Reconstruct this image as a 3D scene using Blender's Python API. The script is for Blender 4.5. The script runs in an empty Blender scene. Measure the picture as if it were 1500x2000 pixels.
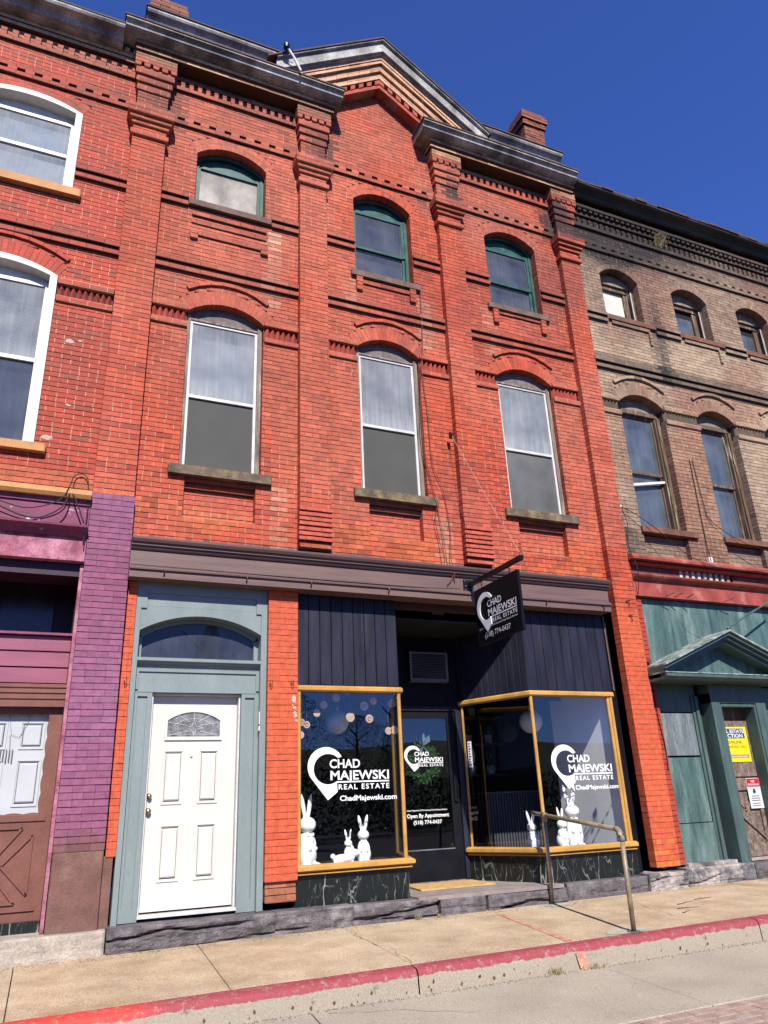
import bpy, bmesh, math, random
from math import sin, cos, tan, radians, pi, sqrt, atan2, asin, floor
from mathutils import Vector, Matrix, Euler
import numpy as np
S = bpy.context.scene
COL = S.collection
random.seed(7)
R = random.Random(11)

# ------------------------------------------------------------------ camera, sky, sun, exposure
cam_d = bpy.data.cameras.new('camera'); cam = bpy.data.objects.new('camera', cam_d); COL.objects.link(cam)
cr = Vector((0.91697827, -0.396866, -0.04059841)); cu = Vector((-0.1105658, -0.35060181, 0.92997504)); cf = Vector((0.38330935, 0.84827811, 0.36537405))
M = Matrix((( cr.x, cu.x, -cf.x, 0.0), (cr.y, cu.y, -cf.y, -8.6), (cr.z, cu.z, -cf.z, 1.6), (0, 0, 0, 1)))
cam.matrix_world = M
cam_d.sensor_fit = 'VERTICAL'; cam_d.sensor_height = 36; cam_d.lens = 1460/2000*36
cam_d.clip_start = 0.05; cam_d.clip_end = 3000
S.camera = cam
SUN_EL, SUN_AZ = 42.0, 11.0     # the sun stands behind the camera and a little to its left
w = bpy.data.worlds.new('World'); S.world = w; w.use_nodes = True
nt = w.node_tree; nt.nodes.clear()
sky = nt.nodes.new('ShaderNodeTexSky'); sky.sky_type = 'NISHITA'; sky.sun_disc = False
sky.sun_elevation = radians(SUN_EL)
sky.sun_rotation = radians(180 + SUN_AZ)
sky.altitude = 400; sky.air_density = 0.8; sky.dust_density = 0.15; sky.ozone_density = 3.2
bg = nt.nodes.new('ShaderNodeBackground'); bg.inputs[1].default_value = 0.065
wo = nt.nodes.new('ShaderNodeOutputWorld')
tint = nt.nodes.new('ShaderNodeVectorMath'); tint.operation = 'MULTIPLY'; tint.inputs[1].default_value = (0.72, 1.0, 1.92)   # polarised, deep blue spring sky
nt.links.new(sky.outputs[0], tint.inputs[0]); nt.links.new(tint.outputs[0], bg.inputs[0]); nt.links.new(bg.outputs[0], wo.inputs[0])
sd = bpy.data.lights.new('sun', 'SUN'); sun = bpy.data.objects.new('sun', sd); COL.objects.link(sun)
sd.energy = 5.0; sd.angle = radians(0.5); sd.color = (1.0, 0.945, 0.85)
az, el = radians(SUN_AZ), radians(SUN_EL)
sdir = Vector((sin(az)*cos(el), cos(az)*cos(el), -sin(el)))      # direction the light travels
sun.rotation_euler = sdir.to_track_quat('-Z', 'Y').to_euler()
S.view_settings.view_transform = 'Standard'; S.view_settings.look = 'None'
S.view_settings.exposure = 0.84; S.view_settings.gamma = 1.0; S.view_settings.use_curve_mapping = False
S.render.engine = 'CYCLES'
S.cycles.max_bounces = 7; S.cycles.diffuse_bounces = 3; S.cycles.transparent_max_bounces = 12; S.cycles.caustics_reflective = False; S.cycles.caustics_refractive = False

# ------------------------------------------------------------------ helpers
def nn(t, k, **kw):
    n = t.nodes.new(k)
    for a, b in kw.items(): setattr(n, a, b)
    return n
MATS = {}
KA = .62      # base colours below are noted for exposure 0.15; the scene is exposed brighter and lit the same, so all scale by this
def mat(name, col=(.5,.5,.5), rough=.7, scale=6., amt=.12, bump=.15, metal=0., spec=.4, attr=False, fine=60., fineamt=.08,
        stain=None, stscale=1.2, stlo=.55, sthi=.7, stretch=(1,1,1), coat=0., bdist=.006):
    """noise-varied principled; stain = second colour laid in patches"""
    if name in MATS: return MATS[name]
    col = tuple(c*KA for c in col); spec *= .75
    if stain: stain = tuple(c*KA for c in stain)
    m = bpy.data.materials.new(name); m.use_nodes = True; t = m.node_tree; t.nodes.clear(); L = t.links.new
    out = nn(t, 'ShaderNodeOutputMaterial'); p = nn(t, 'ShaderNodeBsdfPrincipled'); L(p.outputs[0], out.inputs[0])
    geo = nn(t, 'ShaderNodeNewGeometry'); mp = nn(t, 'ShaderNodeMapping'); mp.inputs['Scale'].default_value = stretch
    L(geo.outputs['Position'], mp.inputs[0])
    n1 = nn(t, 'ShaderNodeTexNoise'); n1.inputs['Scale'].default_value = scale; n1.inputs['Detail'].default_value = 6; L(mp.outputs[0], n1.inputs['Vector'])
    n2 = nn(t, 'ShaderNodeTexNoise'); n2.inputs['Scale'].default_value = fine; n2.inputs['Detail'].default_value = 4; L(mp.outputs[0], n2.inputs['Vector'])
    if attr:
        a = nn(t, 'ShaderNodeAttribute'); a.attribute_name = 'Col'; src = a.outputs['Color']
    else:
        a = nn(t, 'ShaderNodeRGB'); a.outputs[0].default_value = (*col, 1); src = a.outputs[0]
    if stain:
        ns = nn(t, 'ShaderNodeTexNoise'); ns.inputs['Scale'].default_value = stscale; ns.inputs['Detail'].default_value = 7; ns.inputs['Roughness'].default_value = .65
        L(mp.outputs[0], ns.inputs['Vector'])
        r = nn(t, 'ShaderNodeMapRange'); r.inputs[1].default_value = stlo; r.inputs[2].default_value = sthi; L(ns.outputs[0], r.inputs[0])
        mx = nn(t, 'ShaderNodeMix', data_type='RGBA'); L(r.outputs[0], mx.inputs[0]); L(src, mx.inputs[6]); mx.inputs[7].default_value = (*stain, 1); src = mx.outputs[2]
    def var(src, n, k):
        r = nn(t, 'ShaderNodeMapRange'); r.inputs[1].default_value = .3; r.inputs[2].default_value = .7
        r.inputs[3].default_value = 1-k*1.6; r.inputs[4].default_value = 1+k*1.6; L(n.outputs[0], r.inputs[0])
        v = nn(t, 'ShaderNodeVectorMath', operation='SCALE'); L(src, v.inputs[0]); L(r.outputs[0], v.inputs['Scale']); return v.outputs[0]
    src = var(src, n1, amt); src = var(src, n2, fineamt)
    L(src, p.inputs['Base Color'])
    rr = nn(t, 'ShaderNodeMapRange'); rr.inputs[3].default_value = max(.02, rough-.1); rr.inputs[4].default_value = min(1, rough+.12); L(n1.outputs[0], rr.inputs[0]); L(rr.outputs[0], p.inputs['Roughness'])
    p.inputs['Metallic'].default_value = metal; p.inputs['Specular IOR Level'].default_value = spec
    if coat: p.inputs['Coat Weight'].default_value = coat
    if bump:
        ad = nn(t, 'ShaderNodeMath', operation='ADD'); L(n1.outputs[0], ad.inputs[0]); L(n2.outputs[0], ad.inputs[1])
        b = nn(t, 'ShaderNodeBump'); b.inputs['Strength'].default_value = bump; b.inputs['Distance'].default_value = bdist
        L(ad.outputs[0], b.inputs['Height']); L(b.outputs[0], p.inputs['Normal'])
    MATS[name] = m; return m

def glass_mat(name, tint=(.9,.93,.95), film=0., filmcol=(.5,.55,.6), streak=False, zlo=None, zhi=None, refl=1.0, bump=.0):
    """thin pane: fresnel reflection over a see-through body, with a diffuse film of dust in streaks"""
    m = bpy.data.materials.new(name); m.use_nodes = True; t = m.node_tree; t.nodes.clear(); L = t.links.new
    out = nn(t, 'ShaderNodeOutputMaterial')
    tr = nn(t, 'ShaderNodeBsdfTransparent'); tr.inputs[0].default_value = (*tint, 1)
    gl = nn(t, 'ShaderNodeBsdfGlossy'); gl.inputs['Roughness'].default_value = .0; gl.inputs[0].default_value = (.95*refl,)*3+(1,)
    geo = nn(t, 'ShaderNodeNewGeometry')
    dt = nn(t, 'ShaderNodeVectorMath', operation='DOT_PRODUCT'); L(geo.outputs['Incoming'], dt.inputs[0]); L(geo.outputs['Normal'], dt.inputs[1])
    ab = nn(t, 'ShaderNodeMath', operation='ABSOLUTE'); L(dt.outputs['Value'], ab.inputs[0])
    om = nn(t, 'ShaderNodeMath', operation='SUBTRACT'); om.inputs[0].default_value = 1; L(ab.outputs[0], om.inputs[1])
    p5 = nn(t, 'ShaderNodeMath', operation='POWER'); L(om.outputs[0], p5.inputs[0]); p5.inputs[1].default_value = 5
    fr = nn(t, 'ShaderNodeMath', operation='MULTIPLY_ADD'); L(p5.outputs[0], fr.inputs[0]); fr.inputs[1].default_value = .9; fr.inputs[2].default_value = .04; fr.use_clamp = True
    if bump:
        nz = nn(t, 'ShaderNodeTexNoise'); nz.inputs['Scale'].default_value = 2.2; L(geo.outputs['Position'], nz.inputs['Vector'])
        b = nn(t, 'ShaderNodeBump'); b.inputs['Strength'].default_value = bump; b.inputs['Distance'].default_value = .02; L(nz.outputs[0], b.inputs['Height']); L(b.outputs[0], gl.inputs['Normal'])
    mx = nn(t, 'ShaderNodeMixShader'); L(fr.outputs[0], mx.inputs[0]); L(tr.outputs[0], mx.inputs[1]); L(gl.outputs[0], mx.inputs[2])
    last = mx.outputs[0]
    if film:
        mp = nn(t, 'ShaderNodeMapping'); mp.inputs['Scale'].default_value = (18, 1, .9); L(geo.outputs['Position'], mp.inputs[0])
        n = nn(t, 'ShaderNodeTexNoise'); n.inputs['Scale'].default_value = 1.5; n.inputs['Detail'].default_value = 5; L(mp.outputs[0], n.inputs['Vector'])
        n0 = nn(t, 'ShaderNodeTexNoise'); n0.inputs['Scale'].default_value = 2.3; n0.inputs['Detail'].default_value = 3; L(geo.outputs['Position'], n0.inputs['Vector'])
        r = nn(t, 'ShaderNodeMapRange'); r.inputs[1].default_value = .35; r.inputs[2].default_value = .75; r.inputs[3].default_value = film*.82; r.inputs[4].default_value = film*1.15; L(n.outputs[0], r.inputs[0])
        r0 = nn(t, 'ShaderNodeMapRange'); r0.inputs[1].default_value = .3; r0.inputs[2].default_value = .7; r0.inputs[3].default_value = .55; r0.inputs[4].default_value = 1.3; L(n0.outputs[0], r0.inputs[0])
        mu = nn(t, 'ShaderNodeMath', operation='MULTIPLY'); L(r.outputs[0], mu.inputs[0]); L(r0.outputs[0], mu.inputs[1]); f = mu.outputs[0]
        if zlo is not None:   # dirt washed down to the foot of the pane
            sx = nn(t, 'ShaderNodeSeparateXYZ'); L(geo.outputs['Position'], sx.inputs[0])
            q = nn(t, 'ShaderNodeMapRange'); q.inputs[1].default_value = zhi; q.inputs[2].default_value = zlo; q.inputs[3].default_value = 0; q.inputs[4].default_value = .45
            q.interpolation_type = 'SMOOTHSTEP'; L(sx.outputs[2], q.inputs[0])
            m3 = nn(t, 'ShaderNodeMath', operation='MULTIPLY'); L(n.outputs[0], m3.inputs[0]); L(q.outputs[0], m3.inputs[1])
            a2 = nn(t, 'ShaderNodeMath', operation='ADD'); a2.use_clamp = True; L(f, a2.inputs[0]); L(m3.outputs[0], a2.inputs[1]); f = a2.outputs[0]
        df = nn(t, 'ShaderNodeBsdfDiffuse'); df.inputs[0].default_value = (*[c*KA for c in filmcol], 1)
        m2 = nn(t, 'ShaderNodeMixShader'); L(f, m2.inputs[0]); L(last, m2.inputs[1]); L(df.outputs[0], m2.inputs[2]); last = m2.outputs[0]
    L(last, out.inputs[0]); MATS[name] = m; return m

class MB:
    def __init__(s): s.v = []; s.f = []; s.c = []
    def add(s, vs, fs, col=None):
        o = len(s.v); s.v += [tuple(p) for p in vs]; s.f += [tuple(o+i for i in f) for f in fs]; s.c += [col]*len(fs)
    def box(s, x0, x1, y0, y1, z0, z1, col=None):
        s.add([(x0,y0,z0),(x1,y0,z0),(x1,y1,z0),(x0,y1,z0),(x0,y0,z1),(x1,y0,z1),(x1,y1,z1),(x0,y1,z1)],
              [(0,1,5,4),(1,2,6,5),(2,3,7,6),(3,0,4,7),(4,5,6,7),(3,2,1,0)], col)
    def bbox(s, x0, x1, y0, y1, z0, z1, ch=.004, col=None):
        """box whose camera-side face is chamfered"""
        s.poly([(x0,z0),(x1,z0),(x1,z1),(x0,z1)], y0, y1, ch, col)
    def poly(s, pts, y0, y1, ch=.004, col=None, back=True):
        n = len(pts); cx = sum(p[0] for p in pts)/n; cz = sum(p[1] for p in pts)/n
        inn = []
        for (x, z) in pts:
            d = max(1e-6, sqrt((x-cx)**2+(z-cz)**2)); k = min(.4, ch*1.4/d); inn.append((x+(cx-x)*k, z+(cz-z)*k))
        vs = [(x,y0,z) for x,z in inn]+[(x,y0+ch,z) for x,z in pts]+[(x,y1,z) for x,z in pts]
        fs = [tuple(range(n))]+[(n+i, n+(i+1)%n, (i+1)%n, i) for i in range(n)]+[(2*n+i, 2*n+(i+1)%n, n+(i+1)%n, n+i) for i in range(n)]
        if back: fs.append(tuple(range(3*n-1, 2*n-1, -1)))
        s.add(vs, fs, col)
    def prism(s, pts, y0, y1, col=None):
        n = len(pts); s.add([(x,y0,z) for x,z in pts]+[(x,y1,z) for x,z in pts],
            [tuple(range(n)), tuple(range(2*n-1, n-1, -1))]+[(n+i, n+(i+1)%n, (i+1)%n, i) for i in range(n)], col)
    def strip(s, A, B, y0, y1, col=None):
        """solid band between two polylines A (outer) and B (inner) in the facade plane"""
        n = len(A)
        for i in range(n-1): s.prism([B[i], B[i+1], A[i+1], A[i]], y0, y1, col)
    def profile(s, prof, x0, x1, col=None):
        """closed profile of (y,z) run along x"""
        n = len(prof); s.add([(x0,y,z) for y,z in prof]+[(x1,y,z) for y,z in prof],
            [tuple(range(n)), tuple(range(2*n-1, n-1, -1))]+[(i, (i+1)%n, n+(i+1)%n, n+i) for i in range(n)], col)
    def tube(s, pts, r, n=8, col=None, cap=True):
        P = [Vector(p) for p in pts]; rings = []
        up = Vector((0.13, 0.31, 1)).normalized()
        for i, p in enumerate(P):
            d = (P[min(i+1, len(P)-1)]-P[max(i-1, 0)])
            d = d.normalized() if d.length > 1e-9 else Vector((0,0,1))
            a = d.cross(up)
            if a.length < .05: a = d.cross(Vector((1, 0, 0)))
            a.normalize(); b = d.cross(a).normalized()
            rr = r[i] if isinstance(r, (list, tuple)) else r
            rings.append([p+(a*cos(2*pi*k/n)+b*sin(2*pi*k/n))*rr for k in range(n)])
        vs = [q for g in rings for q in g]; fs = []
        for i in range(len(P)-1):
            for k in range(n): fs.append((i*n+k, i*n+(k+1)%n, (i+1)*n+(k+1)%n, (i+1)*n+k))
        if cap: fs += [tuple(range(n-1, -1, -1)), tuple((len(P)-1)*n+k for k in range(n))]
        s.add(vs, fs, col)
    def lathe(s, prof, c, axis='z', n=20, col=None):
        """profile of (radius, height) turned about an axis through c"""
        vs = []; fs = []
        for (r, h) in prof:
            for k in range(n):
                a = 2*pi*k/n
                if axis == 'z': vs.append((c[0]+r*cos(a), c[1]+r*sin(a), c[2]+h))
                elif axis == 'y': vs.append((c[0]+r*cos(a), c[1]+h, c[2]+r*sin(a)))
                else: vs.append((c[0]+h, c[1]+r*cos(a), c[2]+r*sin(a)))
        for i in range(len(prof)-1):
            for k in range(n): fs.append((i*n+k, i*n+(k+1)%n, (i+1)*n+(k+1)%n, (i+1)*n+k))
        s.add(vs, fs, col)
    def build(s, name, m, parent=None, smooth=False, recalc=True, kind=None, label=None):
        me = bpy.data.meshes.new(name); me.from_pydata(s.v, [], s.f); me.update()
        if any(c is not None for c in s.c):
            ca = me.color_attributes.new('Col', 'FLOAT_COLOR', 'CORNER')
            arr = np.ones((len(me.loops), 4), np.float32); i = 0
            cnt = np.array([len(f) for f in s.f]); cc = np.array([c if c is not None else (.5,.5,.5) for c in s.c], np.float32)
            arr[:, :3] = np.repeat(cc*KA, cnt, axis=0); ca.data.foreach_set('color', arr.ravel())
        if recalc:
            bm = bmesh.new(); bm.from_mesh(me); bmesh.ops.recalc_face_normals(bm, faces=bm.faces); bm.to_mesh(me); bm.free()
        if smooth: me.polygons.foreach_set('use_smooth', [True]*len(me.polygons))
        me.materials.append(m if not isinstance(m, str) else MATS[m])
        o = bpy.data.objects.new(name, me); COL.objects.link(o)
        if parent: o.parent = parent
        if kind: o['kind'] = kind
        if label: o['label'] = label
        return o

def thing(name, label, cat, group=None, loc=(0,0,0), rot=(0,0,0)):
    o = bpy.data.objects.new(name, None); COL.objects.link(o); o.location = loc; o.rotation_euler = rot
    o.empty_display_size = .2
    o['label'] = label; o['category'] = cat
    if group: o['group'] = group
    return o
def tag(o, label, cat, group=None):
    o['label'] = label; o['category'] = cat
    if group: o['group'] = group
    return o
def onebox(name, m, parent, *a, label=None, ch=.003):
    b = MB(); b.bbox(*a, ch=ch); return b.build(name, m, parent, label=label)
def shade(c, k): return tuple(max(0., x*k) for x in c)
def mixc(a, b, k): return tuple(x+(y-x)*k for x, y in zip(a, b))
_g = np.random.RandomState(5).rand(64, 64)
def vn(x, z, s=1.):
    x *= s; z *= s; i = floor(x); j = floor(z); a = x-i; b = z-j; a = a*a*(3-2*a); b = b*b*(3-2*b)
    g = lambda p, q: _g[int(p) % 64, int(q) % 64]
    return (g(i,j)*(1-a)+g(i+1,j)*a)*(1-b)+(g(i,j+1)*(1-a)+g(i+1,j+1)*a)*b
def fbm(x, z, s=1.): return .55*vn(x, z, s)+.3*vn(x+17, z+5, 2.1*s)+.15*vn(x+3, z+31, 4.3*s)
def sstep(a, b, x):
    t = min(1, max(0, (x-a)/(b-a))); return t*t*(3-2*t)

# text built as real mesh lettering, laid on a plane given by origin + right + up vectors
def text_obj(s, size, m, origin, right=(1,0,0), up=(0,0,1), parent=None, name='lettering', bold=0., ext=.001, align='LEFT', sx=1., space=1.):
    cu_ = bpy.data.curves.new(name, 'FONT'); cu_.body = s; cu_.size = size; cu_.offset = bold; cu_.extrude = ext; cu_.align_x = align; cu_.space_character = space
    cu_.resolution_u = 3
    tmp = bpy.data.objects.new('tmp', cu_); COL.objects.link(tmp)
    bpy.context.view_layer.update()
    me = bpy.data.meshes.new_from_object(tmp.evaluated_get(bpy.context.evaluated_depsgraph_get()))
    bpy.data.objects.remove(tmp)
    r = Vector(right).normalized(); u = Vector(up).normalized(); n = r.cross(u)
    T = Matrix(((r.x*sx, u.x, n.x, origin[0]), (r.y*sx, u.y, n.y, origin[1]), (r.z*sx, u.z, n.z, origin[2]), (0,0,0,1)))
    me.transform(T); me.materials.clear(); me.materials.append(m); me.name = name
    o = bpy.data.objects.new(name, me); COL.objects.link(o)
    if parent: o.parent = parent
    return o
def text_fit(s, width, height, m, origin, right, up, parent, name='lettering', bold=0., ext=.001, space=1.):
    """capital height = height, overall width = width; origin is the lower left corner"""
    o = text_obj(s, 1., m, (0,0,0), (1,0,0), (0,1,0), None, name, bold, 0.0, 'LEFT', 1., space)
    xs = [v.co.x for v in o.data.vertices]; x0, x1 = min(xs), max(xs)
    sxx = width/max(1e-6, x1-x0); sz = height/.73
    r = Vector(right).normalized(); u = Vector(up).normalized(); n = r.cross(u)
    T = Matrix(((r.x*sxx, u.x*sz, n.x, origin[0]), (r.y*sxx, u.y*sz, n.y, origin[1]), (r.z*sxx, u.z*sz, n.z, origin[2]), (0,0,0,1)))
    o.data.transform(Matrix.Translation((-x0, 0, 0))); o.data.transform(T)
    o.parent = parent
    return o
def logo_mark(W, origin, right, up, m, parent, th=.0015):
    """map-pin shaped C drawn as a band of quads between an outer and an inner outline"""
    O, I = [], []
    for i in range(25):
        a = radians(30+(215-30)*i/24); O.append((283+178*cos(a), 853-193*sin(a))); a2 = radians(46+(215-46)*i/24); I.append((303+140*cos(a2), 878-150*sin(a2)))
    tail = [O[-1], (297, 1180), (392, 1102), (386, 1006)]; seg = []
    for k in range(3):
        n = (8, 3, 3)[k]
        for j in range(n): seg.append((tail[k][0]+(tail[k+1][0]-tail[k][0])*j/n, tail[k][1]+(tail[k+1][1]-tail[k][1])*j/n))
    seg.append(tail[-1]); n = len(seg)-1
    for j in range(1, n+1):
        O.append(seg[j]); a2 = radians(215+(304-215)*j/n); I.append((303+140*cos(a2), 878-150*sin(a2)))
    r = Vector(right).normalized(); u = Vector(up).normalized(); nr = r.cross(u)*th; ku = W/807.; kv = ku*.889; Or = Vector(origin)
    P = lambda p: Or+r*((p[0]-105)*ku)-u*((p[1]-660)*kv)
    b = MB(); o_ = [P(p) for p in O]; i_ = [P(p) for p in I]; N = len(o_)
    b.v = [tuple(v) for v in o_+i_]+[tuple(v+nr) for v in o_+i_]
    for k in range(N-1):
        b.f += [(k, k+1, N+k+1, N+k), (2*N+k, 3*N+k, 3*N+k+1, 2*N+k+1), (k, 2*N+k, 2*N+k+1, k+1), (N+k, N+k+1, 3*N+k+1, 3*N+k)]
    b.f += [(0, N, 3*N, 2*N), (N-1, 3*N-1, 4*N-1, 2*N-1)]; b.c = [None]*len(b.f)
    return b.build('pin_emblem', m, parent)
def full_logo(W, origin, right, up, m, parent, th=.0015):
    """origin: top-left corner of the logo (ring top, ring left); W overall width"""
    r = Vector(right).normalized(); u = Vector(up).normalized(); O = Vector(origin); k = W/807.; kv = k*.889
    P = lambda x, y: O+r*((x-105)*k)+u*(-(y-660)*kv)
    logo_mark(W, O, r, u, m, parent, th)
    text_fit('CHAD', (620-318)*k, 88*kv, m, P(318, 868), r, u, parent, bold=.020)
    text_fit('MAJEWSKI', (912-325)*k, 92*kv, m, P(325, 985), r, u, parent, bold=.020)
    text_fit('REAL ESTATE', (912-402)*k, 52*kv, m, P(402, 1080), r, u, parent, bold=.018, space=1.25)
    a, b, c, d = P(380, 1014), P(912, 1014), P(912, 1000), P(380, 1000); n = r.cross(u)*.001
    q = MB(); q.add([a, b, c, d, a+n, b+n, c+n, d+n], [(0,1,2,3),(7,6,5,4),(0,4,5,1),(1,5,6,2),(2,6,7,3),(3,7,4,0)]); q.build('rule_line', m, parent)

def blob(name, shapes, m, parent=None, voxel=.006, smooth_it=4):
    """one continuous surface grown over a set of ellipsoids: (centre, radii, euler)"""
    bm = bmesh.new()
    for c, r, e in shapes:
        T = Matrix.Translation(c) @ Euler(e).to_matrix().to_4x4() @ Matrix.Diagonal((*r, 1))
        bmesh.ops.create_icosphere(bm, subdivisions=3, radius=1, matrix=T)
    me = bpy.data.meshes.new(name); bm.to_mesh(me); bm.free()
    o = bpy.data.objects.new(name, me); COL.objects.link(o)
    md = o.modifiers.new('r', 'REMESH'); md.mode = 'VOXEL'; md.voxel_size = voxel; md.use_smooth_shade = True
    ms = o.modifiers.new('s', 'SMOOTH'); ms.iterations = smooth_it; ms.factor = .5
    bpy.context.view_layer.update()
    me2 = bpy.data.meshes.new_from_object(o.evaluated_get(bpy.context.evaluated_depsgraph_get()))
    o.modifiers.clear(); o.data = me2; me2.name = name; me2.materials.clear(); me2.materials.append(m)
    me2.polygons.foreach_set('use_smooth', [True]*len(me2.polygons))
    if parent: o.parent = parent
    return o

# ------------------------------------------------------------------ materials
mat('brick_paint', attr=True, rough=.72, scale=13, amt=.12, fine=70, fineamt=.13, bump=.55, spec=.3, bdist=.005)
mat('mortar', attr=True, rough=.85, scale=14, amt=.12, fine=120, fineamt=.12, bump=.5, spec=.2, bdist=.004)
mat('cornice_metal', (.22,.21,.20), rough=.7, scale=3, amt=.35, fine=40, fineamt=.18, bump=.2, metal=0, stain=(.52,.51,.49), stscale=1.6, stlo=.42, sthi=.66, stretch=(1.2,1,.6))
mat('black_cornice', (.022,.02,.02), rough=.55, scale=3, amt=.3, fine=40, bump=.4, stain=(.10,.07,.05), stscale=2., stlo=.5, sthi=.7, stretch=(.6,1,2))
mat('coping', (.11,.06,.05), rough=.8, scale=5, amt=.25, bump=.3)
mat('frieze_paint', (.19,.115,.10), rough=.5, scale=5, amt=.10, fine=50, fineamt=.06, bump=.25, stretch=(.25,1,4), stain=(.15,.085,.085), stscale=1.1, stlo=.5, sthi=.8)
mat('frieze_dark', (.12,.07,.07), rough=.5, scale=5, amt=.1, bump=.2, stretch=(.25,1,4))
mat('soffit_paint', (.10,.045,.045), rough=.6, scale=4, amt=.1)
mat('teal_paint', (.25,.305,.30), rough=.45, scale=4, amt=.05, fine=45, fineamt=.04, bump=.12, stretch=(1,1,.3))
mat('door_white', (.74,.725,.655), rough=.35, scale=3, amt=.025, fine=30, fineamt=.01, bump=.05, stain=(.62,.585,.52), stscale=2.4, stlo=.62, sthi=.85)
mat('navy_paint', (.019,.020,.038), spec=.25, rough=.55, scale=4, amt=.25, fine=40, fineamt=.12, bump=.25, stretch=(3,1,.35), stain=(.035,.032,.040), stscale=3, stlo=.55, sthi=.75)
mat('black_paint', (.008,.0085,.013), spec=.15, rough=.6, scale=4, amt=.2, bump=.15)
mat('gold_paint', (.62,.335,.085), rough=.42, scale=7, amt=.12, fine=60, fineamt=.06, bump=.2, stretch=(.4,1,.4), stain=(.40,.20,.05), stscale=2.5, stlo=.55, sthi=.8)
mat('white_frame', (.72,.70,.68), rough=.4, scale=6, amt=.08, bump=.1)
mat('old_wood', (.26,.20,.165), rough=.8, scale=8, amt=.3, fine=70, fineamt=.2, bump=.6, stretch=(3,1,.35), stain=(.5,.44,.38), stscale=3, stlo=.55, sthi=.75)
mat('white_wood', (.80,.78,.74), rough=.55, scale=8, amt=.06, fine=60, fineamt=.08, bump=.35, stain=(.42,.33,.25), stscale=5, stlo=.66, sthi=.76, stretch=(2,1,.7))
mat('green_frame', (.022,.105,.09), rough=.5, scale=6, amt=.2, fine=50, fineamt=.1, bump=.3, stain=(.14,.24,.21), stscale=4, stlo=.55, sthi=.8)
mat('sill_stone', (.18,.115,.09), rough=.85, scale=7, amt=.2, fine=90, fineamt=.15, bump=.5)
mat('sill_moss', (.16,.115,.085), rough=.9, scale=7, amt=.25, fine=90, fineamt=.2, bump=.6, stain=(.33,.24,.10), stscale=5, stlo=.47, sthi=.7)
mat('sill_rust', (.20,.085,.05), rough=.7, scale=6, amt=.2, bump=.4)
mat('sill_ochre', (.62,.30,.11), rough=.7, scale=6, amt=.12, bump=.3, stain=(.45,.18,.08), stscale=3)
mat('tympanum', (.21,.17,.165), rough=.9, scale=12, amt=.2, fine=110, fineamt=.2, bump=.8)
mat('tan_tympanum', (.30,.24,.18), rough=.85, scale=9, amt=.2, bump=.6)
mat('screen', (.085,.085,.076), rough=.75, scale=3, amt=.08, fine=300, fineamt=.1, bump=.1, stretch=(1,1,1))
mat('screen_dusty', (.42,.38,.34), rough=.8, scale=2.4, amt=.4, fine=260, fineamt=.2, bump=.1, stretch=(1.,1,.8))
mat('curtain', (.75,.75,.74), rough=.9, scale=1.2, amt=.10, fine=8, fineamt=.02, bump=.0, stretch=(1,1,.6))
mat('curtain_mid', (.30,.32,.34), rough=.9, scale=1.6, amt=.2, fine=8, fineamt=.02, bump=.0)
mat('screen_pale', (.13,.133,.13), rough=.75, scale=2, amt=.2, fine=300, fineamt=.1, bump=.1)
mat('curtain_dim', (.10,.11,.13), rough=.9, scale=1.2, amt=.25, fine=8, fineamt=.02, bump=.0, stretch=(1,1,.6))
mat('white_blind', (1.15,1.15,1.12), rough=.8, scale=2, amt=.05, bump=.05)
mat('dark_void', (.01,.01,.012), rough=.9, scale=2, amt=.1, bump=0)
mat('purple_paint', (.26,.058,.13), rough=.6, scale=4, amt=.12, fine=50, fineamt=.1, bump=.3, stain=(.42,.16,.24), stscale=3, stlo=.5, sthi=.75)
mat('purple_peel', (.24,.05,.11), rough=.65, scale=4, amt=.15, fine=50, fineamt=.1, bump=.5, stain=(.74,.70,.66), stscale=4.2, stlo=.60, sthi=.64, stretch=(.7,1,1.3))
mat('pink_peel', (.50,.20,.27), rough=.65, scale=5, amt=.2, fine=60, fineamt=.18, bump=.5, stain=(.30,.055,.11), stscale=4.5, stlo=.42, sthi=.62)
mat('purple_dark', (.035,.008,.028), rough=.5, scale=4, amt=.2, bump=.3, stain=(.16,.10,.11), stscale=4, stlo=.66, sthi=.72)
mat('slat_pink', (.34,.10,.16), rough=.45, scale=4, amt=.10, fine=50, fineamt=.05, bump=.2, stretch=(.3,1,2))
mat('brown_door', (.215,.085,.062), rough=.5, scale=4, amt=.1, fine=50, fineamt=.06, bump=.15)
mat('pale_door', (.58,.60,.62), rough=.4, scale=3, amt=.03, fineamt=.015, bump=.0)
mat('render_brown', (.20,.10,.08), rough=.8, scale=6, amt=.15, fine=50, fineamt=.1, bump=.4, stain=(.27,.16,.12), stscale=2)
mat('pale_render', (.46,.40,.33), rough=.9, scale=8, amt=.15, fine=70, fineamt=.15, bump=.8, stain=(.38,.31,.28), stscale=3, stlo=.5, sthi=.7)
mat('base_stone', (.145,.128,.132), rough=.85, scale=9, amt=.25, fine=70, fineamt=.22, bump=.9, bdist=.012, stain=(.28,.25,.25), stscale=2.6, stlo=.5, sthi=.75)
mat('base_stone_pale', (.42,.36,.33), rough=.85, scale=9, amt=.25, fine=70, fineamt=.2, bump=.9, bdist=.012, stain=(.15,.14,.15), stscale=3.2, stlo=.48, sthi=.56)
mat('slab_step', (.33,.27,.25), rough=.8, scale=6, amt=.12, fine=90, fineamt=.1, bump=.3)
mat('sidewalk', (.58,.44,.29), rough=.9, scale=2.2, amt=.10, fine=110, fineamt=.34, bump=.5, bdist=.003, stain=(.40,.26,.14), stscale=1.4, stlo=.48, sthi=.74)
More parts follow.
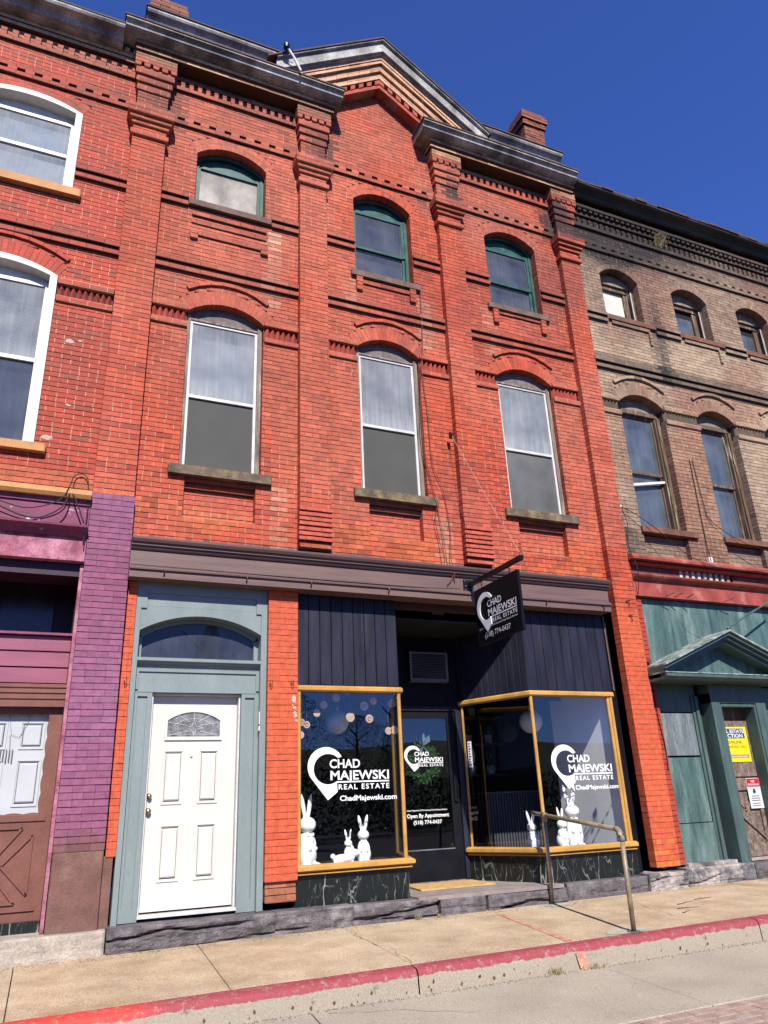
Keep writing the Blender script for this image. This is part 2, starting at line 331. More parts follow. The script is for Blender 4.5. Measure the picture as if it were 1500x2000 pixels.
mat('gutter', (.46,.40,.31), rough=.9, scale=1.8, amt=.08, fine=110, fineamt=.26, bump=.35, bdist=.003, stain=(.40,.35,.27), stscale=.9, stlo=.5, sthi=.75)
mat('grit', (.22,.19,.15), rough=.95, scale=30, amt=.3, fine=120, fineamt=.3, bump=.6)
mat('low_bounce_asphalt', (.06,.058,.055), rough=.9, scale=3, amt=.15, fine=90, fineamt=.3, bump=.3)
mat('paver', attr=True, rough=.85, scale=10, amt=.15, fine=90, fineamt=.15, bump=.5)
mat('pipe', (.33,.26,.165), rough=.42, scale=12, amt=.18, fine=60, fineamt=.1, bump=.12, metal=.1, stain=(.24,.23,.19), stscale=3)
mat('brass', (.62,.45,.2), rough=.25, metal=.9, bump=0, amt=.05)
mat('white_vinyl', (1.0,1.0,1.0), rough=.5, amt=.01, bump=0, fineamt=.01)
mat('sign_black', (.006,.006,.008), spec=.15, rough=.5, scale=3, amt=.1, bump=.02)
mat('iron', (.012,.012,.014), rough=.4, scale=9, amt=.2, bump=.1, metal=.3)
mat('rust_iron', (.12,.05,.035), rough=.8, scale=20, amt=.3, bump=.3)
mat('cable_black', (.015,.013,.013), rough=.6, bump=0)
mat('cable_red', (.20,.05,.035), rough=.7, bump=0)
mat('cable_pale', (.55,.33,.27), rough=.5, bump=0)
mat('ceramic', (1.15,1.14,1.12), rough=.25, scale=4, amt=.02, bump=0, fineamt=.0)
mat('globe_white', (.80,.76,.68), rough=.3, scale=3, amt=.03, bump=0)
mat('disc_wood', (.62,.40,.26), rough=.7, scale=5, amt=.08, bump=.05)
mat('ac_case', (.16,.155,.15), rough=.5, scale=4, amt=.1, bump=.05)
mat('lamp_glass', (.30,.28,.25), rough=.3, scale=4, amt=.1, bump=0)
mat('mat_yellow', (.66,.42,.17), rough=.95, scale=9, amt=.12, fine=180, fineamt=.25, bump=.8, stain=(.12,.08,.04), stscale=7, stlo=.66, sthi=.7)
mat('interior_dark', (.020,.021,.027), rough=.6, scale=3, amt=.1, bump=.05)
mat('interior_grey', (1.32,1.32,1.32), rough=.7, scale=2, amt=.04, bump=.03)
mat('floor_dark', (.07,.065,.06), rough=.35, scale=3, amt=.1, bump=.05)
mat('slat_grey', (.085,.09,.11), rough=.5, scale=4, amt=.1, bump=.05)
mat('shelf_wood', (.11,.08,.06), rough=.6)
mat('pot_white', (.55,.55,.53), rough=.5, bump=0)
mat('leaf_green', (.035,.12,.03), rough=.55, scale=9, amt=.3, bump=0)
mat('leaf_dry', (.36,.29,.13), rough=.8, scale=9, amt=.3, bump=0)
mat('ribbon', (.10,.16,.19), rough=.6, bump=.05)
mat('green_shop', (.075,.14,.128), rough=.5, scale=3.5, amt=.22, fine=45, fineamt=.16, bump=.3, stretch=(3,1,.5), stain=(.22,.30,.275), stscale=1.5, stlo=.45, sthi=.75)
mat('green_trim', (.075,.125,.115), rough=.5, scale=5, amt=.14, fine=50, fineamt=.1, bump=.25, stretch=(2,1,.4), stain=(.13,.19,.17), stscale=3, stlo=.55, sthi=.8)
mat('green_grey', (.17,.20,.21), rough=.5, scale=3.5, amt=.2, fine=45, fineamt=.2, bump=.3, stretch=(3,1,.4), stain=(.33,.35,.37), stscale=3, stlo=.5, sthi=.75)
mat('red_shop', (.36,.07,.05), rough=.6, scale=4, amt=.2, fine=50, fineamt=.12, bump=.35, stain=(.50,.26,.22), stscale=2.2, stlo=.55, sthi=.75)
mat('red_shop_dark', (.20,.06,.05), rough=.7, scale=4, amt=.25, fine=50, fineamt=.15, bump=.5)
mat('chip_wood', (.20,.145,.115), rough=.85, scale=14, amt=.3, fine=50, fineamt=.35, bump=.6, stretch=(1,1,.5), stain=(.30,.22,.17), stscale=5)
mat('brown_frame', (.15,.095,.06), rough=.7, scale=8, amt=.3, fine=60, fineamt=.2, bump=.5, stretch=(3,1,.3), stain=(.45,.38,.28), stscale=4, stlo=.56, sthi=.7)
mat('sign_yellow', (.88,.83,.02), rough=.5, bump=0, amt=.02)
mat('cream_tin', (.62,.58,.50), rough=.7, amt=.15)
mat('sign_blue', (.03,.06,.25), rough=.5, bump=0, amt=.02)
mat('sign_orange', (.62,.16,.02), rough=.5, bump=0, amt=.02)
mat('sign_redwhite', (.62,.22,.12), rough=.5, bump=0)
mat('sign_red', (.62,.02,.03), rough=.5, bump=0, amt=.02)
mat('sign_white', (.80,.80,.82), rough=.5, bump=0, amt=.02)
mat('sign_ink', (.05,.05,.06), rough=.6, bump=0)
mat('blue_spray', (.46,.47,.38), rough=.9, scale=9, amt=.15, fine=140, fineamt=.2, bump=.3)
mat('worn_edge', (.38,.42,.38), rough=.7, scale=8, amt=.25, fine=60, fineamt=.2, bump=.3, stain=(.12,.18,.16), stscale=6, stlo=.45, sthi=.6)
mat('flash_metal', (.30,.31,.32), rough=.4, metal=.6, scale=6, amt=.2, bump=.1)
glass_mat('shop_glass', (.975,.985,.985), refl=1.0)
glass_mat('door_glass', (.95,.97,.97), refl=1.0)
glass_mat('dirty_upper', (.75,.8,.85), film=.36, filmcol=(.60,.61,.62), zlo=6.76, zhi=7.15, bump=.12)
glass_mat('dirty_dark', (.7,.74,.8), film=.15, filmcol=(.40,.42,.47), bump=.12)
glass_mat('dirty_tan', (.7,.74,.8), film=.22, filmcol=(.36,.43,.50), bump=.15)
# fan-light and transom glass
glass_mat('transom_glass', (.3,.34,.4), film=.5, filmcol=(.11,.125,.17))

# ------------------------------------------------------------------ brick machinery
C = .068; OFF = .012
def kz(z): return int(round((z-OFF)/C))
def zk(k): return OFF+k*C
CAM = Vector((0, -8.6, 1.6))
class Wall:
    def __init__(s, parent, colfn, morfn, brick_mat='brick_paint'):
        s.parent = parent; s.items = []; s.mortar = MB(); s.colfn = colfn; s.morfn = morfn; s.dirt = (.13, .055, .038); s.headfn = lambda x, z: shade(mixc(morfn(x, z), (.80, .45, .30), .38), 1.0); s.bm = brick_mat
    def brick(s, pts, y, depth, col=None, jit=1., yj=.0018):
        cx = sum(p[0] for p in pts)/len(pts); cz = sum(p[1] for p in pts)/len(pts)
        if col is None: col = s.colfn(cx, cz)
        j = .0016*jit
        pts = [(x+R.uniform(-j, j), z+R.uniform(-j, j)) for x, z in pts]
        s.items.append((pts, y+R.uniform(-yj, yj)*jit, y+depth, col, cx, cz))
    def mslab(s, a, b, z0, z1, y, depth, e=.006, rec=.003):
        a += e; b -= e
        if b-a < .01: return
        n = max(1, int((b-a)/.45))
        for i in range(n):
            p, q = a+(b-a)*i/n, a+(b-a)*(i+1)/n
            s.mortar.box(p, q, y+rec, y+depth, z0, z1, s.morfn((p+q)/2, (z0+z1)/2))
    def rows(s, k0, k1, ivf, y, depth=.10, edge=.21, col=None, bl=.213, header_every=6, jit=1., g=.0036, rec=.003, gx=None):
        gx = g if gx is None else gx
        for k in range(k0, k1):
            z0 = zk(k); z1 = z0+C; zm = z0+C/2
            for iv in ivf(zm):
                a, b = iv[0], iv[1]
                if b-a < .025: continue
                s.mslab(a, b, z0-.004, z1+.004, y, edge, rec=rec)
                hd = header_every and k % header_every == 2
                L = bl/2 if hd else bl
                off = (0.5*L if k % 2 else 0.)+R.uniform(-.006, .006)
                x = floor((a-off)/L)*L+off; cuts = [a]
                while x < b:
                    if x > a+.035 and x < b-.035: cuts.append(x+R.uniform(-.005, .005))
                    x += L
                cuts.append(b)
                for i in range(len(cuts)-1):
                    p, q = cuts[i], cuts[i+1]
                    if i and g > .0033 and R.random() < .30+.9*(fbm(p+30, zm+7, .8)-.35):
                        s.mortar.box(p-g, p+g, y+rec-.0022, y+rec+.001, z0+.002, z1-.002, s.headfn(p, zm))
                    p2 = p if i == 0 else p+gx; q2 = q if i == len(cuts)-2 else q-gx
                    dz = R.uniform(-.001, .001)
                    deep = edge if (i == 0 or i == len(cuts)-2) else depth
                    zz0 = z0+g+dz; zz1 = z1-g+dz
                    s.brick([(p2, zz0), (q2, zz0), (q2, zz1), (p2, zz1)], y, deep, col((p+q)/2, zm) if col else None, jit, min(.0018, rec*.55))
    def ledge(s, z, a, b, y, depth=.06, n=1, col=None, edge=None):
        k = kz(z); keep = s.morfn, s.colfn; cf0 = s.colfn      # grime on the ledge courses, plus shade painted into their undersides
        s.morfn = lambda x, z: shade(s.dirt, R.uniform(.7, 1.)); s.colfn = lambda x, z: shade(mixc(cf0(x, z), shade(s.dirt, 1.2), .08+.30*fbm(x*1.3, z*2, 1.)), .97)
        s.rows(k, k+n, lambda _: [(a, b)], y, depth, depth if edge is None else edge, col, header_every=0, g=.0028)
        s.morfn, s.colfn = keep
    def dentils(s, z, a, b, y, wdt, gap, n=1, depth=.05, col=None):
        k = kz(z); m = max(1, int(round((b-a+gap)/(wdt+gap)))); step = (b-a+gap)/m; wd = step-gap
        for i in range(m):
            x = a+i*step
            for j in range(n):
                z0 = zk(k+j)+.003; s.brick([(x, z0), (x+wd, z0), (x+wd, z0+C-.006), (x, z0+C-.006)], y, depth, col(x, z0) if col else None)
    def arch_ring(s, x0, x1, zs, zc, t, y, depth=.12, double=False, edge=.21, bw=.070, col=None):
        w_ = x1-x0; h = zc-zs; Rr = ((w_/2)**2+h*h)/(2*h); xc = (x0+x1)/2; zo = zc-Rr; th = asin(w_/2/Rr)
        n = int(round(2*th*(Rr+t/2)/bw))
        rings = [(Rr, Rr+t)] if not double else [(Rr, Rr+t/2-.003), (Rr+t/2+.003, Rr+t)]
        for ri, (ra, rb) in enumerate(rings):
            for i in range(n):
                a0 = -th+2*th*i/n+.0028/ra*1.0; a1 = -th+2*th*(i+1)/n-.0028/ra
                P = lambda r, a: (xc+r*sin(a), zo+r*cos(a))
                s.brick([P(ra, a0), P(ra, a1), P(rb, a1), P(rb, a0)], y, edge if ri == 0 else depth, col(xc, zc) if col else None)
        A = [(xc+(Rr+t)*sin(-th+2*th*i/16), zo+(Rr+t)*cos(-th+2*th*i/16)) for i in range(17)]
        B_ = [(xc+(Rr+.006)*sin(-th+2*th*i/16), zo+(Rr+.006)*cos(-th+2*th*i/16)) for i in range(17)]
        mc = s.morfn(xc, zc) if double else shade(s.colfn(xc, zc), .9)
        s.mortar.strip(A, B_, y+.003, y+edge, mc)
    def label_arc(s, x0, x1, ze, zc, y, t=.055, depth=.06, col=None):
        w_ = x1-x0; h = zc-ze; Rr = ((w_/2)**2+h*h)/(2*h); xc = (x0+x1)/2; zo = zc-Rr; th = asin(w_/2/Rr); n = max(5, int(w_/.16))
        P = lambda r, a: (xc+r*sin(a), zo+r*cos(a))
        for i in range(n):
            a0 = -th+2*th*i/n; a1 = -th+2*th*(i+1)/n-.003
            s.brick([P(Rr-t, a0), P(Rr-t, a1), P(Rr, a1), P(Rr, a0)], y, depth, col(xc, zc) if col else None)
    def finish(s, limit=300, label=None):
        def size(it):
            cx, cz = it[4], it[5]; d = Vector((cx, it[1], cz))-CAM; p = it[0]
            ar = abs((p[2][0]-p[0][0])*(p[2][1]-p[0][1]))
            # only what the frame shows
            v = Vector((cx, it[1], cz))-CAM; f = v.dot(cf); u = v.dot(cr)/f*1460; q = v.dot(cu)/f*1460
            if abs(u) > 770 or abs(q) > 1020 or f < 0: return -1
            return ar*(8.6/d.length)/d.length_squared
        its = sorted(s.items, key=size, reverse=True)
        for it in its[:limit]:
            b = MB(); b.poly(it[0], it[1], it[2], .0022, it[3], back=False); b.build('brick', s.bm, s.parent, recalc=False)
        b = MB()
        for it in its[limit:]: b.poly(it[0], it[1], it[2], .0013, it[3], back=False)
        b.build('brickwork', s.bm, s.parent, recalc=False, kind='stuff')
        s.mortar.build('mortar', 'mortar', s.parent, recalc=False)

def arch_hw(x0, x1, zs, zc, t):
    w_ = x1-x0; h = zc-zs; Rr = ((w_/2)**2+h*h)/(2*h); zo = zc-Rr; th = asin(w_/2/Rr); xc = (x0+x1)/2
    def hw(z):
        if z < zs: return w_/2
        r2 = (Rr+t)**2-(z-zo)**2
        if r2 <= 0: return 0
        return min(sqrt(r2), (z-zo)*tan(th))
    return xc, hw
def arch_pts(x0, x1, zs, zc, n=14):
    w_ = x1-x0; h = max(1e-4, zc-zs); Rr = ((w_/2)**2+h*h)/(2*h); xc = (x0+x1)/2; zo = zc-Rr; th = asin(w_/2/Rr)
    return [(xc+Rr*sin(-th+2*th*i/n), zo+Rr*cos(-th+2*th*i/n)) for i in range(n+1)]
def cut(ivs, a, b):
    out = []
    for p, q in ivs:
        if b <= p or a >= q: out.append((p, q))
        else:
            if a > p: out.append((p, a))
            if b < q: out.append((b, q))
    return out

YW = .11     # bay wall plane; pilaster faces stand at y = 0
OCHRE = (.50, .26, .13)
def main_col(x, z):
    r = R.random()
    base = (.565, .094, .042)
    base = mixc(base, (.46, .072, .042), min(1, max(0, (fbm(x, z, .9)-.45)*2.2)))
    base = mixc(base, (.62, .14, .085), max(0, (fbm(x+9, z+4, .55)-.52)*2.5))
    if z < 4.15: base = mixc((.64, .118, .052), (.68, .14, .055), max(0, (fbm(x, z, 1.6)-.45)*3)*.6); r = r*.5+.3
    if z < 1.0 and r < .5: base = mixc(base, (.62, .22, .05), .7)
    if 4.5 < z < 5.15 and x < 7.5:    # orange touch-up paint above the shop front
        base = mixc(base, (.64, .17, .05), .55*sstep(.44, .66, fbm(x*1.2, z*2.2, 1.1)))
        if z < 4.72: base = mixc(base, (.22, .12, .09), .8*sstep(.45, .55, vn(x, z, 1.7)))
    if r < .10: base = mixc(base, (.30, .055, .040), .55)
    if z > 9.2 and x > 4.9: base = mixc(base, (.20, .075, .06), .5*sstep(.5, .68, fbm(x*.8+3, z*.8, 1)))
    if z > 5.2:      # faded salmon patches, grey run-off and grime high on the wall
        base = mixc(base, (.60, .185, .115), .45*sstep(.48, .68, fbm(x*.9+13, z*.6+2, .9)))
        base = mixc(base, (.26, .075, .048), .28*sstep(.50, .66, fbm(x*1.6+40, z*.5+9, 1.1)))
        base = mixc(base, (.18, .07, .05), .38*sstep(11.2, 12.2, z)*sstep(.35, .6, fbm(x*.9, z*1.2, 1.2)))
    # soot that has gathered on the pilaster heads
    for px, s_ in ((.43, .55), (2.9, .75), (5.3, 1.), (7.8, .95)):
        if abs(x-px) < .45 and z > 10.95: base = mixc(base, (.055, .03, .028), s_*sstep(.40, .62, fbm(x*1.4, z, 1.3))*sstep(10.9, 11.3, z)*(1. if z < 11.9 or px > 7 else .5))
    if z > 12.12 and z < 12.5 and not 3.2 < x < 5.05: base = mixc(OCHRE, (.22, .09, .06), .8*sstep(.45, .62, fbm(x, z*2, 1.7)))
    # lime run-off below the sills
    for sx, sw, z1, z0, am in ((2.33, .10, 9.7, 8.3, .9), (4.78, .12, 9.15, 8.2, .5), (2.45, .1, 5.5, 4.5, .6), (4.85, .09, 5.4, 4.5, .9), (3.55, .1, 9.2, 8.6, .5), (5.98, .1, 9.3, 8.3, .4)):
        if z0 < z < z1: base = mixc(base, (.62, .38, .25), min(1, am*1.25)*max(0, 1-abs(x-sx)/(sw*1.2))**.7*(.35+.65*vn(x*3, z*4, 1)))
    return shade(base, R.uniform(.82, 1.12) if z > 4.15 else R.uniform(.95, 1.04))
def main_mor(x, z):
    k = sstep(.30, .55, fbm(x+30, z+7, .8))
    c = mixc((.36, .075, .045), (.74, .38, .25), .05+.62*k*k if z > 4.15 else k*.12)
    if z < 4.15: c = mixc((.56, .10, .045), c, .25)
    for px, s_ in ((5.3, .7), (7.8, .7)):
        if abs(x-px) < .45 and z > 10.95: c = mixc(c, (.12, .07, .06), s_*sstep(.42, .6, fbm(x*1.4, z, 1.3)))
    return shade(c, R.uniform(.9, 1.08))
def left_col(x, z):
    r = R.random()
    base = mixc((.52, .080, .045), (.38, .070, .045), min(1, max(0, (fbm(x+5, z+2, .9)-.4)*2)))
    if r < .14: base = mixc(base, (.30, .09, .06), .7)
    if x >= .19:
        if z < 5.08: base = mixc((.30, .105, .20), (.36, .15, .27), fbm(x, z, 1.5)); base = mixc(base, (.27, .075, .13), .6*vn(x*.3, z, .8))
        if z < 1.58: base = mixc(base, (.22, .10, .09), sstep(1.6, 1.3, z+.1*vn(x*5, z, 1)))
        if z < 5.08 and abs(x-.5) < .1 and z < 2.4: base = mixc(base, (.16, .07, .07), .5*sstep(.5, .7, fbm(x*4, z*3, 1)))
    elif z < 5.35: base = mixc(base, (.52, .17, .075), .5)
    if z > 11.75: base = mixc(base, (.36, .15, .09), .5)
    if z > 12.05: base = mixc(OCHRE, (.2, .1, .07), .5*vn(x*4, z*5, 1))
    return shade(base, R.uniform(.88, 1.10))
def left_mor(x, z):
    c = mixc((.34, .09, .055), (.70, .38, .26), sstep(.3, .55, fbm(x+3, z+9, .8)))
    if x >= .19 and z < 5.08: c = (.28, .09, .155)
    if x >= .19 and z < 1.58: c = (.20, .09, .075)
    return shade(c, R.uniform(.9, 1.08))
def soot(x, z):
    k = sstep(10.6, 11.6, z)*sstep(12.0, 8.3, x)*1.3+.6*sstep(11.2, 12.0, z)
    k += .8*sstep(8.35, 8.9, x)*sstep(9.9, 8.9, x)*sstep(10.7, 11.2, z)
    k += .75*max(0, 1-abs(x-9.75)/.28)*sstep(8.2, 8.9, z)*sstep(11, 10, z)
    if 8.5 < z < 8.95: k += .45
    if z < 5.6: k += .45*sstep(8.6, 8.1, x)+.25
    return min(.95, k*(.55+.8*fbm(x*.8, z*.8, 1.2)))
def tan_col(x, z):
    r = R.random()
    base = mixc((.26, .17, .12), (.36, .25, .17), r)
    base = mixc(base, (.54, .40, .265), .75*sstep(.38, .62, fbm(x+2, z, .55))*sstep(10.8, 8.8, z))
    base = mixc(base, (.30, .13, .085), .5*sstep(.5, .7, fbm(x+22, z+8, .6)))
    if 7.4 < z < 8.6 and 9.8 < x < 10.5: base = mixc(base, (.36, .16, .11), .5)
    if 5 < z < 7.5 and 9.5 < x < 10.35: base = mixc(base, (.34, .15, .09), .45)
    return shade(mixc(base, (.028, .022, .022), soot(x, z)), R.uniform(.82, 1.15))
def tan_mor(x, z):
    return shade(mixc((.60, .44, .28), (.07, .055, .05), min(.92, soot(x, z)*.95)), R.uniform(.9, 1.06))

# ------------------------------------------------------------------ terrain
def tz(x, y): return .388+.0057*x+.03*(y+.14)      # pavement surface
def rz(x, y): return .142+.005*x+.025*(y+2.2)      # roadway surface
def ztop(x, y): return .06+.005*x
g = MB(); g.add([(-250,-300,-.15),(250,-300,-.15),(250,300,-.15),(-250,300,-.15)], [(0,1,2,3)])
o = g.build('ground', 'low_bounce_asphalt'); o['kind'] = 'structure'
rd = MB(); rd.add([(-60,-26,rz(-60,-8)),(60,-26,rz(60,-8)),(60,-3.6,rz(60,-3.6)-.03),(-60,-3.6,rz(-60,-3.6)-.03)], [(0,1,2,3)])
rd.add([(-60,-3.6,rz(-60,-3.6)-.03),(60,-3.6,rz(60,-3.6)-.03),(60,-2.1,rz(60,-2.1)-.03),(-60,-2.1,rz(-60,-2.1)-.03)], [(0,1,2,3)])
road = rd.build('road', 'low_bounce_asphalt'); road['kind'] = 'structure'  # unseen road past the pavers, made dark asphalt to cut bounced light
def slab(name, pts, zf, th, m, parent, ch=.006, col=None, dz=0):
    b = MB(); n = len(pts); cx = sum(p[0] for p in pts)/n; cy = sum(p[1] for p in pts)/n
    inn = [(x+(cx-x)*ch*1.4/max(.01, sqrt((x-cx)**2+(y-cy)**2)), y+(cy-y)*ch*1.4/max(.01, sqrt((x-cx)**2+(y-cy)**2))) for x, y in pts]
    vs = [(x, y, zf(x, y)+dz) for x, y in inn]+[(x, y, zf(x, y)-ch+dz) for x, y in pts]+[(x, y, zf(x, y)-th+dz) for x, y in pts]
    fs = [tuple(range(n))]+[(n+i, n+(i+1)%n, (i+1)%n, i) for i in range(n)]+[(2*n+i, 2*n+(i+1)%n, n+(i+1)%n, n+i) for i in range(n)]
    b.add(vs, fs, col); return b.build(name, m, parent)
# gutter of cast concrete
gx = [-14, -11.2, -8.4, -5.6, -2.9, -.6, 2.1, 4.86, 7.6, 10.4, 13.2, 16, 20, 24]
for i in range(len(gx)-1):
    a, b_ = gx[i]+.005, gx[i+1]-.005; s_ = -.11
    slab('gutter_slab', [(a+s_, -3.6), (b_+s_, -3.6), (b_, -2.16), (a, -2.16)], rz, .08, 'gutter', road)
# pink clay pavers of the carriageway
pk = 0
pb_far = MB()
for j in range(0, 18):
    y1 = -3.625-j*.108
    for i in range(-46, 70):
        x0 = i*.212+(.106 if j % 2 else 0); x1 = x0+.204; y0 = y1-.10
        near = (1.6 < x0 < 6.5 and j < 7 and x0 > 1.7+j*.0)
        c0 = mixc((.40, .26, .21), (.46, .34, .28), R.random()); c0 = mixc(c0, (.36, .30, .25), .4*R.random())
        if near and pk < 160:
            slab('paver', [(x0,y0),(x1,y0),(x1,y1),(x0,y1)], rz, .05, 'paver', road, .005, c0, dz=R.uniform(-.002,.002)); pk += 1
        else:
            dz = R.uniform(-.002, .002)
            pb_far.add([(x0,y0,rz(x0,y0)+dz),(x1,y0,rz(x1,y0)+dz),(x1,y1,rz(x1,y1)+dz),(x0,y1,rz(x0,y1)+dz)], [(0,1,2,3)], c0)
o = pb_far.build('paving_bricks', 'paver', road, recalc=False, kind='stuff')
# pavement bed and its slabs
bed = MB(); bed.add([(-14,-2.05,tz(-14,-2.05)-.03),(24,-2.05,tz(24,-2.05)-.03),(24,3,tz(24,3)-.03),(-14,3,tz(-14,3)-.03)], [(0,1,2,3)])
sidewalk = bed.build('sidewalk', 'grit'); sidewalk['kind'] = 'structure'
jx = [-13, -11.4, -9.8, -8.2, -6.6, -5, -3.3, -1.7, -.02, 1.65, 3.18, 4.92, 6.6, 8.2, 9.85, 11.5, 13.1, 14.8, 16.5, 18.2, 20]
for i in range(len(jx)-1):
    a, b_ = jx[i], jx[i+1]; k = lambda x: -.13 if x > 0 else -.02
    slab('pavement_slab', [(a+k(a)+.0035, -2.02), (b_+k(b_)-.0035, -2.02), (b_-.0035, .6), (a+.0035, .6)], tz, .1, 'sidewalk', sidewalk, .004)
# kerb, red painted
km = bpy.data.materials.new('kerb_paint'); km.use_nodes = True; t = km.node_tree; L = t.links.new; p = t.nodes['Principled BSDF']
geo = nn(t, 'ShaderNodeNewGeometry'); sx = nn(t, 'ShaderNodeSeparateXYZ'); L(geo.outputs['Position'], sx.inputs[0])
nz = nn(t, 'ShaderNodeTexNoise'); nz.inputs['Scale'].default_value = 9; nz.inputs['Detail'].default_value = 8; nz.inputs['Roughness'].default_value = .7; L(geo.outputs['Position'], nz.inputs['Vector'])
n2 = nn(t, 'ShaderNodeTexNoise'); n2.inputs['Scale'].default_value = 90; n2.inputs['Detail'].default_value = 4; L(geo.outputs['Position'], n2.inputs['Vector'])
m1 = nn(t, 'ShaderNodeMath', operation='MULTIPLY_ADD'); m1.inputs[1].default_value = -.0057; L(sx.outputs[0], m1.inputs[0]); L(sx.outputs[2], m1.inputs[2])
m2 = nn(t, 'ShaderNodeMath', operation='MULTIPLY_ADD'); m2.inputs[1].default_value = .07; L(nz.outputs[0], m2.inputs[0]); L(m1.outputs[0], m2.inputs[2])
r1 = nn(t, 'ShaderNodeMapRange'); r1.inputs[1].default_value = .300; r1.inputs[2].default_value = .309; L(m2.outputs[0], r1.inputs[0])
wear = nn(t, 'ShaderNodeMapRange'); wear.inputs[1].default_value = .53; wear.inputs[2].default_value = .64; wear.inputs[3].default_value = .93; wear.inputs[4].default_value = .25
nw = nn(t, 'ShaderNodeTexNoise'); nw.inputs['Scale'].default_value = 16; nw.inputs['Detail'].default_value = 9; nw.inputs['Roughness'].default_value = .8; L(geo.outputs['Position'], nw.inputs['Vector']); L(nw.outputs[0], wear.inputs[0])
mk = nn(t, 'ShaderNodeMath', operation='MULTIPLY'); L(r1.outputs[0], mk.inputs[0]); L(wear.outputs[0], mk.inputs[1])
fx = nn(t, 'ShaderNodeMapRange'); fx.inputs[1].default_value = .75; fx.inputs[2].default_value = 1.05; L(sx.outputs[0], fx.inputs[0])
redc = nn(t, 'ShaderNodeMix', data_type='RGBA'); redc.inputs[6].default_value = (0.4092,0.0174,0.0124,1); redc.inputs[7].default_value = (0.2108,0.0174,0.0298,1); L(fx.outputs[0], redc.inputs[0])
ns = nn(t, 'ShaderNodeTexNoise'); ns.inputs['Scale'].default_value = 5; ns.inputs['Detail'].default_value = 8; ns.inputs['Roughness'].default_value = .7; L(geo.outputs['Position'], ns.inputs['Vector'])
sr = nn(t, 'ShaderNodeMapRange'); sr.inputs[1].default_value = .60; sr.inputs[2].default_value = .68; L(ns.outputs[0], sr.inputs[0])
grey = nn(t, 'ShaderNodeMix', data_type='RGBA'); grey.inputs[6].default_value = (0.2480,0.2108,0.1581,1); grey.inputs[7].default_value = (0.1054,0.0496,0.0310,1); L(sr.outputs[0], grey.inputs[0])
cm = nn(t, 'ShaderNodeMix', data_type='RGBA'); L(mk.outputs[0], cm.inputs[0]); L(grey.outputs[2], cm.inputs[6]); L(redc.outputs[2], cm.inputs[7])
vr = nn(t, 'ShaderNodeMapRange'); vr.inputs[1].default_value=.3; vr.inputs[2].default_value=.7; vr.inputs[3].default_value=.78; vr.inputs[4].default_value=1.2; L(n2.outputs[0], vr.inputs[0])
vs_ = nn(t, 'ShaderNodeVectorMath', operation='SCALE'); L(cm.outputs[2], vs_.inputs[0]); L(vr.outputs[0], vs_.inputs['Scale'])
L(vs_.outputs[0], p.inputs['Base Color']); p.inputs['Roughness'].default_value = .75
bp = nn(t, 'ShaderNodeBump'); bp.inputs['Strength'].default_value = .6; bp.inputs['Distance'].default_value = .006; L(nz.outputs[0], bp.inputs['Height']); L(bp.outputs[0], p.inputs['Normal'])
MATS['kerb_paint'] = km
kerb = bpy.data.objects.new('kerb', None); COL.objects.link(kerb); kerb['kind'] = 'structure'
kx = [-13.5, -9.3, -5.2, -1.5, 3.03, 6.9, 11.0, 15.2, 19.5]
for i in range(len(kx)-1):
    a, b_ = kx[i]+.006, kx[i+1]-.006; m_ = MB(); N = 60
    prof = [(-2.015, .0), (-2.10, -.003), (-2.145, -.014), (-2.166, -.040), (-2.172, -.075), (-2.178, -.13), (-2.186, -.21), (-2.19, -.27)]
    for j in range(N+1):
        x = a+(b_-a)*j/N
        for q, (y, dz) in enumerate(prof):
            amp = .004 if q < 5 else .010
            m_.v.append((x, y+amp*(fbm(x*2, q*1.7, 2)-.5)*2, tz(x, -2.05)+dz+.003*(fbm(x*1.3, 9+q, 1)-.5)))
    n = len(prof)
    for j in range(N):
        for q in range(n-1): m_.f.append((j*n+q, j*n+q+1, (j+1)*n+q+1, (j+1)*n+q)); m_.c.append(None)
    m_.build('kerb_stone', km, kerb, smooth=True)
# sprayed marks on the pavement
def decal(name, pts, zf, m, lift=.004):
    b = MB(); b.add([(x, y, zf(x, y)+lift) for x, y in pts], [tuple(range(len(pts)))]); return b.build(name, m, sidewalk)
mat('pink_spray', (.64,.24,.18), rough=.9, scale=14, amt=.2, fine=140, fineamt=.3, bump=.3, stain=(.58,.42,.28), stscale=18, stlo=.42, sthi=.62)
decal('sprayed_line', [(4.905,-.36),(4.965,-.36),(4.72,-2.0),(4.64,-2.0)], tz, 'pink_spray')
b = MB(); b.add([(4.60,-2.183,.300),(4.70,-2.183,.300),(4.72,-2.202,.16),(4.63,-2.202,.16)], [(0,1,2,3)]); b.build('sprayed_line', 'pink_spray', kerb)
for cx, cy, rx, ry in ((5.84, -.26, .20, .10), (5.42, -1.93, .28, .10)):
    decal('sprayed_patch', [(cx+rx*cos(a*pi/9)*(.8+.35*R.random()), cy+ry*sin(a*pi/9)*(.8+.35*R.random())) for a in range(18)], tz, 'blue_spray')

